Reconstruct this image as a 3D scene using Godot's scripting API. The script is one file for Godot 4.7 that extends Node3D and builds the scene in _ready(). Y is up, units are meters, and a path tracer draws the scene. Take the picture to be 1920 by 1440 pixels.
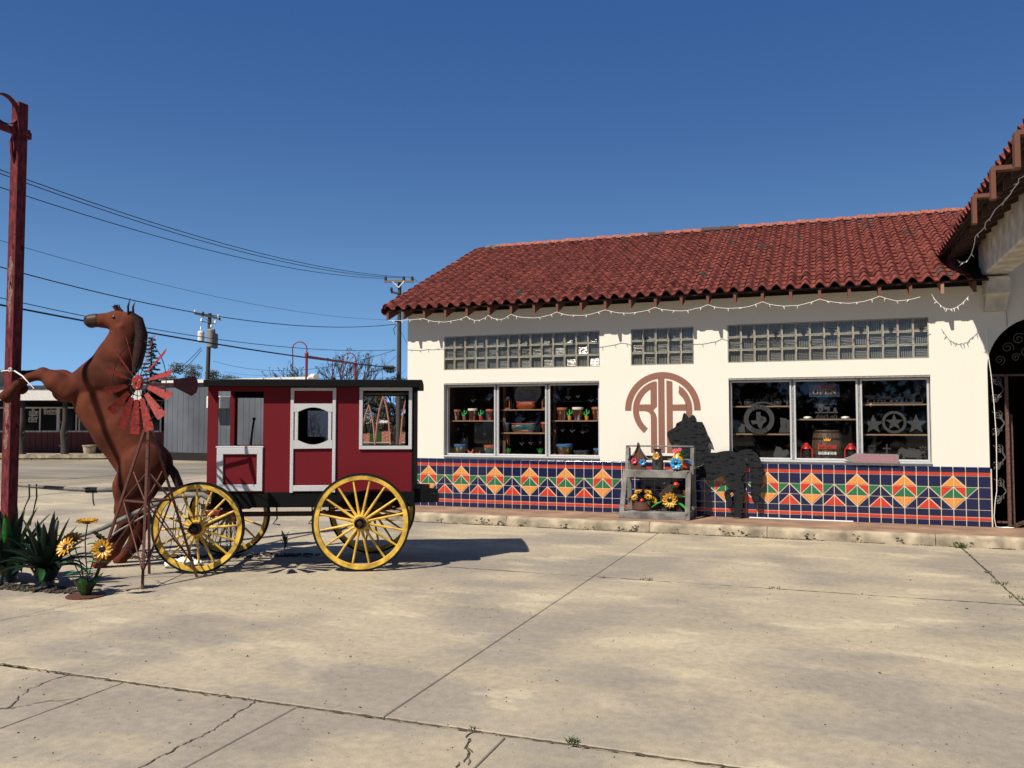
extends Node3D
# A corner shop with a red barrel-tile roof, a red horse-drawn wagon, a rusty rearing horse and a garden windmill on a concrete lot.
# World axes: x runs along the shop front, y is up, z comes out of the shop front (wall plane z = 0). Metres.

class MB:                                            # collects triangles; normals are given or flat
	var v := PackedVector3Array()
	var n := PackedVector3Array()
	var t := PackedVector2Array()
	func tri(a: Vector3, b: Vector3, c: Vector3, na: Vector3, nb: Vector3, nc: Vector3, ta := Vector2.ZERO, tb := Vector2.ZERO, tc := Vector2.ZERO) -> void:
		var g := (b - a).cross(c - a)
		if g.length_squared() < 1e-16: return
		if g.dot(na + nb + nc) > 0.0:                  # Godot's front faces run clockwise
			v.append_array([a, c, b]); n.append_array([na, nc, nb]); t.append_array([ta, tc, tb])
		else:
			v.append_array([a, b, c]); n.append_array([na, nb, nc]); t.append_array([ta, tb, tc])
	func flat(a: Vector3, b: Vector3, c: Vector3, out: Vector3) -> void:
		var g := (b - a).cross(c - a).normalized()
		if g.dot(out) < 0.0: g = -g
		tri(a, b, c, g, g, g)
	func quad(a: Vector3, b: Vector3, c: Vector3, d: Vector3, out: Vector3, uv := Rect2(0, 0, 1, 1)) -> void:
		var g := (c - a).cross(d - b).normalized()
		if g.dot(out) < 0.0: g = -g
		var p := uv.position
		var e := uv.end
		tri(a, b, c, g, g, g, Vector2(p.x, e.y), Vector2(e.x, e.y), Vector2(e.x, p.y))
		tri(a, c, d, g, g, g, Vector2(p.x, e.y), Vector2(e.x, p.y), Vector2(p.x, p.y))
	func box(c: Vector3, s: Vector3, bev := 0.0, q := Basis.IDENTITY) -> void:   # a box with chamfered edges
		var h := s * 0.5
		var b := minf(bev, minf(h.x, minf(h.y, h.z)) * 0.9)
		for ax in 3:
			var i := (ax + 1) % 3
			var j := (ax + 2) % 3
			for sg in [-1.0, 1.0]:
				var pts: Array[Vector3] = []
				for k in [[-1, -1], [1, -1], [1, 1], [-1, 1]]:
					var p := Vector3.ZERO
					p[ax] = h[ax] * sg
					p[i] = (h[i] - b) * k[0]
					p[j] = (h[j] - b) * k[1]
					pts.append(c + q * p)
				var o := Vector3.ZERO
				o[ax] = sg
				quad(pts[0], pts[1], pts[2], pts[3], q * o)
		if b <= 0.0: return
		for ax in 3:
			var i := (ax + 1) % 3
			var j := (ax + 2) % 3
			for si in [-1.0, 1.0]:
				for sj in [-1.0, 1.0]:
					var e: Array[Vector3] = []
					for k in [[-1, 0], [1, 0], [1, 1], [-1, 1]]:
						var p := Vector3.ZERO
						p[ax] = (h[ax] - b) * k[0]
						p[i] = (h[i] - (b if k[1] == 1 else 0.0)) * si
						p[j] = (h[j] - (0.0 if k[1] == 1 else b)) * sj
						e.append(c + q * p)
					var o := Vector3.ZERO
					o[i] = si
					o[j] = sj
					quad(e[0], e[1], e[2], e[3], q * o)
		for sx in [-1.0, 1.0]:
			for sy in [-1.0, 1.0]:
				for sz in [-1.0, 1.0]:
					var g := Vector3(sx, sy, sz)
					var m := h - Vector3(b, b, b)
					flat(c + q * (Vector3(h.x, m.y, m.z) * g), c + q * (Vector3(m.x, h.y, m.z) * g), c + q * (Vector3(m.x, m.y, h.z) * g), q * g)
	func bar(a: Vector3, b: Vector3, w: float, d: float, bev := 0.0, up := Vector3.UP) -> void:   # a squared bar from a to b; w along up x axis, d along up
		var z := (b - a).normalized()
		var u := up if absf(z.dot(up)) < 0.98 else Vector3.RIGHT
		var x := u.cross(z).normalized()
		box((a + b) * 0.5, Vector3(w, d, a.distance_to(b)), bev, Basis(x, z.cross(x), z))
	func tube(p: Array, r: Variant, sides := 8, cap := true, squash := 1.0, flatdir := Vector3.UP) -> void:   # a round rod along points, smooth sides
		var u := Vector3.ZERO
		var rings: Array = []
		var norms: Array = []
		var cnt := p.size()
		for i in cnt:
			var d: Vector3 = (p[mini(i + 1, cnt - 1)] - p[maxi(i - 1, 0)]).normalized()
			if u == Vector3.ZERO:
				u = flatdir if absf(d.dot(flatdir)) < 0.97 else Vector3.RIGHT
			u = (u - d * u.dot(d)).normalized()
			var w := d.cross(u)
			var rad: float = r[i] if r is Array else r
			var ring := PackedVector3Array()
			var nn := PackedVector3Array()
			for k in sides:
				var a := TAU * k / sides
				var o := u * cos(a) * squash + w * sin(a)
				ring.append(p[i] + o * rad)
				nn.append((u * cos(a) / squash + w * sin(a)).normalized())
			rings.append(ring)
			norms.append(nn)
		for i in cnt - 1:
			for k in sides:
				var l := (k + 1) % sides
				tri(rings[i][k], rings[i][l], rings[i + 1][l], norms[i][k], norms[i][l], norms[i + 1][l])
				tri(rings[i][k], rings[i + 1][l], rings[i + 1][k], norms[i][k], norms[i + 1][l], norms[i + 1][k])
		if cap:
			for e in [0, cnt - 1]:
				var d: Vector3 = (p[0] - p[1]) if e == 0 else (p[e] - p[e - 1])
				for k in range(1, sides - 1):
					flat(rings[e][0], rings[e][k], rings[e][k + 1], d)
	func lathe(prof: Array, sides: int, x := Transform3D.IDENTITY) -> void:   # Vector2(radius, height) turned about y, creased where the outline bends
		for i in prof.size() - 1:
			var a: Vector2 = prof[i]
			var b: Vector2 = prof[i + 1]
			if a.distance_to(b) < 1e-6: continue
			var e := (b - a).normalized()
			for k in sides:
				var a0 := TAU * k / sides
				var a1 := TAU * (k + 1) / sides
				var d0 := Vector3(sin(a0), 0, cos(a0))
				var d1 := Vector3(sin(a1), 0, cos(a1))
				var n0 := x.basis * (d0 * e.y - Vector3.UP * e.x)
				var n1 := x.basis * (d1 * e.y - Vector3.UP * e.x)
				var p0 := x * (d0 * a.x + Vector3.UP * a.y)
				var p1 := x * (d1 * a.x + Vector3.UP * a.y)
				var q0 := x * (d0 * b.x + Vector3.UP * b.y)
				var q1 := x * (d1 * b.x + Vector3.UP * b.y)
				var ua := float(k) / sides
				var ub := float(k + 1) / sides
				var va := 1.0 - float(i) / (prof.size() - 1)
				var vb := 1.0 - float(i + 1) / (prof.size() - 1)
				tri(p0, p1, q1, n0, n1, n1, Vector2(ua, va), Vector2(ub, va), Vector2(ub, vb))
				tri(p0, q1, q0, n0, n1, n0, Vector2(ua, va), Vector2(ub, vb), Vector2(ua, vb))
	func prism(poly: PackedVector2Array, z0: float, z1: float, x := Transform3D.IDENTITY) -> void:   # an outline in xy with thickness
		var ids := Geometry2D.triangulate_polygon(poly)
		for z in [z0, z1]:
			var o := x.basis * Vector3(0, 0, -1.0 if z == minf(z0, z1) else 1.0)
			for i in range(0, ids.size(), 3):
				flat(x * Vector3(poly[ids[i]].x, poly[ids[i]].y, z), x * Vector3(poly[ids[i + 1]].x, poly[ids[i + 1]].y, z), x * Vector3(poly[ids[i + 2]].x, poly[ids[i + 2]].y, z), o)
		var cw := Geometry2D.is_polygon_clockwise(poly)
		for i in poly.size():
			var a := poly[i]
			var b := poly[(i + 1) % poly.size()]
			var e := b - a
			var o2 := Vector3(e.y, -e.x, 0) * (-1.0 if cw else 1.0)
			quad(x * Vector3(a.x, a.y, z0), x * Vector3(b.x, b.y, z0), x * Vector3(b.x, b.y, z1), x * Vector3(a.x, a.y, z1), x.basis * o2)
	func sheet(f: Callable, nu: int, nv: int, out := Vector3.ZERO) -> void:   # a smooth surface f(u, v)
		var g: Array = []
		for i in nu + 1:
			var row := PackedVector3Array()
			for j in nv + 1: row.append(f.call(float(i) / nu, float(j) / nv))
			g.append(row)
		for i in nu:
			for j in nv:
				var nn: Array = []
				for k in [[0, 0], [1, 0], [1, 1], [0, 1]]:
					var a: int = i + k[0]
					var b: int = j + k[1]
					var du: Vector3 = g[mini(a + 1, nu)][b] - g[maxi(a - 1, 0)][b]
					var dv: Vector3 = g[a][mini(b + 1, nv)] - g[a][maxi(b - 1, 0)]
					nn.append(du.cross(dv).normalized())
				if out != Vector3.ZERO and (nn[0] as Vector3).dot(out) < 0.0:
					for k in 4: nn[k] = -nn[k]
				var p0: Vector3 = g[i][j]
				var p1: Vector3 = g[i + 1][j]
				var p2: Vector3 = g[i + 1][j + 1]
				var p3: Vector3 = g[i][j + 1]
				var u0 := float(i) / nu
				var u1 := float(i + 1) / nu
				var v0 := float(j) / nv
				var v1 := float(j + 1) / nv
				tri(p0, p1, p2, nn[0], nn[1], nn[2], Vector2(u0, v0), Vector2(u1, v0), Vector2(u1, v1))
				tri(p0, p2, p3, nn[0], nn[2], nn[3], Vector2(u0, v0), Vector2(u1, v1), Vector2(u0, v1))
	func put(o: ArrayMesh, x: Transform3D) -> void:     # a mesh laid in at x
		for s in o.get_surface_count():
			var a := o.surface_get_arrays(s)
			for i in a[Mesh.ARRAY_VERTEX].size():
				v.append(x * a[Mesh.ARRAY_VERTEX][i])
				n.append((x.basis * a[Mesh.ARRAY_NORMAL][i]).normalized())
				t.append(a[Mesh.ARRAY_TEX_UV][i] if a[Mesh.ARRAY_TEX_UV] != null else Vector2.ZERO)
	func mesh(m: ArrayMesh = null) -> ArrayMesh:
		var o := m if m else ArrayMesh.new()
		if v.is_empty(): return o
		var a := []
		a.resize(Mesh.ARRAY_MAX)
		a[Mesh.ARRAY_VERTEX] = v
		a[Mesh.ARRAY_NORMAL] = n
		a[Mesh.ARRAY_TEX_UV] = t
		o.add_surface_from_arrays(Mesh.PRIMITIVE_TRIANGLES, a)
		return o

var M := {}                                          # materials by name
var tex := {}
var used := {}
var rng := RandomNumberGenerator.new()
const EYE := Vector3(6.59, 1.574, 13.094)
var eye_basis := Basis.from_euler(Vector3(deg_to_rad(2.652), deg_to_rad(20.484), 0))

func at(u: float, v: float, d: float) -> Vector3:       # the point d metres ahead in the direction of a photograph pixel
	return EYE + eye_basis * (Vector3((u - 960.0) / 1560.76, (720.0 - v) / 1560.76, -1.0) * d)

func named(parent: Node, called: String) -> String:
	var key := str(parent.get_instance_id()) + called
	used[key] = used.get(key, -1) + 1
	return called if used[key] == 0 else "%s_%03d" % [called, used[key]]

func part(parent: Node, called: String, b: Variant, m: Material, at_x := Transform3D.IDENTITY) -> MeshInstance3D:
	var o := MeshInstance3D.new()
	o.mesh = b.mesh() if b is MB else b
	o.material_override = m
	o.name = named(parent, called)
	o.transform = at_x
	parent.add_child(o, true)
	return o

func tag(o: Node, label: String, category := "", group := "", kind := "") -> void:
	if label: o.set_meta("label", label)
	if category: o.set_meta("category", category)
	if group: o.set_meta("group", group)
	if kind: o.set_meta("kind", kind)

func thing(called: String, label: String, category: String, where := Vector3.ZERO, turn := 0.0, group := "") -> Node3D:
	var o := Node3D.new()
	o.name = named(self, called)
	add_child(o, true)
	o.position = where
	o.rotation.y = turn
	tag(o, label, category, group)
	return o

func single(called: String, label: String, category: String, b: Variant, m: Material, group := "", x := Transform3D.IDENTITY) -> MeshInstance3D:
	var o := part(self, called, b, m, x)
	tag(o, label, category, group)
	return o

func copy(o: Node3D, label: String, where: Vector3, turn := 0.0) -> Node3D:
	var c: Node3D = o.duplicate()
	var base := String(o.name)
	if base.length() > 4 and base[base.length() - 4] == "_" and base.right(3).is_valid_int(): base = base.left(-4)
	c.name = named(self, base)
	add_child(c, true)
	c.position = where
	c.rotation.y = turn
	c.set_meta("label", label)
	return c

func rnd(a: float, b: float) -> float: return rng.randf_range(a, b)

func xf(p: Vector3, q := Basis.IDENTITY) -> Transform3D: return Transform3D(q, p)

func noise_tex(key: String, freq: float, oct: int, lo: float, hi: float, size := 256, type := FastNoiseLite.TYPE_SIMPLEX_SMOOTH, seed_ := 1, cut := Vector2(0, 1)) -> Texture2D:
	if tex.has(key): return tex[key]
	var f := FastNoiseLite.new()
	f.noise_type = type
	f.frequency = freq
	f.fractal_octaves = oct
	f.seed = seed_
	var im := f.get_seamless_image(size, size)
	im.convert(Image.FORMAT_L8)
	var d := im.get_data()
	var o := PackedByteArray()
	o.resize(d.size())
	for i in d.size():
		var x := clampf((d[i] / 255.0 - cut.x) / (cut.y - cut.x), 0.0, 1.0)
		o[i] = int(255.0 * lerpf(lo, hi, x))
	tex[key] = ImageTexture.create_from_image(Image.create_from_data(size, size, false, Image.FORMAT_L8, o))
	return tex[key]

func lin(r: float, g: float, b: float) -> Color: return Color(r, g, b).linear_to_srgb()

func mat(key: String, c: Color, rough := 0.8, metal := 0.0, grain := "", scale := Vector3.ONE, bump := "", bump_cm := 0.0, world := false) -> StandardMaterial3D:
	var m := StandardMaterial3D.new()
	m.resource_name = key
	m.albedo_color = c
	m.roughness = rough
	m.metallic = metal
	if grain:
		m.albedo_texture = tex[grain]
		m.uv1_triplanar = true
		m.uv1_world_triplanar = world
		m.uv1_scale = scale
	if bump:
		m.heightmap_enabled = true
		m.heightmap_texture = tex[bump]
		m.heightmap_scale = bump_cm
		m.uv1_triplanar = true
		m.uv1_world_triplanar = world
		m.uv1_scale = scale
	M[key] = m
	return m

func detail(key: String, t: String, scale: Vector3) -> void:    # a second pattern multiplied on
	var m: StandardMaterial3D = M[key]
	m.detail_enabled = true
	m.detail_albedo = tex[t]
	m.detail_blend_mode = BaseMaterial3D.BLEND_MODE_MUL
	m.detail_uv_layer = BaseMaterial3D.DETAIL_UV_2
	m.uv2_triplanar = true
	m.uv2_world_triplanar = m.uv1_world_triplanar
	m.uv2_scale = scale

func text(called: String, s: String, parent: Node, m: Material, where: Vector3, height: float, depth := 0.004, font := "Droid Sans", mirror := false, width := 0.0, q := Basis.IDENTITY) -> MeshInstance3D:
	var t := TextMesh.new()
	var f := SystemFont.new()
	f.font_names = PackedStringArray([font])
	f.font_weight = 700
	t.font = f
	t.text = s
	t.font_size = 64
	t.pixel_size = height / 46.0
	t.depth = depth
	t.curve_step = 4.0
	var o := part(parent, called, t, m)
	var sx := 1.0
	if width > 0.0: sx = width / maxf(t.get_aabb().size.x, 0.001)
	if mirror: o.transform = Transform3D(q * Basis(Vector3.UP, PI).scaled(Vector3(sx, 1, 1)), where)
	else: o.transform = Transform3D(q * Basis.from_scale(Vector3(sx, 1, 1)), where)
	return o

func _ready() -> void:
	rng.seed = 4711
	var cam := Camera3D.new()
	cam.name = "camera"
	cam.position = EYE
	cam.basis = eye_basis
	cam.fov = 49.53
	cam.near = 0.05
	cam.far = 900.0
	cam.current = true
	add_child(cam)
	var sky_m := ProceduralSkyMaterial.new()
	sky_m.sky_top_color = lin(0.022, 0.070, 0.215)
	sky_m.sky_horizon_color = lin(0.22, 0.44, 0.72)
	sky_m.sky_curve = 0.109
	sky_m.ground_bottom_color = lin(0.20, 0.17, 0.13)
	sky_m.ground_horizon_color = lin(0.22, 0.22, 0.22)
	sky_m.sun_angle_max = 4.0
	var env := Environment.new()
	env.background_mode = Environment.BG_SKY
	env.sky = Sky.new()
	env.sky.sky_material = sky_m
	env.tonemap_mode = Environment.TONE_MAPPER_LINEAR
	env.tonemap_exposure = 1.38
	env.sdfgi_enabled = true
	env.ssao_enabled = true
	env.ssil_enabled = true
	var we := WorldEnvironment.new()
	we.name = "world"
	we.environment = env
	add_child(we)
	var sun := DirectionalLight3D.new()
	sun.name = "sun"
	sun.light_color = Color(1.0, 0.965, 0.90)
	sun.light_energy = 1.55
	sun.light_angular_distance = 0.53
	sun.shadow_enabled = true
	add_child(sun)
	sun.look_at_from_position(Vector3.ZERO, -Vector3(-0.16, 0.47, 0.37))
	make_materials()
	ground()
	shop()
	canopy()
	window_goods()
	sidewalk_things()
	wagon()
	horse()
	windmill()
	garden_ornaments()
	sign_post()
	background()
	overhead()
	litter()

func concrete_image(size: int) -> Texture2D:
	var ims: Array = []
	for k in [[0.0045, 5, 11], [0.022, 4, 12], [0.013, 6, 13], [0.11, 3, 14]]:
		var f := FastNoiseLite.new()
		f.frequency = k[0]
		f.fractal_octaves = k[1]
		f.seed = k[2]
		f.noise_type = FastNoiseLite.TYPE_SIMPLEX_SMOOTH
		var im: Image
		if k[2] == 12 or k[2] == 13:                      # streaks and scuffs drawn out along x
			im = f.get_seamless_image(size / (6 if k[2] == 12 else 2), size)
			im.resize(size, size, Image.INTERPOLATE_CUBIC)
		else:
			im = f.get_seamless_image(size, size)
		im.convert(Image.FORMAT_L8)
		ims.append(im.get_data())
	var a: PackedByteArray = ims[0]
	var b: PackedByteArray = ims[1]
	var c: PackedByteArray = ims[2]
	var d: PackedByteArray = ims[3]
	var o := PackedByteArray()
	o.resize(size * size * 3)
	for i in size * size:
		var p := a[i] / 255.0
		var s := b[i] / 255.0
		var q := c[i] / 255.0
		var w := clampf((q - 0.64) * 14.0, 0.0, 1.0) * clampf((p - 0.25) * 3.0, 0.0, 1.0)       # pale flaked patches
		var g := clampf((0.62 - p) * 2.6 + (s - 0.5) * 1.5, 0.0, 1.0)                          # greyer worn areas and streaks
		var k := 0.93 + 0.05 * (q - 0.5) + 0.12 * (s - 0.5) + 0.13 * (d[i] / 255.0 - 0.5)
		o[i * 3] = int(clampf(lerpf(lerpf(188.0, 156.0, g), 203.0, w * 0.75) * k, 0.0, 255.0))
		o[i * 3 + 1] = int(clampf(lerpf(lerpf(174.0, 146.0, g), 188.0, w * 0.75) * k, 0.0, 255.0))
		o[i * 3 + 2] = int(clampf(lerpf(lerpf(149.0, 132.0, g), 159.0, w * 0.75) * k, 0.0, 255.0))
	for q in 2600:                                           # small dark spots ground into the surface
		var x := rng.randi_range(1, size - 3)
		var y := rng.randi_range(1, size - 2)
		var m := rnd(0.6, 0.9)
		for ch in 3: o[(y * size + x) * 3 + ch] = int(o[(y * size + x) * 3 + ch] * m)
	return ImageTexture.create_from_image(Image.create_from_data(size, size, false, Image.FORMAT_RGB8, o))

func make_materials() -> void:
	noise_tex("fine", 0.12, 3, 0.86, 1.0)
	noise_tex("blotch", 0.012, 4, 0.72, 1.0, 256, FastNoiseLite.TYPE_SIMPLEX_SMOOTH, 3)
	noise_tex("rust", 0.018, 5, 0.70, 1.0, 512, FastNoiseLite.TYPE_SIMPLEX_SMOOTH, 5, Vector2(0.2, 0.8))
	noise_tex("wood", 0.05, 4, 0.74, 1.0, 256, FastNoiseLite.TYPE_SIMPLEX_SMOOTH, 7, Vector2(0.2, 0.8))
	noise_tex("clay", 0.03, 4, 0.66, 1.0, 256, FastNoiseLite.TYPE_SIMPLEX_SMOOTH, 9, Vector2(0.25, 0.75))
	noise_tex("lichen", 0.02, 4, 0.40, 1.0, 256, FastNoiseLite.TYPE_SIMPLEX_SMOOTH, 15, Vector2(0.22, 0.36))
	noise_tex("stain", 0.022, 5, 0.25, 1.0, 256, FastNoiseLite.TYPE_SIMPLEX_SMOOTH, 21, Vector2(0.24, 0.36))
	noise_tex("broad", 0.009, 4, 0.70, 1.0, 256, FastNoiseLite.TYPE_SIMPLEX_SMOOTH, 27, Vector2(0.2, 0.8))
	noise_tex("patina", 0.008, 5, 0.60, 1.0, 256, FastNoiseLite.TYPE_SIMPLEX_SMOOTH, 29, Vector2(0.25, 0.75))
	noise_tex("chips", 0.05, 3, 0.66, 1.0, 256, FastNoiseLite.TYPE_SIMPLEX_SMOOTH, 23, Vector2(0.16, 0.26))
	noise_tex("bump", 0.06, 4, 0.0, 1.0, 256, FastNoiseLite.TYPE_SIMPLEX_SMOOTH, 31)
	noise_tex("soft", 0.02, 3, 0.0, 1.0, 256, FastNoiseLite.TYPE_SIMPLEX_SMOOTH, 33)
	var cm := StandardMaterial3D.new()
	cm.resource_name = "concrete"
	cm.albedo_texture = concrete_image(1024)
	cm.roughness = 0.93
	M["concrete"] = cm
	cm.uv1_scale = Vector3.ONE
	detail("concrete", "fine", Vector3(2.2, 2.2, 2.2))
	(M["concrete"] as StandardMaterial3D).uv2_world_triplanar = true
	var V := Vector3.ONE
	mat("earth", lin(0.40, 0.33, 0.235), 0.97, 0, "blotch", V * 0.05, "", 0, true)
	detail("earth", "fine", V * 0.4)
	mat("road", lin(0.27, 0.235, 0.185), 0.95, 0, "blotch", Vector3(0.03, 0.2, 0.2), "", 0, true)
	mat("soil", lin(0.085, 0.07, 0.048), 1.0, 0, "rust", V * 3.0)
	mat("kerb", lin(0.56, 0.465, 0.335), 0.92, 0, "blotch", V * 1.1, "bump", 0.15, true)
	mat("mould", lin(0.10, 0.09, 0.07), 1.0, 0, "rust", V * 3.0)
	detail("kerb", "broad", V * 0.9)
	mat("walk", lin(0.33, 0.205, 0.135), 0.9, 0, "blotch", V * 0.5, "bump", 0.15, true)
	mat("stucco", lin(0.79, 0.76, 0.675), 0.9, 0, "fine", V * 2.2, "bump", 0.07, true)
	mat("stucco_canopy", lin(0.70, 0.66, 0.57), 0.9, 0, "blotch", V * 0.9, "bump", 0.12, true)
	mat("mono", lin(0.26, 0.115, 0.08), 0.85, 0, "fine", V * 2.2, "bump", 0.07, true)
	mat("grout", lin(0.68, 0.57, 0.44), 0.9, 0, "fine", V * 3.0)
	for c in [["navy", 0.0085, 0.0135, 0.062], ["orange", 0.74, 0.30, 0.066], ["red_glaze", 0.60, 0.043, 0.022], ["green_glaze", 0.018, 0.165, 0.066]]:
		mat(c[0], lin(c[1], c[2], c[3]), 0.13, 0, "fine", V * 1.5, "soft", 0.10)
	for k in 4:
		mat("tile%d" % k, lin([0.265, 0.225, 0.29, 0.245][k], [0.072, 0.060, 0.080, 0.068][k], [0.056, 0.047, 0.060, 0.055][k]), 0.85, 0, "clay", V * 3.0, "bump", 0.12, true)
		detail("tile%d" % k, "lichen", V * (0.9 + 0.2 * k))
	mat("tile_pale", lin(0.40, 0.125, 0.08), 0.85, 0, "clay", V * 3.0, "bump", 0.12, true)
	mat("tile_dark", lin(0.115, 0.075, 0.062), 0.9, 0, "rust", V * 4.0, "bump", 0.12, true)
	mat("rafter", lin(0.185, 0.085, 0.060), 0.85, 0, "wood", Vector3(12, 12, 2))
	mat("rafter_raw", lin(0.40, 0.21, 0.14), 0.85, 0, "wood", Vector3(12, 12, 2))
	mat("deck", lin(0.045, 0.030, 0.024), 0.9, 0, "wood", Vector3(2, 10, 10))
	mat("inner", lin(0.13, 0.085, 0.055), 0.8, 0, "wood", Vector3(6, 1, 6))
	mat("shelf_wood", lin(0.26, 0.155, 0.085), 0.7, 0, "wood", Vector3(1, 9, 9))
	mat("alu", lin(0.62, 0.64, 0.66), 0.45, 0.35, "fine", V * 2.0)
	mat("alu_dirty", lin(0.30, 0.29, 0.27), 0.7, 0.1, "rust", V * 3.0)
	mat("block_rim", lin(0.50, 0.48, 0.41), 0.5, 0, "blotch", V * 2.0)
	mat("block_rib", lin(0.20, 0.205, 0.19), 0.14, 0.0)
	(M["block_rib"] as StandardMaterial3D).metallic_specular = 0.9
	mat("curtain", lin(0.50, 0.42, 0.30), 0.9, 0, "wood", Vector3(10, 1, 10))
	mat("wagon_red", lin(0.150, 0.0105, 0.0165), 0.62, 0, "fine", Vector3(1.2, 9, 9), "bump", 0.03)
	mat("wagon_black", lin(0.005, 0.0056, 0.0066), 0.75, 0, "wood", Vector3(2, 9, 9))
	mat("wagon_white", lin(0.56, 0.57, 0.59), 0.6, 0, "fine", Vector3(2, 8, 8))
	detail("wagon_white", "chips", V * 5.0)
	mat("wheel_yellow", lin(0.93, 0.58, 0.075), 0.5, 0, "fine", V * 4.0)
	detail("wheel_yellow", "broad", V * 2.2)
	mat("tyre", lin(0.012, 0.013, 0.015), 0.8, 0, "fine", V * 3.0)
	mat("hub", lin(0.055, 0.028, 0.020), 0.6, 0.3, "rust", V * 6.0)
	mat("spring_red", lin(0.24, 0.022, 0.025), 0.5, 0.1, "rust", V * 5.0)
	mat("iron", lin(0.03, 0.026, 0.025), 0.6, 0.5, "rust", V * 5.0)
	mat("horse_rust", lin(0.155, 0.042, 0.023), 0.85, 0.0, "patina", V * 0.6, "soft", 0.7)
	detail("horse_rust", "fine", V * 1.7)
	mat("horse_dark", lin(0.045, 0.024, 0.020), 0.6, 0.2, "rust", V * 3.0)
	mat("muzzle", lin(0.075, 0.047, 0.036), 0.5, 0.2, "rust", V * 4.0)
	mat("tower_rust", lin(0.15, 0.055, 0.037), 0.65, 0.25, "rust", V * 5.0)
	mat("blade_red", lin(0.31, 0.042, 0.037), 0.6, 0.0, "rust", V * 2.5)
	mat("blade_dark", lin(0.10, 0.018, 0.018), 0.5, 0.15, "rust", V * 2.5)
	mat("post_red", lin(0.165, 0.032, 0.038), 0.75, 0.0, "rust", Vector3(2, 0.7, 2))
	detail("post_red", "chips", Vector3(1.2, 0.5, 1.2))
	mat("post_worn", lin(0.235, 0.13, 0.115), 0.8, 0.1, "rust", V * 3.0)
	mat("leaf_dark", lin(0.012, 0.030, 0.018), 0.38, 0.1, "rust", V * 4.0)
	mat("leaf_green", lin(0.035, 0.20, 0.035), 0.32, 0.1, "clay", V * 4.0)
	mat("leaf_mid", lin(0.024, 0.095, 0.032), 0.3, 0.1, "rust", V * 4.0)
	mat("petal", lin(0.74, 0.36, 0.02), 0.35, 0.05, "clay", V * 6.0)
	mat("petal_back", lin(0.22, 0.13, 0.035), 0.6, 0.2, "rust", V * 6.0)
	mat("seed", lin(0.014, 0.011, 0.010), 0.3, 0.2)
	mat("blue_petal", lin(0.02, 0.26, 0.55), 0.35, 0.05)
	mat("pink_petal", lin(0.60, 0.05, 0.10), 0.4, 0.05)
	mat("grey_wood", lin(0.30, 0.285, 0.265), 0.9, 0, "wood", Vector3(2, 14, 14), "wood", 0.25)
	detail("grey_wood", "broad", V * 1.3)
	mat("ply_black", lin(0.019, 0.021, 0.024), 0.85, 0, "wood", Vector3(1.6, 14, 10), "wood", 0.5)
	detail("ply_black", "lichen", Vector3(1.2, 4, 2))
	mat("steel_cut", lin(0.060, 0.062, 0.064), 0.5, 0.4, "fine", V * 3.0)
	mat("silver", lin(0.50, 0.51, 0.52), 0.3, 0.6)
	mat("cord_white", lin(0.72, 0.70, 0.64), 0.5)
	mat("white_plain", lin(0.74, 0.74, 0.72), 0.6)
	mat("gate_brown", lin(0.155, 0.075, 0.058), 0.6, 0.1, "rust", V * 3.0)
	mat("gate_iron", lin(0.17, 0.15, 0.135), 0.6, 0.3, "rust", V * 4.0)
	mat("terracotta", lin(0.30, 0.115, 0.055), 0.6, 0, "clay", V * 8.0)
	mat("lantern_red", lin(0.50, 0.02, 0.02), 0.3, 0.1)
	mat("cactus", lin(0.03, 0.28, 0.06), 0.35)
	mat("grass", lin(0.055, 0.085, 0.022), 0.8)
	mat("dry_grass", lin(0.10, 0.075, 0.04), 0.9)
	for key in ["wagon_red", "wagon_black", "ply_black", "horse_rust", "muzzle", "horse_dark", "tile0", "tile1", "tile2", "tile3", "tile_dark", "post_red", "blade_red", "rafter", "tyre", "deck", "inner"]: (M[key] as StandardMaterial3D).metallic_specular = 0.25
	mat("canopy_wood", lin(0.085, 0.042, 0.032), 0.9, 0, "wood", Vector3(12, 12, 2))
	var glass := StandardMaterial3D.new()
	glass.resource_name = "glass"
	glass.albedo_color = Color(0.03, 0.035, 0.035, 0.03)
	glass.transparency = BaseMaterial3D.TRANSPARENCY_ALPHA
	glass.roughness = 0.02
	M["glass"] = glass
	var bg := glass.duplicate()
	bg.resource_name = "block_glass"
	bg.albedo_color = Color(0.30, 0.32, 0.30, 0.10)
	bg.roughness = 0.08
	M["block_glass"] = bg

func flat_strip(b: MB, pts: Array, w: float, y: float, jag: float) -> void:   # an uneven ribbon lying on the ground
	var l: Array = []
	var r: Array = []
	for i in pts.size():
		var d: Vector2 = (pts[mini(i + 1, pts.size() - 1)] - pts[maxi(i - 1, 0)]).normalized()
		var o := Vector2(-d.y, d.x)
		var p: Vector2 = pts[i]
		l.append(p + o * w * rnd(1.0 - jag, 1.0 + jag) * 0.5)
		r.append(p - o * w * rnd(1.0 - jag, 1.0 + jag) * 0.5)
	for i in pts.size() - 1:
		b.quad(Vector3(l[i].x, y, l[i].y), Vector3(l[i + 1].x, y, l[i + 1].y), Vector3(r[i + 1].x, y, r[i + 1].y), Vector3(r[i].x, y, r[i].y), Vector3.UP)

func wander(a: Vector2, b: Vector2, step: float, amp: float) -> Array:
	var n := maxi(2, int(a.distance_to(b) / step))
	var o: Array = []
	var side := (b - a).normalized().orthogonal()
	var drift := 0.0
	for i in n + 1:
		drift = clampf(drift + rnd(-amp, amp), -amp * 2.0, amp * 2.0)
		o.append(a.lerp(b, float(i) / n) + side * drift)
	return o

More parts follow.
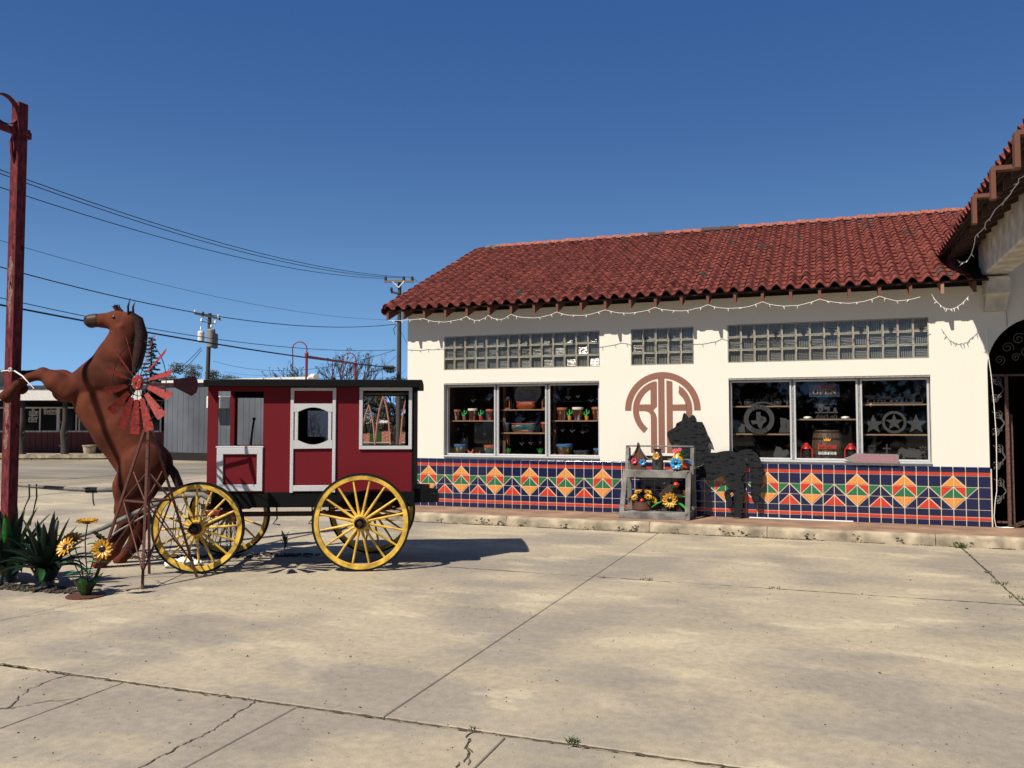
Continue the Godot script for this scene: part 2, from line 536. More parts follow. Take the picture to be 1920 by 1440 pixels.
func slab(parent: Node, x0: float, z0: float, x1: float, z1: float) -> void:
	var b := MB.new()
	var h := [0.0, 0.0, 0.0, 0.0]
	var c := 0.005
	var o := Vector2(rnd(0, 3), rnd(0, 3)) * 0.0
	var P := [Vector3(x0 + c, 0, z1 - c), Vector3(x1 - c, 0, z1 - c), Vector3(x1 - c, 0, z0 + c), Vector3(x0 + c, 0, z0 + c)]
	var Q := [Vector3(x0, -c, z1), Vector3(x1, -c, z1), Vector3(x1, -c, z0), Vector3(x0, -c, z0)]
	var S := [Vector3(x0, -0.12, z1), Vector3(x1, -0.12, z1), Vector3(x1, -0.12, z0), Vector3(x0, -0.12, z0)]
	var uv := func(p: Vector3) -> Vector2: return Vector2(p.x, p.z) / 9.5 + o
	b.tri(P[0], P[1], P[2], Vector3.UP, Vector3.UP, Vector3.UP, uv.call(P[0]), uv.call(P[1]), uv.call(P[2]))
	b.tri(P[0], P[2], P[3], Vector3.UP, Vector3.UP, Vector3.UP, uv.call(P[0]), uv.call(P[2]), uv.call(P[3]))
	for i in 4:
		var j := (i + 1) % 4
		var out: Vector3 = (P[i] + P[j]) * 0.5 - (P[0] + P[2]) * 0.5
		for k in [[P, Q], [Q, S]]:
			var g: Vector3 = out.normalized() + (Vector3.UP if k[0] == P else Vector3.ZERO)
			b.tri(k[0][i], k[0][j], k[1][j], g.normalized(), g.normalized(), g.normalized(), uv.call(k[0][i]), uv.call(k[0][j]), uv.call(k[1][j]))
			b.tri(k[0][i], k[1][j], k[1][i], g.normalized(), g.normalized(), g.normalized(), uv.call(k[0][i]), uv.call(k[1][j]), uv.call(k[1][i]))
	part(parent, "slab", b, M["concrete"])

func ground() -> void:
	var b := MB.new()
	b.quad(Vector3(-450, -0.06, 60), Vector3(450, -0.06, 60), Vector3(450, -0.06, -600), Vector3(-450, -0.06, -600), Vector3.UP)
	tag(part(self, "ground", b, M["earth"]), "pale sandy ground around the lot", "", "", "structure")
	var r := MB.new()
	var right := Vector3(0.9368, 0, -0.35)
	var fwd := Vector3(-0.35, 0, -0.9368)
	var c := Vector3(EYE.x, -0.052, EYE.z)
	r.quad(c + fwd * 24.5 - right * 120, c + fwd * 24.5 + right * 120, c + fwd * 33.5 + right * 120, c + fwd * 33.5 - right * 120, Vector3.UP)
	tag(part(self, "road", r, M["road"]), "worn grey street beyond the lot", "", "", "structure")
	var lot := thing("parking_lot", "concrete lot of large cast slabs with dark joints", "")
	lot.remove_meta("category")
	tag(lot, "", "", "", "structure")
	var g := 0.0035
	var xs := [-11.0, -7.2, -3.35, 0.45, 4.36, 8.19, 12.0, 16.0]
	for i in 7:
		for z in [[-9.0, -5.0], [-5.0, -0.9], [-0.9, 4.76], [4.76, 9.085]]:
			if i >= 4 and z[1] < 0.0: continue
			if i == 3 and z[1] < 0.0: continue
			slab(lot, xs[i] + g, (1.17 if i >= 3 and z[0] < 0.0 else z[0]) + g, xs[i + 1] - g, z[1] - g)
	var fx := [-9.0, -6.2, -3.6, -1.1, 1.35, 2.595, 3.835, 5.075, 7.6, 10.1, 13.0]
	for i in 10: slab(lot, fx[i] + g, 9.125, fx[i + 1] - g, 14.5)
	var d := MB.new()
	flat_strip(d, wander(Vector2(-6, 9.105), Vector2(12, 9.105), 0.025, 0.004), 0.021, 0.002, 0.8)
	flat_strip(d, wander(Vector2(8.19, 0.9), Vector2(8.19, 9.0), 0.06, 0.004), 0.016, 0.003, 0.8)
	flat_strip(d, wander(Vector2(0.3, 4.76), Vector2(9.2, 4.76), 0.06, 0.004), 0.009, 0.0025, 0.9)
	for x in [2.595]: flat_strip(d, wander(Vector2(x, 9.1), Vector2(x, 12), 0.05, 0.002), 0.008, 0.0022, 0.8)
	tag(part(lot, "joint_dirt", d, M["soil"]), "dark dirt packed into the slab joints", "", "", "stuff")
	var k := MB.new()
	for line in [[Vector2(3.54, 9.1), Vector2(3.62, 9.37), Vector2(3.63, 9.51), Vector2(3.64, 9.9), Vector2(3.66, 10.2)],
			[Vector2(4.90, 9.1), Vector2(4.91, 9.21), Vector2(4.93, 9.31), Vector2(4.98, 9.38), Vector2(4.99, 9.49), Vector2(5.03, 9.7)],
			[Vector2(4.92, 9.22), Vector2(4.95, 9.34), Vector2(5.0, 9.44), Vector2(5.02, 9.52)],
			[Vector2(2.15, 9.11), Vector2(2.16, 9.28), Vector2(2.16, 9.39), Vector2(2.22, 9.52), Vector2(2.35, 9.71)],
			[Vector2(2.59, 9.43), Vector2(2.49, 9.52), Vector2(2.43, 9.61), Vector2(2.35, 9.71), Vector2(2.1, 9.95)],
			[Vector2(0.42, 8.23), Vector2(0.68, 7.71), Vector2(1.04, 7.12)]]:
		for i in line.size() - 1:
			flat_strip(k, wander(line[i], line[i + 1], 0.018, 0.009), 0.0065 if line.size() > 3 else 0.004, 0.004, 0.9)
	part(lot, "crack", k, M["soil"])
	# the raised walk along the shop, with a stained and chipped kerb
	var walk := thing("sidewalk", "raised walk with a chipped and stained kerb along the shop", "")
	walk.remove_meta("category")
	tag(walk, "", "", "", "structure")
	var w := MB.new()
	w.box(Vector3(5.9, 0.05, 0.49), Vector3(12.6, 0.18, 1.02), 0.0)
	part(walk, "paving", w, M["walk"])
	var x := -0.4
	while x < 12.0:
		var l := rnd(1.6, 2.6)
		var kb := MB.new()
		var n := 26
		var prof := [Vector2(1.0, 0.138), Vector2(1.06, 0.142), Vector2(1.115, 0.135), Vector2(1.137, 0.112), Vector2(1.145, 0.06), Vector2(1.15, -0.03)]
		var chips: Array = []
		for i in n + 1:
			var cut := 0.0
			if rnd(0, 1) < 0.06: cut = rnd(0.006, 0.026)
			chips.append(cut)
		var x_here := x
		kb.sheet(func(a: float, q: float) -> Vector3:
			var s := q * (prof.size() - 1)
			var i := mini(int(s), prof.size() - 2)
			var p: Vector2 = (prof[i] as Vector2).lerp(prof[i + 1], s - i)
			var cut: float = chips[mini(int(a * n + 0.5), n)]
			var edge := exp(-pow((q - 0.5) * 5.0, 2.0))
			return Vector3(x_here + 0.004 + a * (l - 0.008), p.y - cut * edge, p.x - cut * edge * 1.2 + 0.004 * sin(a * 37.0 + q * 9.0)), n, 10, Vector3(0, 1, 1))
		part(walk, "kerbstone", kb, M["kerb"])
		x += l
	# dark mould blotches on the kerb face, in clusters as the photograph shows them
	var mb := MB.new()
	for spot in [[0.9, 0.05, 0.05], [1.62, 0.10, 0.09], [1.7, 0.05, 0.10], [1.95, 0.03, 0.06], [2.3, 0.02, 0.05], [2.95, 0.03, 0.05], [3.35, 0.04, 0.10], [3.9, 0.035, 0.13], [4.03, 0.05, 0.08], [4.62, 0.03, 0.07], [5.25, 0.06, 0.16], [5.5, 0.05, 0.12], [5.75, 0.03, 0.08], [6.4, 0.05, 0.06], [7.0, 0.06, 0.07], [7.5, 0.05, 0.05], [8.25, 0.02, 0.12]]:
		for q in rng.randi_range(5, 14):
			var pts := PackedVector2Array()
			var s := rnd(0.003, 0.014)
			var o := Vector2(spot[0] + rnd(-1, 1) * spot[2], clampf(spot[1] + rnd(-0.05, 0.04), 0.012, 0.11))
			for i in 9:
				var a := TAU * i / 9.0
				pts.append(o + Vector2(cos(a) * s * rnd(0.8, 2.4), sin(a) * s * rnd(0.5, 1.0)))
			for i in range(1, 8):
				var f := func(p: Vector2) -> Vector3: return Vector3(p.x, p.y, 1.1515 - maxf(0.0, p.y - 0.06) * 0.16)
				mb.flat(f.call(pts[0]), f.call(pts[i]), f.call(pts[i + 1]), Vector3(0, 0, 1))
	tag(part(walk, "mould", mb, M["mould"]), "", "", "", "stuff")

func multi(list: Array) -> ArrayMesh:                  # [[MB, material], ...] -> one mesh of several materials
	var o := ArrayMesh.new()
	for e in list:
		if (e[0] as MB).v.is_empty(): continue
		(e[0] as MB).mesh(o)
		o.surface_set_material(o.get_surface_count() - 1, e[1])
	return o

func part_multi(parent: Node, called: String, list: Array, x := Transform3D.IDENTITY) -> MeshInstance3D:
	var o := part(parent, called, multi(list), null, x)
	return o

func wall_with_holes(b: MB, x0: float, y0: float, x1: float, y1: float, z0: float, z1: float, holes: Array) -> void:
	var xs := [x0, x1]
	var ys := [y0, y1]
	for h in holes:
		for q in [h.position.x, h.end.x]:
			if not xs.has(q): xs.append(q)
		for q in [h.position.y, h.end.y]:
			if not ys.has(q): ys.append(q)
	xs.sort()
	ys.sort()
	for i in xs.size() - 1:
		for j in ys.size() - 1:
			var c := Vector2((xs[i] + xs[i + 1]) * 0.5, (ys[j] + ys[j + 1]) * 0.5)
			var hole := false
			for h in holes: hole = hole or (h as Rect2).has_point(c)
			if hole: continue
			for z in [z0, z1]:
				b.quad(Vector3(xs[i], ys[j], z), Vector3(xs[i + 1], ys[j], z), Vector3(xs[i + 1], ys[j + 1], z), Vector3(xs[i], ys[j + 1], z), Vector3(0, 0, 1.0 if z == z1 else -1.0))
	for h in holes + [Rect2(x0, y0, x1 - x0, y1 - y0)]:
		var p: Vector2 = h.position
		var e: Vector2 = h.end
		var s := -1.0 if h == holes.back() or h != Rect2(x0, y0, x1 - x0, y1 - y0) else 1.0
		b.quad(Vector3(p.x, p.y, z0), Vector3(p.x, p.y, z1), Vector3(p.x, e.y, z1), Vector3(p.x, e.y, z0), Vector3(-s, 0, 0))
		b.quad(Vector3(e.x, p.y, z0), Vector3(e.x, p.y, z1), Vector3(e.x, e.y, z1), Vector3(e.x, e.y, z0), Vector3(s, 0, 0))
		b.quad(Vector3(p.x, p.y, z0), Vector3(p.x, p.y, z1), Vector3(e.x, p.y, z1), Vector3(e.x, p.y, z0), Vector3(0, -s, 0))
		b.quad(Vector3(p.x, e.y, z0), Vector3(p.x, e.y, z1), Vector3(e.x, e.y, z1), Vector3(e.x, e.y, z0), Vector3(0, s, 0))

func s_tile(w: float, l: float, seed_: int) -> ArrayMesh:   # an S tile: x across, z down the slope, y up from the deck
	var b := MB.new()
	var n := 10
	var rr := RandomNumberGenerator.new()
	rr.seed = seed_
	var lift := rr.randf_range(0.016, 0.024)
	var skew := rr.randf_range(-0.004, 0.004)
	var prof := func(u: float) -> float:
		return 0.074 * pow(maxf(0.0, sin(clampf(u / 0.66, 0.0, 1.0) * PI)), 0.8) + 0.006
	var f := func(a: float, q: float) -> Vector3:
		return Vector3((a - 0.33) * w * 1.02 + skew * q, prof.call(a) + lift * q, q * l)
	b.sheet(f, n, 1, Vector3.UP)
	for i in n:
		var p: Vector3 = f.call(float(i) / n, 1.0)
		var q: Vector3 = f.call(float(i + 1) / n, 1.0)
		b.quad(p, q, q - Vector3(0, 0.017, 0.002), p - Vector3(0, 0.017, 0.002), Vector3(0, 0, 1))
	return b.mesh()

func barrel(r0: float, r1: float, l: float) -> ArrayMesh:   # a half-round cap tile, z along its length
	var b := MB.new()
	var n := 8
	for ring in [0.0, 0.014]:
		b.sheet(func(a: float, q: float) -> Vector3:
			var r: float = lerpf(r0, r1, q) - ring
			return Vector3(-cos(a * PI) * r, sin(a * PI) * r + 0.012 * q, q * l), n, 1, Vector3(0, 1 if ring == 0.0 else -1, 0))
	for i in n:
		var a0 := PI * i / n
		var a1 := PI * (i + 1) / n
		b.quad(Vector3(-cos(a0) * r1, sin(a0) * r1 + 0.012, l), Vector3(-cos(a1) * r1, sin(a1) * r1 + 0.012, l), Vector3(-cos(a1) * (r1 - 0.014), sin(a1) * (r1 - 0.014) + 0.012, l), Vector3(-cos(a0) * (r1 - 0.014), sin(a0) * (r1 - 0.014) + 0.012, l), Vector3(0, 0, 1))
	return b.mesh()

const SLOPE := 0.415                                   # roof pitch, radians
func roof_frame(x: float, s: float) -> Transform3D:    # a point on the front roof plane, s metres down from the ridge
	var q := Basis(Vector3.RIGHT, SLOPE)
	return Transform3D(q, Vector3(x, 5.385, -3.86) + q * Vector3(0, 0, s))

func shop() -> void:
	var o := thing("corner_shop", "long cream stucco shop with red barrel tile roof and patterned tile base", "building")
	var W1 := Rect2(0.437, 0.985, 2.769, 1.265)
	var W2 := Rect2(5.24, 0.985, 2.78, 1.265)
	var G1 := Rect2(0.437, 2.481, 2.777, 0.584)
	var G2 := Rect2(3.727, 2.484, 0.992, 0.584)
	var G3 := Rect2(5.234, 2.489, 2.777, 0.584)
	var b := MB.new()
	wall_with_holes(b, -0.27, 0.1, 8.70, 3.485, -0.25, 0.0, [W1, W2, G1, G2, G3])
	part(o, "front_wall", b, M["stucco"])
	b = MB.new()
	var arch := PackedVector2Array([Vector2(8.70, 0.1), Vector2(8.731, 0.1), Vector2(8.731, 2.33)])
	for i in range(1, 25): arch.append(Vector2(9.439, 2.33) + Vector2(-cos(PI * i / 24.0), sin(PI * i / 24.0)) * 0.708)
	arch.append_array([Vector2(10.147, 0.1), Vector2(11.4, 0.1), Vector2(11.4, 4.6), Vector2(8.70, 4.6)])
	b.prism(arch, -0.25, 0.0)
	part(o, "arched_wall", b, M["stucco"])
	b = MB.new()
	var gable := PackedVector2Array([Vector2(0.25, 0.0), Vector2(0.25, 3.5), Vector2(3.86, 5.30), Vector2(7.5, 3.5), Vector2(7.5, 0.0)])
	b.prism(gable, 0.0, 0.2, Transform3D(Basis(Vector3.UP, PI / 2.0), Vector3(-0.27, 0, 0)))
	part(o, "side_wall", b, M["stucco"])
	b = MB.new()
	b.box(Vector3(5.5, 1.8, -7.6), Vector3(11.8, 3.6, 0.2))
	b.box(Vector3(11.5, 2.3, -3.7), Vector3(0.2, 4.6, 7.6))
	part(o, "back_wall", b, M["stucco"])
	b = MB.new()                                       # the dark rooms behind the windows and the arch
	b.box(Vector3(5.6, 0.03, -3.9), Vector3(11.4, 0.1, 7.2))
	b.box(Vector3(5.6, 3.40, -3.9), Vector3(11.4, 0.1, 7.2))
	b.box(Vector3(5.6, 1.75, -7.4), Vector3(11.4, 3.3, 0.06))
	for x in [-0.02, 8.56]: b.box(Vector3(x, 1.75, -3.8), Vector3(0.05, 3.2, 7.1))
	for x in [0.33, 3.32, 5.12, 8.10]: b.box(Vector3(x, 1.55, -0.45), Vector3(0.05, 2.9, 0.38))
	for x in [1.385, 2.30, 6.165, 7.085]: b.box(Vector3(x, 1.6, -0.50), Vector3(0.05, 3.0, 0.10))
	b.box(Vector3(1.82, 0.93, -0.43), Vector3(2.76, 0.05, 0.36))
	b.box(Vector3(6.63, 0.93, -0.43), Vector3(2.76, 0.05, 0.36))
	part(o, "interior", b, M["inner"])
	monogram(o)
	wainscot(o)
	for g in [[G1, 14], [G2, 5], [G3, 14]]: glass_blocks(o, g[0], g[1])
	shop_window(o, W1, [1.385, 2.30], [[0.47, 1.36, 1.612], [1.42, 2.28, 1.80], [1.42, 2.28, 1.405], [2.33, 3.17, 1.612]])
	shop_window(o, W2, [6.165, 7.085], [[5.28, 6.14, 1.83], [5.28, 6.14, 1.405], [6.20, 7.06, 1.63], [7.12, 7.99, 1.845], [7.12, 7.99, 1.405]])
	# roof: deck, tiles, rake caps, ridge caps
	var roof := MB.new()
	var q := Basis(Vector3.RIGHT, SLOPE)
	roof.box(roof_frame(4.13, 2.31) * Vector3(0, -0.018, 0), Vector3(9.18, 0.03, 4.62), 0.0, q)
	var q2 := Basis(Vector3.RIGHT, -SLOPE)
	roof.box(Vector3(5.45, 5.385, -3.87) + q2 * Vector3(0, -0.018, -2.1), Vector3(11.9, 0.03, 4.2), 0.0, q2)
	roof.box(roof_frame(10.0, 1.7) * Vector3(0, -0.018, 0), Vector3(2.86, 0.03, 3.4), 0.0, q)
	var rf := part(o, "roof", roof, M["deck"])
	var meshes: Array = []
	for k in 6: meshes.append(s_tile(0.201, 0.262, 50 + k))
	var cells: Array = []
	for c in 52:
		for r in 21:
			var x := -0.44 + 0.2005 * c
			if x > 8.55 and r > 11: continue
			var t := roof_frame(x, 0.225 * r - 0.09)
			t = t * Transform3D(Basis(Vector3.UP, rnd(-0.012, 0.012)) * Basis(Vector3.RIGHT, rnd(-0.006, 0.006)), Vector3(rnd(-0.003, 0.003), rnd(0, 0.004), rnd(-0.006, 0.006)))
			var m := "tile%d" % rng.randi_range(0, 3)
			if rnd(0, 1) < 0.013: m = "tile_dark"
			cells.append([t.origin.distance_to(EYE), t, meshes[rng.randi_range(0, 5)], m])
	cells.sort_custom(func(a, c): return a[0] < c[0])
	var rest := {}
	for i in cells.size():
		if i < 300: part(rf, "roof_tile", cells[i][2], M[cells[i][3]], cells[i][1])
		else:
			if not rest.has(cells[i][3]): rest[cells[i][3]] = MB.new()
			(rest[cells[i][3]] as MB).put(cells[i][2], cells[i][1])
	var list: Array = []
	for key in rest: list.append([rest[key], M[key]])
	tag(part_multi(rf, "roof_tile", list), "", "", "", "stuff")
	var cap := barrel(0.062, 0.080, 0.30)
	for r in 18:
		var t := roof_frame(-0.50, 0.255 * r - 0.04) * Transform3D(Basis(Vector3.UP, rnd(-0.03, 0.03)), Vector3(0, 0.020, 0))
		part(rf, "rake_tile", cap, M["tile%d" % rng.randi_range(0, 3)] if r != 5 else M["tile_pale"], t)
		part(rf, "rake_tile", cap, M["tile%d" % rng.randi_range(0, 3)], t * Transform3D(Basis(Vector3.BACK, PI / 2.0), Vector3(-0.045, -0.052, -0.03)))
	var rc := barrel(0.072, 0.086, 0.41)
	for i in 28:
		var t := Transform3D(Basis(Vector3.UP, -PI / 2.0), Vector3(0.42 + 0.362 * i, 5.415 + rnd(-0.005, 0.005), -3.86)) * Transform3D(Basis(Vector3.UP, rnd(-0.02, 0.02)), Vector3.ZERO)
		part(rf, "ridge_tile", rc, M["tile_dark"] if [9, 12, 13].has(i) else M["tile_pale"], t)  # paler clay puts the sunlight on the ridge tops into the colour
	b = MB.new()
	b.box(Vector3(5.0, 5.41, -3.86), Vector3(9.4, 0.06, 0.11), 0.004)
	b.box(Vector3(-0.02, 5.45, -3.86), Vector3(0.62, 0.09, 0.10), 0.004)
	part(rf, "ridge_board", b, M["grey_wood"])
	# rafters with square tails, and the dark boards between them
	var rx := [-0.47, -0.163]
	for i in 22: rx.append(0.234 + 0.396 * i)
	for i in rx.size():
		if rx[i] > 8.6: continue
		b = MB.new()
		var pts := PackedVector2Array([Vector2(0.375, 3.345), Vector2(0.375, 3.500), Vector2(-0.6, 3.925), Vector2(-0.6, 3.762)])
		if i == 0: pts = PackedVector2Array([Vector2(0.375, 3.345), Vector2(0.375, 3.500), Vector2(-3.8, 5.33), Vector2(-3.8, 5.16)])
		b.prism(pts, -0.02, 0.02, Transform3D(Basis(Vector3.UP, -PI / 2.0), Vector3(rx[i], 0, 0)))
		part(o, "rafter", b, M["rafter_raw"] if i == rx.size() - 2 else M["rafter"])
	b = MB.new()
	b.box(Vector3(4.215, 3.585, -0.06), Vector3(8.97, 0.20, 0.05))
	part(o, "frieze_board", b, M["deck"])
	b = MB.new()
	b.bar(Vector3(-0.46, 3.507, 0.375), Vector3(8.62, 3.507, 0.375), 0.02, 0.03, 0.0)
	part(o, "eave_batten", b, M["deck"])

func ring_poly(c: Vector2, r0: float, r1: float, a0: float, a1: float, n: int) -> PackedVector2Array:
	var p := PackedVector2Array()
	for i in n + 1: p.append(c + Vector2(cos(lerpf(a0, a1, float(i) / n)), sin(lerpf(a0, a1, float(i) / n))) * r1)
	for i in n + 1: p.append(c + Vector2(cos(lerpf(a1, a0, float(i) / n)), sin(lerpf(a1, a0, float(i) / n))) * r0)
	return p

func monogram(o: Node) -> void:                        # the painted letters R, T and H in a half ring
	var c := Vector2(4.222, 1.775)
	var z := 0.0035
	var t := MB.new()
	t.prism(ring_poly(c, 0.494, 0.594, 0.0, PI, 40), 0.001, z)
	t.prism(PackedVector2Array([c + Vector2(-0.594, -0.012), c + Vector2(-0.494, -0.012), c + Vector2(-0.494, 0), c + Vector2(-0.594, 0)]), 0.001, z)
	t.prism(PackedVector2Array([c + Vector2(0.494, -0.012), c + Vector2(0.594, -0.012), c + Vector2(0.594, 0), c + Vector2(0.494, 0)]), 0.001, z)
	t.prism(PackedVector2Array([Vector2(4.159, 2.27), Vector2(4.159, 1.115), Vector2(4.17, 1.098), Vector2(4.248, 1.098), Vector2(4.259, 1.115), Vector2(4.259, 2.27)]), 0.001, z)
	part(o, "painted_letter", t, M["mono"])
	var r := MB.new()
	r.prism(ring_poly(c, 0.372, 0.467, deg_to_rad(104.0), deg_to_rad(180), 18), 0.001, z)                       # outer bow of the R
	r.prism(ring_poly(c + Vector2(0, -0.0), 0.372, 0.467, deg_to_rad(180), deg_to_rad(231.5), 12), 0.001, z)
	r.prism(PackedVector2Array([Vector2(4.038, 1.862), Vector2(4.139, 1.905), Vector2(4.139, 2.205), Vector2(4.128, 2.222), Vector2(4.105, 2.224), Vector2(4.06, 2.16), Vector2(4.038, 2.09)]), 0.0008, z - 0.0003)
	r.prism(PackedVector2Array([Vector2(3.852, 1.757), Vector2(4.02, 1.757), Vector2(4.080, 1.767), Vector2(4.139, 1.83), Vector2(4.139, 1.905), Vector2(4.038, 1.862), Vector2(3.860, 1.860)]), 0.001, z)
	var leg := PackedVector2Array([Vector2(3.95, 1.757), Vector2(4.00, 1.742), Vector2(4.035, 1.70), Vector2(4.040, 1.64), Vector2(4.040, 1.10), Vector2(4.136, 1.10), Vector2(4.136, 1.64), Vector2(4.12, 1.71), Vector2(4.080, 1.767), Vector2(4.02, 1.757)])
	r.prism(leg, 0.001, z)
	part(o, "painted_letter", r, M["mono"])
	var h := MB.new()
	h.prism(PackedVector2Array([Vector2(4.291, 1.10), Vector2(4.386, 1.10), Vector2(4.384, 2.212), Vector2(4.36, 2.223), Vector2(4.289, 2.238)]), 0.001, z)
	h.prism(PackedVector2Array([Vector2(4.385, 1.76), Vector2(4.60, 1.76), Vector2(4.60, 1.858), Vector2(4.385, 1.856)]), 0.001, z)
	h.prism(ring_poly(c, 0.372, 0.467, deg_to_rad(-16), deg_to_rad(48), 18), 0.001, z)
	h.prism(PackedVector2Array([Vector2(4.484, 2.022), Vector2(4.55, 1.95), Vector2(4.57, 2.06), Vector2(4.53, 2.118), Vector2(4.484, 2.152)]), 0.0008, z - 0.0003)
	h.prism(PackedVector2Array([Vector2(4.583, 1.30), Vector2(4.678, 1.30), Vector2(4.678, 1.70), Vector2(4.583, 1.70)]), 0.0008, z - 0.0003)
	part(o, "painted_letter", h, M["mono"])

func wainscot(o: Node) -> void:
	var b := MB.new()
	var p := 0.155
	var x_end := 8.752
	b.box(Vector3((x_end - 0.29) * 0.5, 0.535, 0.005), Vector3(x_end + 0.29, 0.80, 0.008))
	b.box(Vector3(x_end - 0.004, 0.535, -0.06), Vector3(0.008, 0.80, 0.124))
	var bed := part(o, "tile_base", b, M["grout"])
	var g := 0.0055
	var row := 0.6778                                     # top edge of the three square rows' lowest seam is two rows below
	var xs: Array = []                                  # [x0, x1, column in the pattern]
	for k in range(-2, 24): xs.append([0.0 + k * p, (k + 1) * p, k])
	var rx := 24 * p + 0.0581
	xs.append([24 * p, rx, 99])                          # one cut column where the two halves meet
	for k in 32: xs.append([rx + k * p, rx + (k + 1) * p, 24 + k])
	var cache := {}
	var put_poly := func(poly: Array, col: String, called: String) -> void:
		var c := Vector2.ZERO
		for v in poly: c += v
		c /= poly.size()
		var key := called
		var local := PackedVector2Array()
		for v in poly:
			local.append(v - c)
			key += "%d,%d;" % [roundi((v.x - c.x) * 2000), roundi((v.y - c.y) * 2000)]
		if not cache.has(key):
			var t := MB.new()
			var inner := PackedVector2Array()
			for i in local.size():                       # a soft raised rim: the face is drawn in a little
				var a: Vector2 = local[i]
				inner.append(a - a.normalized() * 0.004)
			var ids := Geometry2D.triangulate_polygon(inner)
			for i in range(0, ids.size(), 3):
				t.flat(Vector3(inner[ids[i]].x, inner[ids[i]].y, 0.006), Vector3(inner[ids[i + 1]].x, inner[ids[i + 1]].y, 0.006), Vector3(inner[ids[i + 2]].x, inner[ids[i + 2]].y, 0.006), Vector3(0, 0, 1))
			for i in local.size():
				var j := (i + 1) % local.size()
				var out := Vector3(local[i].x + local[j].x, local[i].y + local[j].y, 0.02)
				t.quad(Vector3(local[i].x, local[i].y, 0.003), Vector3(local[j].x, local[j].y, 0.003), Vector3(inner[j].x, inner[j].y, 0.006), Vector3(inner[i].x, inner[i].y, 0.006), out)
				t.quad(Vector3(local[i].x, local[i].y, -0.002), Vector3(local[j].x, local[j].y, -0.002), Vector3(local[j].x, local[j].y, 0.003), Vector3(local[i].x, local[i].y, 0.003), out)
			cache[key] = t.mesh()
		part(bed, called, cache[key], M[col], Transform3D(Basis(Vector3.UP, rnd(-0.006, 0.006)) * Basis(Vector3.RIGHT, rnd(-0.006, 0.006)), Vector3(c.x, c.y, 0.0105 + rnd(-0.0006, 0.0006))))
	var R := func(x0: float, y0: float, x1: float, y1: float, col: String, called: String) -> void:
		put_poly.call([Vector2(x0 + g, y0 + g), Vector2(x1 - g, y0 + g), Vector2(x1 - g, y1 - g), Vector2(x0 + g, y1 - g)], col, called)
	# a square cut by a diagonal into two triangles: up = the diagonal rises to the right
	var D := func(x0: float, y0: float, x1: float, y1: float, up: bool, upper: String, lower: String) -> void:
		var a := g * 1.0
		var d := g * 2.0
		if up:
			put_poly.call([Vector2(x0 + a, y0 + a + d), Vector2(x1 - a - d, y1 - a), Vector2(x0 + a, y1 - a)], upper, "triangle_tile")
			put_poly.call([Vector2(x0 + a + d, y0 + a), Vector2(x1 - a, y0 + a), Vector2(x1 - a, y1 - a - d)], lower, "triangle_tile")
		else:
			put_poly.call([Vector2(x0 + a + d, y1 - a), Vector2(x1 - a, y0 + a + d), Vector2(x1 - a, y1 - a)], upper, "triangle_tile")
			put_poly.call([Vector2(x0 + a, y0 + a), Vector2(x1 - a - d, y0 + a), Vector2(x0 + a, y1 - a - d)], lower, "triangle_tile")
	var yB := row                                       # the seam between the first and second square row
	for e in xs:
		var x0: float = e[0]
		var x1: float = e[1]
		var c: int = e[2]
		var ph := posmod(c, 4) if c != 99 else 7
		if c >= 55 or (c >= 23 and c <= 30): ph = 7
		if c == 54 or c == 22: ph = 8
		if c == 31: ph = 9
		var A := [x0, yB, x1, yB + p]
		var B := [x0, yB - p, x1, yB]
		var C := [x0, yB - 2 * p, x1, yB - p]
		# pattern columns: 0 and 1 carry the diamond, 2 and 3 the red peak between two diamonds
		if ph == 0 or ph == 1:
			D.call(A[0], A[1], A[2], A[3], ph == 0, "navy", "orange")
			D.call(B[0], B[1], B[2], B[3], ph == 0, "red_glaze", "green_glaze")
			D.call(C[0], C[1], C[2], C[3], ph == 1, "orange", "navy")
		elif ph == 2 or ph == 3:
			R.call(A[0], A[1], A[2], A[3], "navy", "square_tile")
			D.call(B[0], B[1], B[2], B[3], ph == 2, "green_glaze", "navy")
			D.call(C[0], C[1], C[2], C[3], ph == 2, "navy", "red_glaze")
		elif ph == 8 or ph == 9:
			R.call(A[0], A[1], A[2], A[3], "navy", "square_tile")
			D.call(B[0], B[1], B[2], B[3], ph == 8, "green_glaze", "navy")
			R.call(C[0], C[1], C[2], C[3], "navy", "square_tile")
		else:
			for q in [A, B, C]: R.call(q[0], q[1], q[2], q[3], "navy", "square_tile")
		R.call(x0, yB + p, x1, yB + p + 0.050, "red_glaze", "stripe_tile")
		R.call(x0, yB - 2 * p - 0.101, x1, yB - 2 * p, "navy", "border_tile")
		R.call(x0, yB - 2 * p - 0.149, x1, yB - 2 * p - 0.101, "red_glaze", "stripe_tile")
		R.call(x0, yB - 2 * p - 0.232, x1, yB - 2 * p - 0.149, "navy", "border_tile")
		var key := "cap%d" % roundi((x1 - x0) * 2000)
		if not cache.has(key):                            # bullnose cap with a rounded top edge
			var t := MB.new()
			var w := x1 - x0 - 2 * g
			t.sheet(func(a: float, q: float) -> Vector3:
				var s := q * 1.6
				var y := 0.0
				var z := 0.0
				if s < 0.7: y = s / 0.7 * 0.052
				elif s < 1.2:
					y = 0.052 + 0.018 * sin((s - 0.7) / 0.5 * PI / 2.0)
					z = -0.018 * (1.0 - cos((s - 0.7) / 0.5 * PI / 2.0))
				else:
					y = 0.070
					z = -0.018 - (s - 1.2) / 0.4 * 0.012
				return Vector3((a - 0.5) * w, y, z), 1, 12, Vector3(0, 0.5, 1))
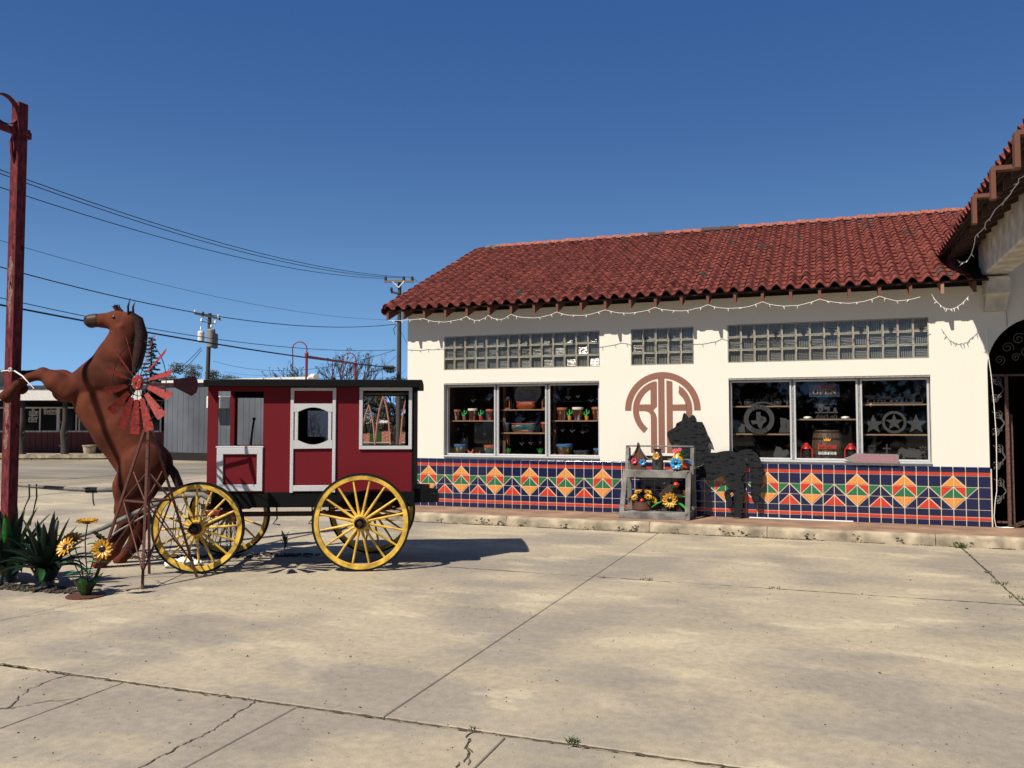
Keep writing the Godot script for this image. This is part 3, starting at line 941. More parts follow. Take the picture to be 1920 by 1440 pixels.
			for sx in [-1.0, 1.0]: t.quad(Vector3(sx * w * 0.5, 0, 0), Vector3(sx * w * 0.5, 0.06, 0), Vector3(sx * w * 0.5, 0.06, -0.03), Vector3(sx * w * 0.5, 0, -0.03), Vector3(sx, 0, 0))
			cache[key] = t.mesh()
		part(bed, "cap_tile", cache[key], M["navy"], Transform3D(Basis.IDENTITY, Vector3((x0 + x1) * 0.5, yB + p + 0.0535, 0.0195 + rnd(-0.0008, 0.0008))))

func glass_blocks(o: Node, r: Rect2, cols: int) -> void:
	var px := r.size.x / cols
	var py := r.size.y / 3.0
	var back := MB.new()
	back.box(Vector3(r.position.x + r.size.x * 0.5, r.position.y - 0.003, -0.06), Vector3(r.size.x, 0.012, 0.09))
	for i in range(1, cols): back.box(Vector3(r.position.x + px * i, r.position.y + r.size.y * 0.5, -0.062), Vector3(0.006, r.size.y, 0.084))
	for j in range(1, 3): back.box(Vector3(r.position.x + r.size.x * 0.5, r.position.y + py * j, -0.0645), Vector3(r.size.x, 0.006, 0.085))
	var panel := part(o, "block_panel", back, M["grout"])
	var kinds: Array = []
	for k in 3:                                          # 0 upright ribs, 1 level ribs, 2 a grid of both
		var rim := MB.new()
		var rib := MB.new()
		var pane := MB.new()
		var hx := px * 0.5 - 0.005
		var hy := py * 0.5 - 0.005
		for s in [-1.0, 1.0]:
			rim.box(Vector3(s * (hx - 0.004), 0, -0.04), Vector3(0.008, hy * 2, 0.078))
			rim.box(Vector3(0, s * (hy - 0.004), -0.04), Vector3(hx * 2 - 0.016, 0.008, 0.078))
		for i in 7:
			var a := -1.0 + (i + 0.5) / 3.5
			if k != 1: rib.tube([Vector3(a * (hx - 0.010), -hy + 0.009, -0.064), Vector3(a * (hx - 0.010), hy - 0.009, -0.064)], 0.0085, 8, false)
			if k != 0: rib.tube([Vector3(-hx + 0.009, a * (hy - 0.010), -0.050), Vector3(hx - 0.009, a * (hy - 0.010), -0.050)], 0.0085 if k == 1 else 0.005, 8, false)
		for z in [-0.006, -0.076]: pane.quad(Vector3(-hx + 0.009, -hy + 0.009, z), Vector3(hx - 0.009, -hy + 0.009, z), Vector3(hx - 0.009, hy - 0.009, z), Vector3(-hx + 0.009, hy - 0.009, z), Vector3(0, 0, 1))
		kinds.append(multi([[rim, M["block_rim"]], [rib, M["block_rib"]], [pane, M["block_glass"]]]))
	for i in cols:
		for j in 3:
			var k: int = posmod(i + j, 2)
			if rnd(0, 1) < 0.18: k = 2
			part(panel, "glass_block", kinds[k], null, xf(Vector3(r.position.x + px * (i + 0.5), r.position.y + py * (j + 0.5), -0.006)))
	for q in ([[0.14, 0.24], [0.80, 0.97]] if cols == 14 else [[0.22, 0.6]]):           # pale drapes hanging inside
		var cu := MB.new()
		var xa: float = r.position.x + r.size.x * q[0]
		var xb: float = r.position.x + r.size.x * q[1]
		cu.sheet(func(a: float, w: float) -> Vector3: return Vector3(lerpf(xa, xb, a), lerpf(2.42, 3.2, w), -0.36 + 0.025 * sin(a * (xb - xa) * 70.0)), 40, 1, Vector3(0, 0, 1))
		part(o, "drape", cu, M["curtain"])

func shop_window(o: Node, r: Rect2, mull: Array, shelves: Array) -> void:
	var f := MB.new()
	var x0 := r.position.x
	var x1 := r.end.x
	var y0 := r.position.y
	var y1 := r.end.y
	var z := -0.10
	f.box(Vector3((x0 + x1) * 0.5, y1 - 0.016, -0.07), Vector3(x1 - x0 - 0.004, 0.028, 0.13), 0.003)      # the grubby head board
	var frame := part(o, "shop_window", f, M["alu_dirty"])
	f = MB.new()
	f.box(Vector3((x0 + x1) * 0.5, y0 + 0.014, -0.055), Vector3(x1 - x0 - 0.004, 0.024, 0.17), 0.004)
	part(frame, "sill", f, M["alu"])
	for m in mull:
		f = MB.new()
		f.box(Vector3(m, (y0 + y1) * 0.5, -0.115), Vector3(0.026, y1 - y0 - 0.06, 0.05), 0.003)
		part(frame, "mullion", f, M["alu_dirty"])
	var edges: Array = [x0] + mull + [x1]
	for i in 3:
		var a: float = edges[i] + (0.012 if i == 0 else 0.015)
		var c: float = edges[i + 1] - (0.012 if i == 2 else 0.015)
		var s := MB.new()
		var yb := y0 + 0.03
		var yt := y1 - 0.034
		s.box(Vector3(a + 0.014, (yb + yt) * 0.5, z), Vector3(0.028, yt - yb, 0.045), 0.004)
		s.box(Vector3(c - 0.014, (yb + yt) * 0.5, z), Vector3(0.028, yt - yb, 0.045), 0.004)
		s.box(Vector3((a + c) * 0.5, yb + 0.014, z), Vector3(c - a - 0.056, 0.028, 0.045), 0.004)
		s.box(Vector3((a + c) * 0.5, yt - 0.014, z), Vector3(c - a - 0.056, 0.028, 0.045), 0.004)
		part(frame, "sash", s, M["alu"])
		var g := MB.new()
		g.quad(Vector3(a + 0.026, yb + 0.026, z), Vector3(c - 0.026, yb + 0.026, z), Vector3(c - 0.026, yt - 0.026, z), Vector3(a + 0.026, yt - 0.026, z), Vector3(0, 0, 1))
		part(frame, "pane", g, M["glass"])
	for q in shelves:
		var t := MB.new()
		t.box(Vector3((q[0] + q[1]) * 0.5, q[2] - 0.012, -0.31), Vector3(q[1] - q[0], 0.022, 0.24), 0.003)
		part(o, "display_shelf", t, M["shelf_wood"])

func canopy() -> void:
	# the roof over the forecourt: a beam on a corbel, rafters, boards, tile ends and three stepped wooden frames on the eave
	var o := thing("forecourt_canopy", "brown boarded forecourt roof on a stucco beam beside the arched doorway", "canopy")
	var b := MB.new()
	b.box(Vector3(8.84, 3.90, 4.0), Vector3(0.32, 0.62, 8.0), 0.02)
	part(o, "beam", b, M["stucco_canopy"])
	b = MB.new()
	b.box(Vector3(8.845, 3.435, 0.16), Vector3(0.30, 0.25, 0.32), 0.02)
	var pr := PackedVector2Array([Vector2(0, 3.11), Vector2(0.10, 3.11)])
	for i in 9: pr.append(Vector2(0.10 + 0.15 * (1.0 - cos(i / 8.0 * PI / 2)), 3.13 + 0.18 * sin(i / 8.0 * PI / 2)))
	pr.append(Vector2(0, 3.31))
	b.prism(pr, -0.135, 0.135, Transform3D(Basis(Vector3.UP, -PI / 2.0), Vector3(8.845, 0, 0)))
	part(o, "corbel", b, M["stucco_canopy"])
	var q := Basis(Vector3.BACK, atan(0.44))
	var deck := MB.new()
	for i in 14:
		var c := Vector3(8.29, 4.03, 0) + q * Vector3(0.06 + 0.25 * i, 0.0, 0)
		var bd := MB.new()
		bd.box(Vector3(c.x, c.y, 3.4), Vector3(0.243, 0.022, 9.2), 0.004, q)
		part(o, "deck_board", bd, M["deck"])
	for i in 21:
		var r := MB.new()
		r.prism(PackedVector2Array([Vector2(8.32, 3.90), Vector2(8.32, 4.028), Vector2(10.6, 5.03), Vector2(10.6, 4.90)]), -0.02, 0.02, xf(Vector3(0, 0, -0.35 + 0.40 * i)))
		part(o, "rafter", r, M["canopy_wood"])
	var fb := MB.new()
	fb.box(Vector3(8.285, 4.02, 3.4), Vector3(0.02, 0.05, 9.2))
	part(o, "eave_board", fb, M["deck"])
	var tm := [s_tile(0.201, 0.30, 71), s_tile(0.201, 0.30, 72)]
	var up := Basis(Vector3.UP, -PI / 2.0)
	for c in 46:
		for r in 2:
			var t := Transform3D(q * up, Vector3(8.275, 4.035, -1.2 + 0.2 * c) + q * Vector3(0.25 + 0.24 * r, 0.004, 0))
			part(o, "eave_tile", tm[rng.randi_range(0, 1)], M["tile%d" % rng.randi_range(0, 3)], t)
	for z in [3.36, 4.37, 5.39, 6.4]:
		var f := MB.new()
		f.prism(PackedVector2Array([Vector2(8.08, 3.64), Vector2(8.12, 3.64), Vector2(8.12, 3.905), Vector2(8.33, 3.905), Vector2(8.36, 3.945), Vector2(8.097, 3.945), Vector2(8.08, 3.928)]), z - 0.045, z + 0.045)
		part(o, "stepped_frame", f, M["rafter"])
	# upper roof behind: a plain deck so that the shade is right
	b = MB.new()
	var q2 := Basis(Vector3.BACK, atan(0.44))
	b.box(Vector3(9.92, 4.775, 3.4), Vector3(3.5, 0.03, 9.2), 0.0, q2)
	part(o, "roof_sheet", b, M["deck"])
	gate()
	# white mini-light strands
	var pts: Array = []
	var anchors := [-0.45, 0.234, 1.03, 1.42, 1.82, 2.61, 3.40, 4.19, 4.99, 5.78, 6.57, 7.36, 7.95]
	for i in anchors.size() - 1:
		for k in 8:
			var s := k / 8.0
			var sag: float = 0.075 if i != 0 else 0.015
			pts.append(Vector3(lerpf(anchors[i], anchors[i + 1], s), 3.345 - sag * 4.0 * s * (1.0 - s) + rnd(-0.005, 0.005), 0.385 + rnd(-0.006, 0.006)))
	strand("white mini lights looped along the rafter tails of the tiled roof", pts)
	pts = []
	for k in 25:
		var s := k / 24.0
		pts.append(Vector3(lerpf(8.02, 8.52, s), 3.345 - 0.26 * 4.0 * s * (1.0 - s) * (1.0 - 0.3 * s) + 0.01 * s, 0.36 + rnd(-0.008, 0.008)))
	strand("white mini lights hanging in one deep loop on the wall by the doorway", pts)
	pts = []
	for v in [[1796, 486], [1803, 492], [1812, 492], [1821, 476], [1830, 445], [1845, 425], [1858, 405], [1872, 388], [1886, 375], [1900, 355], [1912, 335], [1930, 318]]:
		var d := at(v[0], v[1], 1.0) - EYE
		pts.append(EYE + d * ((8.36 - EYE.x) / d.x))
	var fine: Array = []
	for i in pts.size() - 1:
		for k in 3: fine.append((pts[i] as Vector3).lerp(pts[i + 1], k / 3.0) + Vector3(rnd(-0.01, 0.01), rnd(-0.01, 0.01), 0))
	strand("white mini lights bunched under the brown canopy eave", fine)

func strand(label: String, pts: Array) -> void:
	var o := thing("string_lights", label, "string lights", Vector3.ZERO, 0.0, "strings of white mini lights")
	var b := MB.new()
	b.tube(pts, 0.0042, 5)
	part(o, "cord", b, M["cord_white"])
	var l := MB.new()
	for i in range(1, pts.size() - 1):
		if i % 2 == 0: continue
		var d := Vector3(rnd(-0.5, 0.5), rnd(-1.0, -0.1), rnd(-0.2, 0.6)).normalized()
		l.tube([pts[i], pts[i] + d * 0.02, pts[i] + d * 0.048], [0.0055, 0.006, 0.002], 5)
	tag(part(o, "mini_bulb", l, M["cord_white"]), "", "", "", "stuff")

func spiral(c: Vector3, r: float, a0: float, turns: float, n := 22) -> Array:
	var o: Array = []
	for i in n + 1:
		var s := float(i) / n
		var a := a0 + turns * TAU * s
		o.append(c + Vector3(cos(a), sin(a), 0) * r * (1.0 - 0.82 * s))
	return o

func gate() -> void:
	var o := thing("iron_gate", "brown iron gate frame filled with scrollwork in the arched doorway", "gate")
	var z := -0.2
	var b := MB.new()
	b.box(Vector3(8.99, 1.19, z), Vector3(0.045, 2.10, 0.045), 0.004)
	part(o, "upright", b, M["gate_brown"])
	b = MB.new()
	b.box(Vector3(9.055, 0.92, z - 0.1), Vector3(0.04, 1.55, 0.04), 0.004)
	part(o, "upright", b, M["gate_brown"])
	b = MB.new()
	b.box(Vector3(8.872, 2.235, z), Vector3(0.19, 0.036, 0.04), 0.004)
	part(o, "rail", b, M["gate_brown"])
	b = MB.new()
	b.box(Vector3(8.88, 0.19, z), Vector3(0.18, 0.03, 0.03), 0.004)
	part(o, "rail", b, M["gate_brown"])
	b = MB.new()
	b.box(Vector3(8.765, 1.3, z), Vector3(0.02, 2.3, 0.02))
	part(o, "upright", b, M["gate_iron"])
	b = MB.new()
	b.box(Vector3(9.44, 2.235, z - 0.02), Vector3(0.92, 0.03, 0.03), 0.003)
	part(o, "rail", b, M["gate_brown"])
	var y := 2.15
	var k := 0
	while y > 0.35:
		for s in [1.0, -1.0]:
			var c := Vector3(8.855 + 0.02 * s, y, z + 0.02)
			b = MB.new()
			var p := spiral(c, 0.062, PI * 0.5 if s > 0 else -PI * 0.5, -1.6 if s > 0 else 1.6)
			p.reverse()
			p.append(Vector3(8.955, y - 0.11 * s, z + 0.02))
			p.append(Vector3(8.90, y - 0.20 * s, z + 0.02))
			p.append(Vector3(8.80, y - 0.29 * s, z + 0.02))
			b.tube(p, 0.0055, 6)
			part(o, "scroll", b, M["gate_iron"])
			b = MB.new()
			p = spiral(Vector3(8.90, y - 0.20 * s, z + 0.02), 0.036, PI * 0.8, 1.3 * s, 14)
			b.tube(p, 0.0048, 6)
			part(o, "scroll", b, M["gate_iron"])
			y -= 0.235
		k += 1
	for c in [[8.92, 2.45, 0.07], [9.02, 2.62, 0.08], [9.16, 2.74, 0.08], [9.12, 2.48, 0.06], [9.25, 2.55, 0.07]]:
		b = MB.new()
		b.tube(spiral(Vector3(c[0], c[1], z), c[2], c[0] * 9.0, 1.6), 0.0055, 6)
		part(o, "scroll", b, M["gate_iron"])
	b = MB.new()                                         # white flex hanging down past the gate
	var pts: Array = []
	for v in [[1848, 612], [1852, 660], [1858, 700], [1864, 760], [1868, 815], [1869, 880], [1869, 922], [1866, 940], [1864, 970], [1868, 985], [1880, 991], [1900, 990], [1902, 982], [1890, 972], [1878, 968]]:
		var d := at(v[0], v[1], 1.0) - EYE
		pts.append(EYE + d * ((0.06 - EYE.z) / d.z))
	for i in range(9, pts.size()): pts[i].y = 0.146 + 0.004 * (i % 2)
	for i in range(9, pts.size()): pts[i].z += 0.03 * sin(i * 1.3)
	b.tube(pts, 0.0055, 6)
	single("extension_flex", "thin white flex hanging down past the iron gate and coiled on the walk", "cable", b, M["cord_white"])
	b = MB.new()
	b.box(Vector3(8.975, 3.36, 0.05), Vector3(0.07, 0.035, 0.10), 0.006)
	b.tube([Vector3(8.95, 3.36, 0.0), Vector3(8.96, 3.2, 0.006), Vector3(8.985, 3.05, 0.006), Vector3(8.985, 2.9, 0.006)], 0.004, 5)
	single("wall_lamp", "small wall fitting with a wire trailing down to the arch", "lamp", b, M["alu_dirty"])

# ---- what stands in the shop windows ----
func pot_texture(key: String, base: Color, cols: Array, band: Color, seed_: int) -> StandardMaterial3D:
	var w := 128
	var h := 64
	var im := Image.create(w, h, false, Image.FORMAT_RGB8)
	im.fill(base)
	var r := RandomNumberGenerator.new()
	r.seed = seed_
	for q in 34:                                          # painted flowers and leaves
		var cx := r.randi_range(0, w)
		var cy := r.randi_range(12, h - 8)
		var c: Color = cols[r.randi_range(0, cols.size() - 1)]
		var rad := r.randf_range(3.0, 6.5)
		var lobes := r.randi_range(3, 5)
		for y in range(-8, 9):
			for x in range(-8, 9):
				var d := sqrt(float(x * x + y * y))
				var lim := rad * (0.72 + 0.28 * cos(lobes * atan2(y, x) + q))
				if d < lim and cy + y >= 0 and cy + y < h: im.set_pixel(posmod(cx + x, w), cy + y, c if d > lim * 0.3 else Color(0.9, 0.75, 0.2))
	for y in h:
		for x in w: im.set_pixel(x, y, im.get_pixel(x, y).darkened(0.30))
	im.fill_rect(Rect2i(0, 0, w, 9), band)
	im.fill_rect(Rect2i(0, 9, w, 1), Color(0.1, 0.08, 0.08))
	var m := StandardMaterial3D.new()
	m.resource_name = key
	m.albedo_texture = ImageTexture.create_from_image(im)
	m.roughness = 0.3
	M[key] = m
	return m

func flower_pot(label: String, x: float, y: float, w: float, h: float, m: String, z := -0.29, group := "painted pots in the left window") -> void:
	var o := thing("painted_pot", label, "pot", Vector3(x, y, z), rnd(0, TAU), group)
	var b := MB.new()
	b.lathe([Vector2(0.02, 0.004), Vector2(0.02, 0.0), Vector2(w * 0.34, 0.0), Vector2(w * 0.47, h * 0.80), Vector2(w * 0.475, h * 0.82)], 20)
	part(o, "body", b, M[m])
	b = MB.new()
	b.lathe([Vector2(w * 0.47, h * 0.80), Vector2(w * 0.5, h * 0.83), Vector2(w * 0.5, h * 0.98), Vector2(w * 0.485, h), Vector2(w * 0.44, h), Vector2(w * 0.42, h * 0.6), Vector2(0.0, h * 0.55)], 20)
	part(o, "rim", b, M[m + "_rim"])

func long_planter(label: String, x0: float, x1: float, y: float, h: float, m: String) -> void:
	var o := thing("painted_planter", label, "planter", Vector3((x0 + x1) * 0.5, y, -0.29))
	var b := MB.new()
	var w := x1 - x0
	var seg := 16
	b.sheet(func(a: float, q: float) -> Vector3:
		var t := a * TAU
		var bulge := 1.0 - 0.18 * pow(absf(q * 2.0 - 1.1), 2.0)
		return Vector3(signf(cos(t)) * pow(absf(cos(t)), 0.5) * w * 0.5 * bulge, q * h, -signf(sin(t)) * pow(absf(sin(t)), 0.5) * 0.075 * bulge), 28, 5, Vector3.ZERO)
	part(o, "body", b, M[m])
	b = MB.new()
	for s in [-1.0, 1.0]:
		b.bar(Vector3(-w * 0.47, h + 0.004, s * 0.062), Vector3(w * 0.47, h + 0.004, s * 0.062), 0.014, 0.014, 0.003)
		b.bar(Vector3(s * w * 0.46, h + 0.004, -0.062), Vector3(s * w * 0.46, h + 0.004, 0.062), 0.014, 0.014, 0.003)
	b.box(Vector3(0, h * 0.7, 0), Vector3(w * 0.85, 0.01, 0.10))
	part(o, "rim", b, M[m + "_rim"])

func toy_cactus(label: String, x: float, y: float, potc: String) -> void:
	var o := thing("metal_cactus", label, "ornament", Vector3(x, y, -0.27), 0.0, "green metal cacti in little pots")
	var b := MB.new()
	b.lathe([Vector2(0.0, 0.0), Vector2(0.026, 0.0), Vector2(0.036, 0.06), Vector2(0.038, 0.072), Vector2(0.030, 0.072), Vector2(0.0, 0.065)], 12)
	part(o, "pot", b, M[potc])
	b = MB.new()
	b.tube([Vector3(0, 0.06, 0), Vector3(0, 0.17, 0), Vector3(0, 0.185, 0)], [0.015, 0.015, 0.004], 8)
	part(o, "stem", b, M["cactus"])
	for s in [-1.0, 1.0]:
		b = MB.new()
		b.tube([Vector3(0, 0.095 + 0.015 * s, 0), Vector3(0.032 * s, 0.10 + 0.015 * s, 0), Vector3(0.042 * s, 0.115 + 0.015 * s, 0), Vector3(0.044 * s, 0.155 + 0.012 * s, 0)], [0.010, 0.012, 0.012, 0.006], 7)
		part(o, "arm", b, M["cactus"])

func toy_agave(label: String, x: float, y: float) -> void:
	var o := thing("metal_agave", label, "ornament", Vector3(x, y, -0.27), 0.0, "little green agaves in magenta pots")
	var b := MB.new()
	b.lathe([Vector2(0.0, 0.0), Vector2(0.03, 0.0), Vector2(0.042, 0.07), Vector2(0.034, 0.07), Vector2(0.0, 0.06)], 12)
	part(o, "pot", b, M["pink_petal"])
	for k in 9:
		var a := TAU * k / 9.0
		var t := 0.25 + 0.35 * (k % 2)
		b = MB.new()
		leaf(b, Vector3(0, 0.06, 0), Vector3(cos(a) * t, 1.0, sin(a) * t).normalized(), 0.16, 0.022, 0.03)
		part(o, "leaf", b, M["cactus"])

func leaf(b: MB, p: Vector3, d: Vector3, l: float, w: float, droop: float, fold := 0.35) -> void:   # a pointed leaf with a folded middle, two-sided with thickness
	var side := d.cross(Vector3.UP)
	side = side.normalized() if side.length() > 0.05 else Vector3.RIGHT
	var up := side.cross(d).normalized()
	for th in [0.0, -0.003]:
		b.sheet(func(a: float, q: float) -> Vector3:
			var e := (q - 0.5) * 2.0
			var wid := w * (0.55 + 0.45 * sin(a * PI * 0.9)) * pow(maxf(0.0, 1.0 - a), 0.45) if a < 1.0 else 0.0
			return p + d * l * a + Vector3.DOWN * droop * a * a * a + side * e * wid + up * (absf(e) * wid * fold + th), 8, 4, up if th == 0.0 else -up)

func star_poly(c: Vector2, r: float, inner := 0.42, n := 5) -> PackedVector2Array:
	var p := PackedVector2Array()
	for i in n * 2:
		var a := PI / 2 + PI * i / n
		p.append(c + Vector2(cos(a), sin(a)) * (r if i % 2 == 0 else r * inner))
	return p

func poly(a: Array, c: Vector2, s: float) -> PackedVector2Array:
	var p := PackedVector2Array()
	for i in range(0, a.size(), 2): p.append(c + Vector2(a[i], a[i + 1]) * s)
	return p

const COW := [0.0, 0.0, 0.05, 0.55, -0.12, 0.75, -0.2, 0.62, -0.28, 0.65, -0.25, 0.8, -0.35, 0.95, -0.15, 0.92, 0.0, 1.0, 0.9, 0.98, 1.02, 0.9, 1.02, 0.5, 0.97, 0.5, 0.95, 0.0, 0.85, 0.0, 0.82, 0.45, 0.3, 0.42, 0.2, 0.45, 0.14, 0.0]
const HORSE := [0.0, 0.0, 0.02, 0.5, -0.05, 0.7, -0.18, 0.5, -0.28, 0.42, -0.36, 0.5, -0.25, 0.7, -0.2, 0.92, -0.05, 1.05, 0.05, 1.0, 0.3, 0.92, 0.75, 0.95, 0.95, 0.9, 1.05, 0.7, 1.03, 0.2, 0.98, 0.5, 0.9, 0.4, 0.95, 0.0, 0.86, 0.0, 0.78, 0.42, 0.3, 0.42, 0.15, 0.45, 0.1, 0.0]

func cutout(label: String, polys: Array, z := -0.26, category := "cutout", m := "steel_cut") -> MeshInstance3D:
	var b := MB.new()
	var i := 0
	for p in polys:
		b.prism(p, z - 0.002 - 0.0003 * i, z + 0.002 + 0.0003 * i)
		i += 1
	return single("steel_cutout", label, category, b, M[m], "sheet steel cutouts in the right window")

func toy_windmill(c: Vector2, h: float) -> Array:
	var a: Array = []
	for s in [-1.0, 1.0]: a.append(PackedVector2Array([c + Vector2(s * h * 0.22, 0), c + Vector2(s * h * 0.26, 0), c + Vector2(s * h * 0.03, h * 0.72), c + Vector2(0, h * 0.72)]))
	for y in [0.15, 0.4]: a.append(PackedVector2Array([c + Vector2(-h * 0.22 * (1.0 - y), y * h), c + Vector2(h * 0.22 * (1.0 - y), y * h), c + Vector2(h * 0.22 * (1.0 - y), y * h + h * 0.03), c + Vector2(-h * 0.22 * (1.0 - y), y * h + h * 0.03)]))
	for k in 8:
		var t := TAU * k / 8.0
		var d := Vector2(cos(t), sin(t))
		var e := Vector2(-d.y, d.x)
		var m := c + Vector2(0, h * 0.78)
		a.append(PackedVector2Array([m + d * h * 0.03, m + d * h * 0.2 + e * h * 0.04, m + d * h * 0.2 - e * h * 0.04]))
	return a

func lantern(label: String, x: float, y: float, h: float, m: String) -> void:
	var o := thing("barn_lantern", label, "lantern", Vector3(x, y, -0.24), 0.0, "red barn lanterns beside the barrel")
	var b := MB.new()
	var r := h * 0.2
	b.lathe([Vector2(0, 0), Vector2(r * 1.05, 0), Vector2(r * 1.05, h * 0.10), Vector2(r * 0.7, h * 0.17), Vector2(r * 0.55, h * 0.25), Vector2(0, h * 0.25)], 14)
	part(o, "base", b, M[m])
	b = MB.new()
	b.lathe([Vector2(r * 0.5, h * 0.25), Vector2(r * 0.75, h * 0.40), Vector2(r * 0.6, h * 0.62), Vector2(r * 0.45, h * 0.70)], 14)
	part(o, "globe", b, M["glass"])
	b = MB.new()
	b.lathe([Vector2(r * 0.8, h * 0.70), Vector2(r * 0.55, h * 0.78), Vector2(r * 0.5, h * 0.90), Vector2(r * 0.6, h * 0.92), Vector2(r * 0.3, h * 0.98), Vector2(0, h * 0.98)], 14)
	part(o, "chimney", b, M[m])
	for s in [-1.0, 1.0]:
		b = MB.new()
		b.tube([Vector3(s * r * 0.9, h * 0.08, 0), Vector3(s * r * 1.35, h * 0.2, 0), Vector3(s * r * 1.3, h * 0.65, 0), Vector3(s * r * 0.6, h * 0.86, 0)], r * 0.15, 7)
		part(o, "side_tube", b, M[m])

func window_goods() -> void:
	var brown := Color(0.36, 0.19, 0.12)
	var white := Color(0.86, 0.84, 0.78)
	pot_texture("pot_flower", brown, [white, Color(0.75, 0.35, 0.15), white, Color(0.45, 0.12, 0.10)], Color(0.42, 0.22, 0.13), 1)
	pot_texture("pot_owl", Color(0.36, 0.13, 0.11), [white, Color(0.75, 0.68, 0.2), white, Color(0.2, 0.35, 0.6)], white, 2)
	pot_texture("pot_multi", Color(0.30, 0.24, 0.18), [white, Color(0.75, 0.30, 0.14), Color(0.18, 0.45, 0.30), Color(0.15, 0.3, 0.55), Color(0.8, 0.6, 0.2)], Color(0.20, 0.36, 0.55), 3)
	pot_texture("pot_orange", Color(0.72, 0.25, 0.10), [white, Color(0.08, 0.12, 0.3), Color(0.1, 0.42, 0.35), Color(0.8, 0.5, 0.1)], Color(0.45, 0.2, 0.1), 4)
	pot_texture("pot_teal", Color(0.10, 0.34, 0.33), [Color(0.8, 0.25, 0.12), white, Color(0.1, 0.3, 0.6), Color(0.85, 0.7, 0.5)], Color(0.55, 0.25, 0.12), 5)
	pot_texture("pot_yellow", Color(0.42, 0.33, 0.10), [white, Color(0.85, 0.72, 0.15), Color(0.1, 0.12, 0.15)], Color(0.15, 0.16, 0.2), 6)
	for k in [["pot_flower", 0.30, 0.11, 0.055], ["pot_owl", 0.6, 0.58, 0.5], ["pot_multi", 0.03, 0.11, 0.24], ["pot_orange", 0.35, 0.10, 0.04], ["pot_teal", 0.30, 0.07, 0.04], ["pot_yellow", 0.02, 0.03, 0.05]]:
		mat(k[0] + "_rim", lin(k[1], k[2], k[3]), 0.3)
	var s1 := 1.613
	var s2 := 1.801
	var s3 := 1.406
	var f := 0.962
	flower_pot("brown pot with white flowers, first on the shelf of the left pane", 0.56, s1, 0.155, 0.185, "pot_flower")
	flower_pot("white and brown owl-patterned pot in the middle of the left pane's shelf", 0.86, s1, 0.175, 0.205, "pot_owl")
	flower_pot("brown pot with white flowers at the right end of the left pane's shelf", 1.19, s1, 0.16, 0.19, "pot_flower")
	toy_cactus("green metal cactus in a dark brown pot between flowered pot and owl pot, left pane", 0.71, s1, "terracotta")
	toy_cactus("green metal cactus in a red pot right of the owl pot, left pane", 1.02, s1, "lantern_red")
	flower_pot("large flowered pot with blue rim on the floor of the left pane", 0.63, f, 0.24, 0.235, "pot_multi")
	flower_pot("large flowered pot with terracotta rim on the floor of the left pane", 1.20, f, 0.24, 0.225, "pot_teal")
	for k in 2:
		var o := thing("toy_rooster", ["larger orange rooster figure between the two floor pots, left pane", "smaller orange rooster figure beside the terracotta-rimmed pot, left pane"][k], "figurine", Vector3([0.85, 0.99][k], f, -0.22), 0.0, "rooster figures")
		var sc: float = [1.0, 0.75][k]
		var b := MB.new()
		b.lathe([Vector2(0, 0), Vector2(0.035, 0), Vector2(0.03, 0.012), Vector2(0.008, 0.02), Vector2(0.008, 0.05)], 10, Transform3D(Basis.from_scale(Vector3.ONE * sc), Vector3.ZERO))
		part(o, "base", b, M["pot_yellow"])
		b = MB.new()
		b.tube([Vector3(-0.05, 0.13, 0) * sc, Vector3(-0.02, 0.08, 0) * sc, Vector3(0.015, 0.07, 0) * sc, Vector3(0.035, 0.10, 0) * sc, Vector3(0.04, 0.13, 0) * sc, Vector3(0.06, 0.128, 0) * sc], [0.008 * sc, 0.03 * sc, 0.034 * sc, 0.024 * sc, 0.016 * sc, 0.003], 9)
		part(o, "body", b, M["pot_orange_rim"])
		b = MB.new()
		b.prism(PackedVector2Array([Vector2(0.03, 0.14) * sc, Vector2(0.05, 0.14) * sc, Vector2(0.05, 0.16) * sc, Vector2(0.04, 0.152) * sc, Vector2(0.032, 0.163) * sc]), -0.003, 0.003)
		part(o, "comb", b, M["lantern_red"])
	# middle pane
	for k in 2:
		var o := thing("wood_lantern", ["brown framed lantern left of the grey dish, middle pane", "brown framed lantern right of the grey dish, middle pane"][k], "lantern", Vector3([1.52, 2.20][k], s2, -0.28), 0.0, "brown framed lanterns")
		var b := MB.new()
		b.box(Vector3(0, 0.012, 0), Vector3(0.105, 0.024, 0.105), 0.003)
		b.box(Vector3(0, 0.158, 0), Vector3(0.105, 0.02, 0.105), 0.003)
		part(o, "frame", b, M["terracotta"])
		for sx in [-1.0, 1.0]:
			for sz in [-1.0, 1.0]:
				b = MB.new()
				b.box(Vector3(sx * 0.042, 0.086, sz * 0.042), Vector3(0.013, 0.124, 0.013))
				part(o, "post", b, M["terracotta"])
		b = MB.new()
		b.lathe([Vector2(0.05, 0.168), Vector2(0.03, 0.19), Vector2(0.03, 0.205), Vector2(0.036, 0.207), Vector2(0, 0.22)], 12)
		part(o, "cap", b, M["silver"])
	var d := MB.new()
	d.lathe([Vector2(0.0, 0.0), Vector2(0.14, 0.012), Vector2(0.21, 0.04), Vector2(0.235, 0.075), Vector2(0.242, 0.075), Vector2(0.215, 0.032), Vector2(0.14, 0.003), Vector2(0, -0.01)], 28, Transform3D(Basis(Vector3.RIGHT, 1.05), Vector3(1.86, 2.03, -0.40)))
	single("grey_dish", "big grey metal dish leaning behind the orange planter, middle pane", "dish", d, M["alu_dirty"])
	long_planter("short orange painted planter on the upper shelf of the middle pane", 1.68, 2.02, s2, 0.115, "pot_orange")
	long_planter("long teal and red painted planter on the middle shelf of the middle pane", 1.59, 2.03, s3, 0.145, "pot_teal")
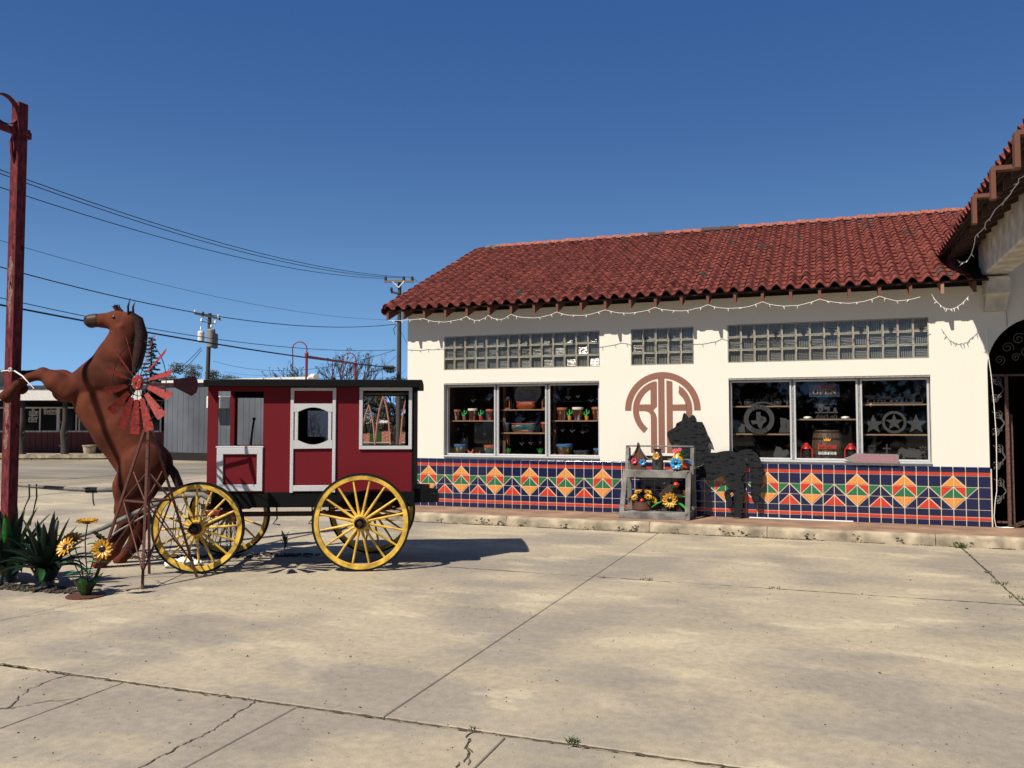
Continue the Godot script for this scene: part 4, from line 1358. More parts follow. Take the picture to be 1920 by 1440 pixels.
	flower_pot("small blue flowered pot left of the long teal planter", 1.49, s3, 0.14, 0.165, "pot_multi")
	flower_pot("small brown pot right of the long teal planter", 2.19, s3, 0.15, 0.175, "pot_flower")
	toy_agave("little green agave in a magenta pot at the left of the middle pane floor", 1.53, f)
	toy_agave("little green agave in a magenta pot at the right of the middle pane floor", 2.11, f)
	var tr := MB.new()
	tr.prism(PackedVector2Array([Vector2(-0.21, 0), Vector2(0.21, 0), Vector2(0.25, 0.075), Vector2(0.235, 0.075), Vector2(0.20, 0.015), Vector2(-0.20, 0.015), Vector2(-0.235, 0.075), Vector2(-0.25, 0.075)]), -0.08, 0.08, xf(Vector3(1.83, f, -0.36)))
	tr.box(Vector3(1.83, f + 0.04, -0.29), Vector3(0.43, 0.06, 0.012), 0.003)
	single("white_trough", "low white trough between the two little agaves, middle pane floor", "trough", tr, M["kerb"])
	var pl := MB.new()
	pl.bar(Vector3(1.49, 1.17, -0.42), Vector3(1.45, 1.37, -0.45), 0.06, 0.02, 0.008)
	single("wood_paddle", "brown wooden paddle leaning at the left of the middle pane", "paddle", pl, M["terracotta"])
	# right pane
	flower_pot("brown pot with white flowers at the left of the right pane's shelf", 2.49, s1, 0.185, 0.21, "pot_flower")
	flower_pot("reddish owl-patterned pot in the middle of the right pane's shelf", 2.76, s1, 0.19, 0.215, "pot_owl")
	flower_pot("brown pot with white flowers at the right end of the right pane's shelf", 3.09, s1, 0.18, 0.215, "pot_flower")
	toy_cactus("green metal cactus in a yellow pot left of the reddish owl pot", 2.625, s1, "petal")
	toy_cactus("green metal cactus in a yellow pot right of the reddish owl pot", 2.92, s1, "petal")
	flower_pot("largest flowered pot with blue rim on the floor of the right pane", 2.53, f, 0.28, 0.255, "pot_multi")
	flower_pot("low wide yellow flowered bowl between two blue-rimmed pots", 2.82, f, 0.27, 0.15, "pot_yellow")
	flower_pot("smaller flowered pot with blue rim at the right edge of the right pane", 3.12, f, 0.19, 0.19, "pot_multi")
	var birds := [[0.62, 1.26], [0.85, 1.42], [1.02, 1.36], [1.74, 1.62], [1.72, 1.20], [1.88, 1.21], [2.05, 1.22], [2.18, 1.20], [2.45, 1.43], [2.62, 1.42], [2.80, 1.40], [2.55, 1.98], [2.72, 2.0], [2.95, 1.93], [3.08, 1.95], [0.80, 1.95], [1.10, 1.97]]
	var where := ["left pane, low between the flowered floor pots", "left pane, just under the shelf's middle", "left pane, under the shelf's right half", "middle pane, above the long teal planter", "middle pane, low left above the white trough", "middle pane, low and central above the white trough", "middle pane, low right of centre above the trough", "middle pane, lowest at the right edge", "right pane, under the left end of the shelf", "right pane, under the shelf left of its middle", "right pane, under the middle of the shelf", "right pane, high at the left", "right pane, high left of the centre", "right pane, high right of the centre", "right pane, high at the right edge", "left pane, high above the owl pot", "left pane, high at the right"]
	for k in birds.size():
		var o := thing("hanging_charm", "silver bird charm in the " + where[k], "ornament", Vector3(birds[k][0], birds[k][1], -0.44), rnd(-0.6, 0.6), "silver charms hanging in the left window")
		var b := MB.new()
		b.tube([Vector3(0, 0.02, 0), Vector3(0, 0.16, 0)], 0.0012, 4)
		part(o, "thread", b, M["silver"])
		b = MB.new()
		b.tube([Vector3(-0.035, 0.012, 0), Vector3(-0.015, 0.008, 0), Vector3(0, 0, 0), Vector3(0.012, -0.02, 0)], [0.001, 0.007, 0.009, 0.003], 7)
		part(o, "body", b, M["silver"])
		for s in [-1.0, 1.0]:
			b = MB.new()
			b.prism(PackedVector2Array([Vector2(-0.006, 0.004), Vector2(0.008, 0.004), Vector2(0.05, 0.03), Vector2(0.03, 0.03)]), -0.001, 0.001, Transform3D(Basis(Vector3.UP, 0.0 if s > 0 else PI), Vector3(0, 0, 0.004 * s)))
			part(o, "wing", b, M["silver"])
	# right window: sheet steel cutouts, the lit sign, barrel and lanterns
	var base := -0.27
	var arch := cutout("low curved steel bar with a raised word and two ringed stars, top shelf", [ring_poly(Vector2(5.72, 1.55), 0.32, 0.345, 0.75, PI - 0.75, 14), ring_poly(Vector2(5.50, 1.885), 0.042, 0.055, 0, TAU - 0.01, 18), star_poly(Vector2(5.50, 1.885), 0.044), ring_poly(Vector2(5.94, 1.885), 0.042, 0.055, 0, TAU - 0.01, 18), star_poly(Vector2(5.94, 1.885), 0.044)])
	text("lettering", "FAMILY", arch, M["steel_cut"], Vector3(5.72, 1.905, base), 0.07, 0.004, "Droid Serif", false, 0.32)
	cutout("steel windmill cutout at the left end of the top shelf, left pane", toy_windmill(Vector2(5.34, 1.842), 0.27))
	cutout("small steel saguaro cutout at the right end of the top shelf, left pane", [poly([-0.1, 0, 0.1, 0, 0.1, 0.4, 0.4, 0.45, 0.42, 0.9, 0.28, 0.9, 0.26, 0.58, 0.1, 0.55, 0.1, 1.1, -0.1, 1.1, -0.1, 0.5, -0.25, 0.52, -0.28, 0.8, -0.42, 0.8, -0.38, 0.4, -0.1, 0.35], Vector2(6.08, 1.84), 0.13)])
	var tc := Vector2(5.67, 1.625)
	var tx := poly([-0.2, 0.55, 0.12, 0.55, 0.12, 0.25, 0.5, 0.15, 0.55, -0.15, 0.3, -0.35, 0.15, -0.75, -0.02, -0.68, -0.12, -0.4, -0.28, -0.32, -0.42, -0.42, -0.62, -0.1, -0.2, -0.08], tc, 0.2)
	var plaque := cutout("round steel plaque with a state outline and star, reading TEXAS PROUD", [ring_poly(tc, 0.155, 0.225, 0, TAU - 0.005, 40), tx], -0.165, "sign")
	for w in [["TEXAS", 1.0], ["PROUD", -1.0]]:
		for i in 5:
			var a: float = (2 - i) * 0.30
			var p := tc + Vector2(-sin(a), cos(a) * w[1]) * 0.190
			text("lettering", w[0][i], plaque, M["iron"], Vector3(p.x, p.y, -0.1605), 0.05, 0.002, "Droid Serif", false, 0.0, Basis(Vector3.BACK, a * w[1]))
	var ps := MB.new()
	ps.prism(star_poly(tc + Vector2(0.04, 0.0), 0.032), -0.163, -0.160)
	part(plaque, "star", ps, M["iron"])
	cutout("steel cutout of two boots standing right of the round plaque", [poly([0, 0, 0.5, 0, 0.42, 0.35, 0.5, 0.9, 0.1, 0.95, 0.12, 0.4], Vector2(5.95, 1.42), 0.24), poly([0, 0, 0.5, 0, 0.42, 0.35, 0.5, 0.9, 0.1, 0.95, 0.12, 0.4], Vector2(6.04, 1.42), 0.21)])
	cutout("steel cutout of a crouching dog left of the round plaque", [poly([0, 0, 0.9, 0, 0.8, 0.3, 0.9, 0.6, 0.6, 0.75, 0.5, 0.45, 0.15, 0.4], Vector2(5.29, 1.42), 0.19)])
	cutout("steel state-outline cutout lying against the floor of the left pane", [poly([-0.2, 0.55, 0.12, 0.5, 0.3, 0.25, 0.6, 0.35, 0.75, 0.05, 0.3, -0.35, 0.15, -0.55, -0.3, -0.5, -0.42, -0.1], Vector2(5.95, 1.10), 0.2)])
	var sg := thing("open_sign", "dark light-up sign reading WELCOME OPEN in the middle pane", "sign", Vector3(6.61, 2.05, -0.17))
	var b := MB.new()
	b.box(Vector3.ZERO, Vector3(0.43, 0.19, 0.02), 0.004)
	part(sg, "board", b, mat("sign_navy", lin(0.012, 0.016, 0.03), 0.3))
	var led := mat("led_red", lin(0.30, 0.03, 0.03), 0.5)
	var led2 := mat("led_tan", lin(0.20, 0.14, 0.09), 0.5)
	text("lettering", "WELCOME", sg, led, Vector3(0, 0.05, 0.012), 0.045, 0.004, "Droid Sans", false, 0.30)
	text("lettering", "OPEN", sg, led2, Vector3(0, -0.018, 0.012), 0.075, 0.004, "Droid Serif", false, 0.33)
	b = MB.new()
	for i in 20:
		b.box(Vector3(-0.2 + 0.021 * i, 0.085, 0.012), Vector3(0.005, 0.005, 0.004))
		b.box(Vector3(-0.2 + 0.021 * i, -0.085, 0.012), Vector3(0.005, 0.005, 0.004))
	for i in 8:
		for s in [-1.0, 1.0]: b.box(Vector3(0.205 * s, -0.075 + 0.021 * i, 0.012), Vector3(0.005, 0.005, 0.004))
	part(sg, "dot_border", b, mat("led_blue", lin(0.10, 0.18, 0.34), 0.5))
	var fs := thing("farm_sign", "steel hanging sign seen from behind with a tractor between two lines of lettering", "sign", Vector3(6.635, 1.64, -0.24))
	text("lettering", "Farming", fs, M["steel_cut"], Vector3(0, 0.235, 0), 0.075, 0.004, "Droid Serif", true, 0.30)
	text("lettering", "On Faith", fs, M["steel_cut"], Vector3(0, 0.02, 0), 0.06, 0.004, "Droid Serif", true, 0.30)
	b = MB.new()
	var tz := 0.002
	b.prism(ring_poly(Vector2(-0.08, 0.135), 0.012, 0.038, 0, TAU - 0.01, 18), -tz, tz)
	b.prism(ring_poly(Vector2(0.03, 0.12), 0.008, 0.022, 0, TAU - 0.01, 14), -tz, tz)
	b.prism(PackedVector2Array([Vector2(-0.11, 0.16), Vector2(-0.03, 0.16), Vector2(-0.03, 0.13), Vector2(0.05, 0.13), Vector2(0.05, 0.17), Vector2(-0.02, 0.175), Vector2(-0.03, 0.21), Vector2(-0.10, 0.21)]), -tz * 0.8, tz * 0.8)
	b.prism(PackedVector2Array([Vector2(-0.16, 0.075), Vector2(0.16, 0.075), Vector2(0.16, 0.095), Vector2(-0.16, 0.095)]), -tz, tz)
	b.prism(PackedVector2Array([Vector2(0.10, 0.09), Vector2(0.15, 0.09), Vector2(0.14, 0.15), Vector2(0.12, 0.165), Vector2(0.10, 0.14)]), -tz * 0.8, tz * 0.8)
	part(fs, "tractor", b, M["steel_cut"])
	for k in 2:
		b = MB.new()
		b.lathe([Vector2(0, 0), Vector2(0.03, 0.004), Vector2(0.034, 0.02), Vector2(0.02, 0.034), Vector2(0, 0.036)], 12, Transform3D(Basis.from_scale(Vector3(1.9, 1, 1)), Vector3([6.37, 6.90][k], 1.631, -0.27)))
		single("white_shell", ["pale shell dish left of the hanging farm sign on the middle pane's shelf", "pale shell dish right of the hanging farm sign on the middle pane's shelf"][k], "ornament", b, M["white_plain"], "pale shell dishes")
	var ba := thing("wooden_barrel", "brown wooden barrel with a crown and beer lettering between two red lanterns", "barrel", Vector3(6.64, 0.962, -0.40))
	for i in 18:
		b = MB.new()
		var a0 := TAU * i / 18.0
		var a1 := TAU * (i + 0.94) / 18.0
		b.sheet(func(a: float, q: float) -> Vector3:
			var rr := 0.185 + 0.035 * sin(q * PI)
			var t := lerpf(a0, a1, a)
			return Vector3(sin(t) * rr, q * 0.50, cos(t) * rr), 2, 8, Vector3(sin(a0), 0, cos(a0)))
		part(ba, "stave", b, mat("stave%d" % (i % 3), lin(0.075 + 0.02 * (i % 3), 0.042 + 0.010 * (i % 3), 0.026), 0.55, 0, "wood", Vector3(8, 1, 8)))
	b = MB.new()
	b.lathe([Vector2(0.0, 0.485), Vector2(0.185, 0.485)], 24)
	part(ba, "lid", b, M["shelf_wood"])
	for y in [0.03, 0.13, 0.37, 0.47]:
		b = MB.new()
		var r2: float = 0.188 + 0.035 * sin(y / 0.5 * PI)
		b.lathe([Vector2(r2, y - 0.013), Vector2(r2 + 0.003, y - 0.013), Vector2(r2 + 0.003, y + 0.013), Vector2(r2, y + 0.013)], 28)
		part(ba, "hoop", b, M["iron"])
	var gold := mat("gold_paint", lin(0.62, 0.28, 0.03), 0.4)
	b = MB.new()
	b.prism(PackedVector2Array([Vector2(-0.04, 0.0), Vector2(0.04, 0.0), Vector2(0.055, 0.045), Vector2(0.028, 0.025), Vector2(0.018, 0.055), Vector2(0, 0.028), Vector2(-0.018, 0.055), Vector2(-0.028, 0.025), Vector2(-0.055, 0.045)]), 0.0, 0.004, xf(Vector3(0, 0.335, 0.224)))
	part(ba, "crown_mark", b, gold)
	text("lettering", "Budweiser", ba, M["lantern_red"], Vector3(0, 0.255, 0.226), 0.075, 0.006, "Droid Serif", false, 0.26)
	b = MB.new()
	b.box(Vector3(0, 0.155, 0.226), Vector3(0.245, 0.042, 0.004))
	part(ba, "name_plate", b, M["white_plain"])
	text("lettering", "KING OF BEERS", ba, M["seed"], Vector3(0, 0.155, 0.230), 0.036, 0.003, "Droid Serif", false, 0.225)
	b = MB.new()
	b.tube([Vector3(0, 0.06, 0.2), Vector3(0, 0.06, 0.26), Vector3(0, 0.035, 0.262)], 0.009, 8)
	b.tube([Vector3(0, 0.06, 0.24), Vector3(0, 0.09, 0.245)], 0.006, 6)
	part(ba, "tap", b, M["silver"])
	lantern("red barn lantern left of the barrel", 6.345, 0.962, 0.31, "lantern_red")
	lantern("red barn lantern right of the barrel", 6.965, 0.962, 0.31, "lantern_red")
	var herd: Array = [PackedVector2Array([Vector2(7.13, 1.848), Vector2(7.94, 1.848), Vector2(7.94, 1.872), Vector2(7.13, 1.872)])]
	for c in [[7.20, 0.11], [7.34, 0.07], [7.43, 0.10], [7.53, 0.07], [7.60, 0.08]]: herd.append(poly(COW, Vector2(c[0], 1.868), c[1]))
	herd.append(poly(HORSE, Vector2(7.72, 1.868), 0.125))
	herd.append(poly([0.2, 0.9, 0.5, 0.9, 0.48, 1.25, 0.55, 1.4, 0.45, 1.45, 0.42, 1.62, 0.3, 1.62, 0.28, 1.45, 0.15, 1.42, 0.25, 1.3], Vector2(7.72, 1.868), 0.125))
	cutout("long steel cutout of a rider driving cattle on the top shelf, right pane", herd)
	cutout("tall steel windmill cutout at the right end of the top shelf, right pane", toy_windmill(Vector2(7.88, 1.87), 0.27))
	cutout("solid steel star left of the ringed star, middle shelf, right pane", [star_poly(Vector2(7.28, 1.545), 0.15)])
	cutout("steel star inside a wide ring, middle shelf, right pane", [ring_poly(Vector2(7.56, 1.58), 0.125, 0.165, 0, TAU - 0.005, 40), star_poly(Vector2(7.56, 1.575), 0.125)])
	cutout("solid steel star right of the ringed star, middle shelf, right pane", [star_poly(Vector2(7.85, 1.55), 0.15)])
	cutout("small steel windmill cutout at the left of the right pane floor", toy_windmill(Vector2(7.25, 0.965), 0.29))
	cutout("steel windmill cutout at the right of the right pane floor", toy_windmill(Vector2(7.93, 0.965), 0.28))
	cutout("steel cutout of a figure kneeling at a cross", [PackedVector2Array([Vector2(7.445, 0.965), Vector2(7.465, 0.965), Vector2(7.465, 1.26), Vector2(7.445, 1.26)]), PackedVector2Array([Vector2(7.40, 1.185), Vector2(7.51, 1.185), Vector2(7.51, 1.205), Vector2(7.40, 1.205)]), poly([0, 0, 0.9, 0, 0.9, 0.2, 0.6, 0.25, 0.62, 0.7, 0.5, 0.85, 0.4, 0.85, 0.35, 0.7, 0.15, 0.6, 0.4, 0.5, 0.35, 0.3, 0, 0.25], Vector2(7.50, 0.965), 0.17)])
	cutout("large steel cutout of a saddled grazing horse on the right pane floor", [poly(HORSE, Vector2(7.66, 0.965), 0.24), poly([0.3, 0.9, 0.7, 0.92, 0.68, 1.02, 0.6, 0.98, 0.42, 0.98, 0.35, 1.08], Vector2(7.66, 0.965), 0.24)])
	var bulb := thing("ceiling_lamp", "small lit bulb hanging deep inside the shop behind the right pane", "lamp", Vector3(7.30, 1.86, -1.30))
	var lm := StandardMaterial3D.new()
	lm.resource_name = "lit_bulb"
	lm.albedo_color = Color(1, 0.9, 0.7)
	lm.emission_enabled = true
	lm.emission = Color(1.0, 0.85, 0.55)
	lm.emission_energy_multiplier = 2.0
	var sp := SphereMesh.new()
	sp.radius = 0.022
	sp.height = 0.05
	sp.radial_segments = 14
	sp.rings = 8
	part(bulb, "bulb", sp, lm)
	b = MB.new()
	b.tube([Vector3(0, 0.02, 0), Vector3(0, 1.4, 0)], 0.004, 6)
	part(bulb, "flex", b, M["iron"])
	var ol := OmniLight3D.new()
	ol.name = "bulb_light"
	ol.light_color = Color(1.0, 0.85, 0.6)
	ol.light_energy = 0.03
	ol.light_size = 0.02
	ol.omni_range = 12.0
	ol.omni_attenuation = 2.0
	ol.shadow_enabled = true
	bulb.add_child(ol)
	# the weathered arrow board on the sill
	var en := thing("entrance_sign", "weathered pink arrow board reading ENTRANCE on the window sill", "sign", Vector3(7.235, 1.058, 0.055))
	b = MB.new()
	b.prism(PackedVector2Array([Vector2(-0.385, -0.005), Vector2(-0.25, -0.06), Vector2(0.33, -0.066), Vector2(0.352, -0.05), Vector2(0.352, 0.05), Vector2(0.33, 0.066), Vector2(-0.22, 0.07), Vector2(-0.29, 0.03)]), -0.012, 0.012)
	part(en, "board", b, mat("pink_grey", lin(0.30, 0.235, 0.235), 0.9, 0, "wood", Vector3(2, 14, 14), "wood", 0.2))
	text("lettering", "ENTRANCE", en, mat("faded_pink", lin(0.42, 0.13, 0.21), 0.9, 0, "chips", Vector3.ONE * 4.0), Vector3(0.05, 0.0, 0.013), 0.085, 0.003, "Droid Serif", false, 0.52)

# ---- on the walk in front of the shop ----
func bloom(parent: Node, c: Vector3, nrm: Vector3, r: float, petals: int, m: String, mid: String, called := "flower") -> void:
	var z := nrm.normalized()
	var x := (Vector3.UP if absf(z.y) < 0.9 else Vector3.RIGHT).cross(z).normalized()
	var q := Basis(x, z.cross(x), z)
	var b := MB.new()
	for layer in 2:
		for k in petals:
			var a := TAU * (k + 0.5 * layer) / petals
			var d := Vector3(cos(a), sin(a), 0.16 + 0.14 * layer).normalized()
			var e := Vector3(-sin(a), cos(a), 0)
			for th in [0.0, -0.0025]:
				b.sheet(func(s: float, w: float) -> Vector3:
					var wid := r * 1.9 / petals * 1.6 * (0.55 + 0.6 * sin(s * PI * 0.75)) * pow(maxf(0.0, 1.0 - s), 0.4)
					var ee := (w - 0.5) * 2.0
					return c + q * (d * (r * (0.30 + (0.70 - 0.12 * layer) * s)) + e * ee * wid * 0.5 + Vector3(0, 0, 0.05 * r * sin(s * PI) + th + 0.004 * layer + 0.06 * r * ee * ee)), 5, 2, q * Vector3(0, 0, 1.0 if th == 0.0 else -1.0))
	var f := part(parent, called, b, M[m])
	b = MB.new()
	b.lathe([Vector2(r * 0.40, 0.0), Vector2(r * 0.38, r * 0.10), Vector2(r * 0.22, r * 0.17), Vector2(0.0, r * 0.19)], 14, Transform3D(Basis(x, z, x.cross(z)), c))
	part(f, "seed_head", b, M[mid])

func board(a: Vector3, c: Vector3, w: float, d: float, up := Vector3.UP) -> MB:
	var b := MB.new()
	b.bar(a, c, w, d, 0.004, up)
	return b

func sidewalk_things() -> void:
	var st := thing("display_stand", "weathered grey wooden two-shelf stand against the tiled wall", "stand")
	var zf := 0.66
	var zb := 0.16
	for x in [3.715, 4.70]:
		part(st, "upright", board(Vector3(x, 0.14, zf + 0.02), Vector3(x + (0.03 if x < 4 else 0.0), 0.85, zf - 0.14), 0.04, 0.075, Vector3.RIGHT), M["grey_wood"])
		part(st, "upright", board(Vector3(x + 0.025, 0.14, zb), Vector3(x + 0.04, 1.19, zb + 0.20), 0.035, 0.07, Vector3.RIGHT), M["grey_wood"])
		part(st, "upright", board(Vector3(x + 0.045, 0.80, zf - 0.16), Vector3(x + 0.045, 1.205, zf - 0.24), 0.028, 0.055, Vector3.RIGHT), M["grey_wood"])
		part(st, "side_rail", board(Vector3(x + 0.01, 0.20, zf), Vector3(x + 0.02, 0.20, zb), 0.025, 0.10), M["grey_wood"])
		part(st, "side_rail", board(Vector3(x + 0.03, 0.79, zf - 0.12), Vector3(x + 0.04, 0.79, zb + 0.10), 0.025, 0.09), M["grey_wood"])
	part(st, "front_board", board(Vector3(3.74, 0.795, zf - 0.11), Vector3(4.685, 0.80, zf - 0.11), 0.024, 0.105), M["grey_wood"])
	part(st, "front_board", board(Vector3(3.725, 0.19, zf + 0.03), Vector3(4.68, 0.185, zf + 0.03), 0.024, 0.095), M["grey_wood"])
	part(st, "top_rail", board(Vector3(3.735, 1.215, zf - 0.24), Vector3(4.765, 1.215, zf - 0.24), 0.05, 0.022), M["grey_wood"])
	part(st, "top_rail", board(Vector3(3.76, 1.03, zb + 0.13), Vector3(4.74, 1.03, zb + 0.13), 0.02, 0.07), M["grey_wood"])
	for k in 3: part(st, "shelf_slat", board(Vector3(3.73, 0.849, zf - 0.16 - 0.125 * k), Vector3(4.71, 0.849, zf - 0.16 - 0.125 * k), 0.115, 0.018), M["grey_wood"])
	for k in 4: part(st, "shelf_slat", board(Vector3(3.72, 0.232, zf - 0.02 - 0.125 * k), Vector3(4.70, 0.232, zf - 0.02 - 0.125 * k), 0.115, 0.018), M["grey_wood"])
	# three birdhouses on the upper shelf
	var y := 0.859
	var h := thing("birdhouse", "pointed rusty birdhouse with a pink and a blue flower, left on the grey stand", "birdhouse", Vector3(3.93, y, 0.44), 0.12)
	var b := MB.new()
	b.prism(PackedVector2Array([Vector2(-0.11, 0), Vector2(0.11, 0), Vector2(0.11, 0.17), Vector2(0.05, 0.25), Vector2(0, 0.38), Vector2(-0.05, 0.25), Vector2(-0.11, 0.17)]), -0.08, 0.08)
	part(h, "body", b, M["tower_rust"])
	for s in [-1.0, 1.0]:
		b = MB.new()
		b.sheet(func(a: float, q: float) -> Vector3: return Vector3(s * (0.006 + 0.155 * pow(a, 1.35)), 0.405 - 0.255 * pow(a, 0.72) , lerpf(-0.11, 0.11, q)), 8, 2, Vector3(s, 1, 0))
		part(h, "roof", b, M["alu_dirty"])
	b = MB.new()
	b.tube([Vector3(0, 0.39, 0.0), Vector3(-0.012, 0.43, 0.0)], [0.008, 0.001], 6)
	part(h, "finial", b, M["alu_dirty"])
	bloom(h, Vector3(-0.06, 0.135, 0.09), Vector3(0, 0.1, 1), 0.05, 6, "pink_petal", "seed")
	bloom(h, Vector3(0.065, 0.115, 0.09), Vector3(0.1, 0.1, 1), 0.055, 6, "blue_petal", "seed")
	h = thing("birdhouse", "grey milk-can birdhouse with one yellow flower, middle of the grey stand", "birdhouse", Vector3(4.225, y, 0.44))
	b = MB.new()
	b.lathe([Vector2(0, 0), Vector2(0.085, 0), Vector2(0.085, 0.195), Vector2(0.05, 0.265), Vector2(0.048, 0.285), Vector2(0.075, 0.315), Vector2(0.068, 0.315), Vector2(0.03, 0.285), Vector2(0, 0.28)], 22)
	part(h, "can", b, mat("galvanised", lin(0.13, 0.14, 0.14), 0.35, 0.7, "rust", Vector3.ONE * 3.0))
	b = MB.new()
	b.lathe([Vector2(0.022, 0), Vector2(0.022, 0.004), Vector2(0, 0.004)], 14, Transform3D(Basis(Vector3.RIGHT, PI / 2), Vector3(0, 0.095, 0.084)))
	part(h, "entry_hole", b, M["seed"])
	bloom(h, Vector3(-0.005, 0.205, 0.09), Vector3(0, 0.2, 1), 0.062, 7, "petal", "terracotta")
	h = thing("birdhouse", "yellow birdhouse crowded with blue, pink and green metal flowers, right on the grey stand", "birdhouse", Vector3(4.53, y, 0.44), 0.1)
	b = MB.new()
	b.lathe([Vector2(0, 0), Vector2(0.08, 0), Vector2(0.11, 0.06), Vector2(0.10, 0.16), Vector2(0.03, 0.28), Vector2(0, 0.30)], 16)
	part(h, "body", b, M["petal"])
	b = MB.new()
	b.box(Vector3(0.115, 0.075, -0.01), Vector3(0.05, 0.10, 0.12), 0.01)
	part(h, "side_box", b, M["lantern_red"])
	for s in [[-0.035, 0.255, 1.0, 0.045], [0.03, 0.275, 1.0, 0.035]]: bloom(h, Vector3(s[0], s[1] + 0.03, 0.03), Vector3(-0.2, 0.5, 1), s[3], 6, "pink_petal", "terracotta")
	for s in [[0.06, 0.22], [0.10, 0.19], [0.075, 0.26]]:
		b = MB.new()
		leaf(b, Vector3(s[0] - 0.03, s[1], 0.05), Vector3(0.6, 0.45, 0.3).normalized(), 0.13, 0.035, 0.02)
		part(h, "leaf", b, M["cactus"])
	for s in [[0.12, 0.12, 0.05], [0.155, 0.145, 0.02]]:
		b = MB.new()
		leaf(b, Vector3(0.06, s[1], s[2]), Vector3(0.8, 0.1 - s[1] * 0.5, 0.25).normalized(), 0.15, 0.045, 0.03)
		part(h, "tail_feather", b, M["blue_petal"])
	bloom(h, Vector3(-0.02, 0.105, 0.115), Vector3(-0.1, 0.1, 1), 0.10, 6, "blue_petal", "seed")
	# sunflower pieces on the lower shelf
	y = 0.242
	h = thing("flower_basket", "rusty round basket of small metal sunflowers, lower shelf left", "ornament", Vector3(3.99, y, 0.42))
	b = MB.new()
	b.lathe([Vector2(0, 0), Vector2(0.155, 0), Vector2(0.165, 0.02), Vector2(0.155, 0.125), Vector2(0.145, 0.125), Vector2(0, 0.10)], 24)
	part(h, "basket", b, M["tower_rust"])
	for k in [[-0.17, 0.16, 0.05, -0.8, 0.5], [0.17, 0.15, 0.05, 0.8, 0.5], [-0.07, 0.27, 0.0, -0.2, 1.0], [0.08, 0.265, 0.0, 0.3, 1.0], [-0.10, 0.19, 0.10, -0.3, 0.7], [0.1, 0.2, 0.1, 0.2, 0.9]]:
		bloom(h, Vector3(k[0], k[1], k[2]), Vector3(k[3], k[4], 0.6), 0.068, 9, "petal", "seed")
	for k in [[-0.10, 0.15, -0.6, 0.3], [0.06, 0.14, 0.5, 0.1], [0.13, 0.16, 0.9, 0.2], [-0.02, 0.2, -0.4, 0.7]]:
		b = MB.new()
		leaf(b, Vector3(k[0] * 0.5, k[1] - 0.02, 0.06), Vector3(k[2], k[3], 0.5).normalized(), 0.15, 0.04, 0.05)
		part(h, "leaf", b, M["leaf_green"])
	b = MB.new()
	b.lathe([Vector2(0, -0.03), Vector2(0.026, -0.012), Vector2(0.032, 0.005), Vector2(0.02, 0.028), Vector2(0, 0.034)], 12, Transform3D(Basis(Vector3.RIGHT, 0.9), Vector3(0.015, 0.155, 0.14)))
	part(h, "ladybird", b, M["lantern_red"])
	b = MB.new()
	b.tube([Vector3(-0.15, 0.10, 0), Vector3(-0.13, 0.30, 0), Vector3(-0.06, 0.40, -0.02), Vector3(0.05, 0.40, -0.02), Vector3(0.13, 0.30, 0), Vector3(0.15, 0.10, 0)], 0.004, 6)
	part(h, "handle", b, M["iron"])
	h = thing("sunflower_ornament", "dark birdhouse-shaped ornament with a large metal sunflower, lower shelf right", "ornament", Vector3(4.42, y, 0.42))
	b = MB.new()
	b.prism(PackedVector2Array([Vector2(-0.13, 0.06), Vector2(0.15, 0.06), Vector2(0.19, 0.26), Vector2(0.0, 0.43), Vector2(-0.17, 0.26)]), -0.10, 0.06)
	part(h, "house", b, mat("dark_rust", lin(0.05, 0.028, 0.02), 0.7, 0.2, "rust", Vector3.ONE * 3.0))
	b = MB.new()
	b.tube([Vector3(0, 0.42, -0.02), Vector3(0, 0.52, -0.02)], 0.006, 6)
	part(h, "stem", b, M["iron"])
	bloom(h, Vector3(0.0, 0.53, -0.02), Vector3(0.05, 1, 0.12), 0.095, 10, "petal", "seed")
	bloom(h, Vector3(0.0, 0.17, 0.10), Vector3(-0.05, 0.1, 1), 0.13, 12, "petal", "seed")
	bloom(h, Vector3(0.22, 0.25, 0.02), Vector3(0.9, 0.5, 0.6), 0.08, 9, "petal", "seed")
	for k in [[-0.12, 0.14, -0.9, -0.45], [0.12, 0.13, 0.75, -0.5], [0.02, 0.34, 0.5, 0.35], [0.10, 0.2, 0.8, 0.2]]:
		b = MB.new()
		leaf(b, Vector3(k[0], k[1], 0.09), Vector3(k[2], k[3], 0.35).normalized(), 0.19, 0.055, 0.02)
		part(h, "leaf", b, M["cactus"])
	b = MB.new()
	b.lathe([Vector2(0, -0.05), Vector2(0.04, -0.02), Vector2(0.048, 0.01), Vector2(0.03, 0.04), Vector2(0, 0.05)], 12, Transform3D(Basis(Vector3.RIGHT, 0.9), Vector3(0.09, 0.40, 0.07)))
	part(h, "ladybird", b, M["lantern_red"])
	for k in 4:
		b = MB.new()
		b.tube([Vector3(-0.16, 0.012 + 0.014 * k, 0.08), Vector3(0.18, 0.012 + 0.014 * k, 0.08)], 0.005, 6)
		part(h, "base_rod", b, M["iron"])
	# the plywood horse leaning on the wall
	var o := MB.new()
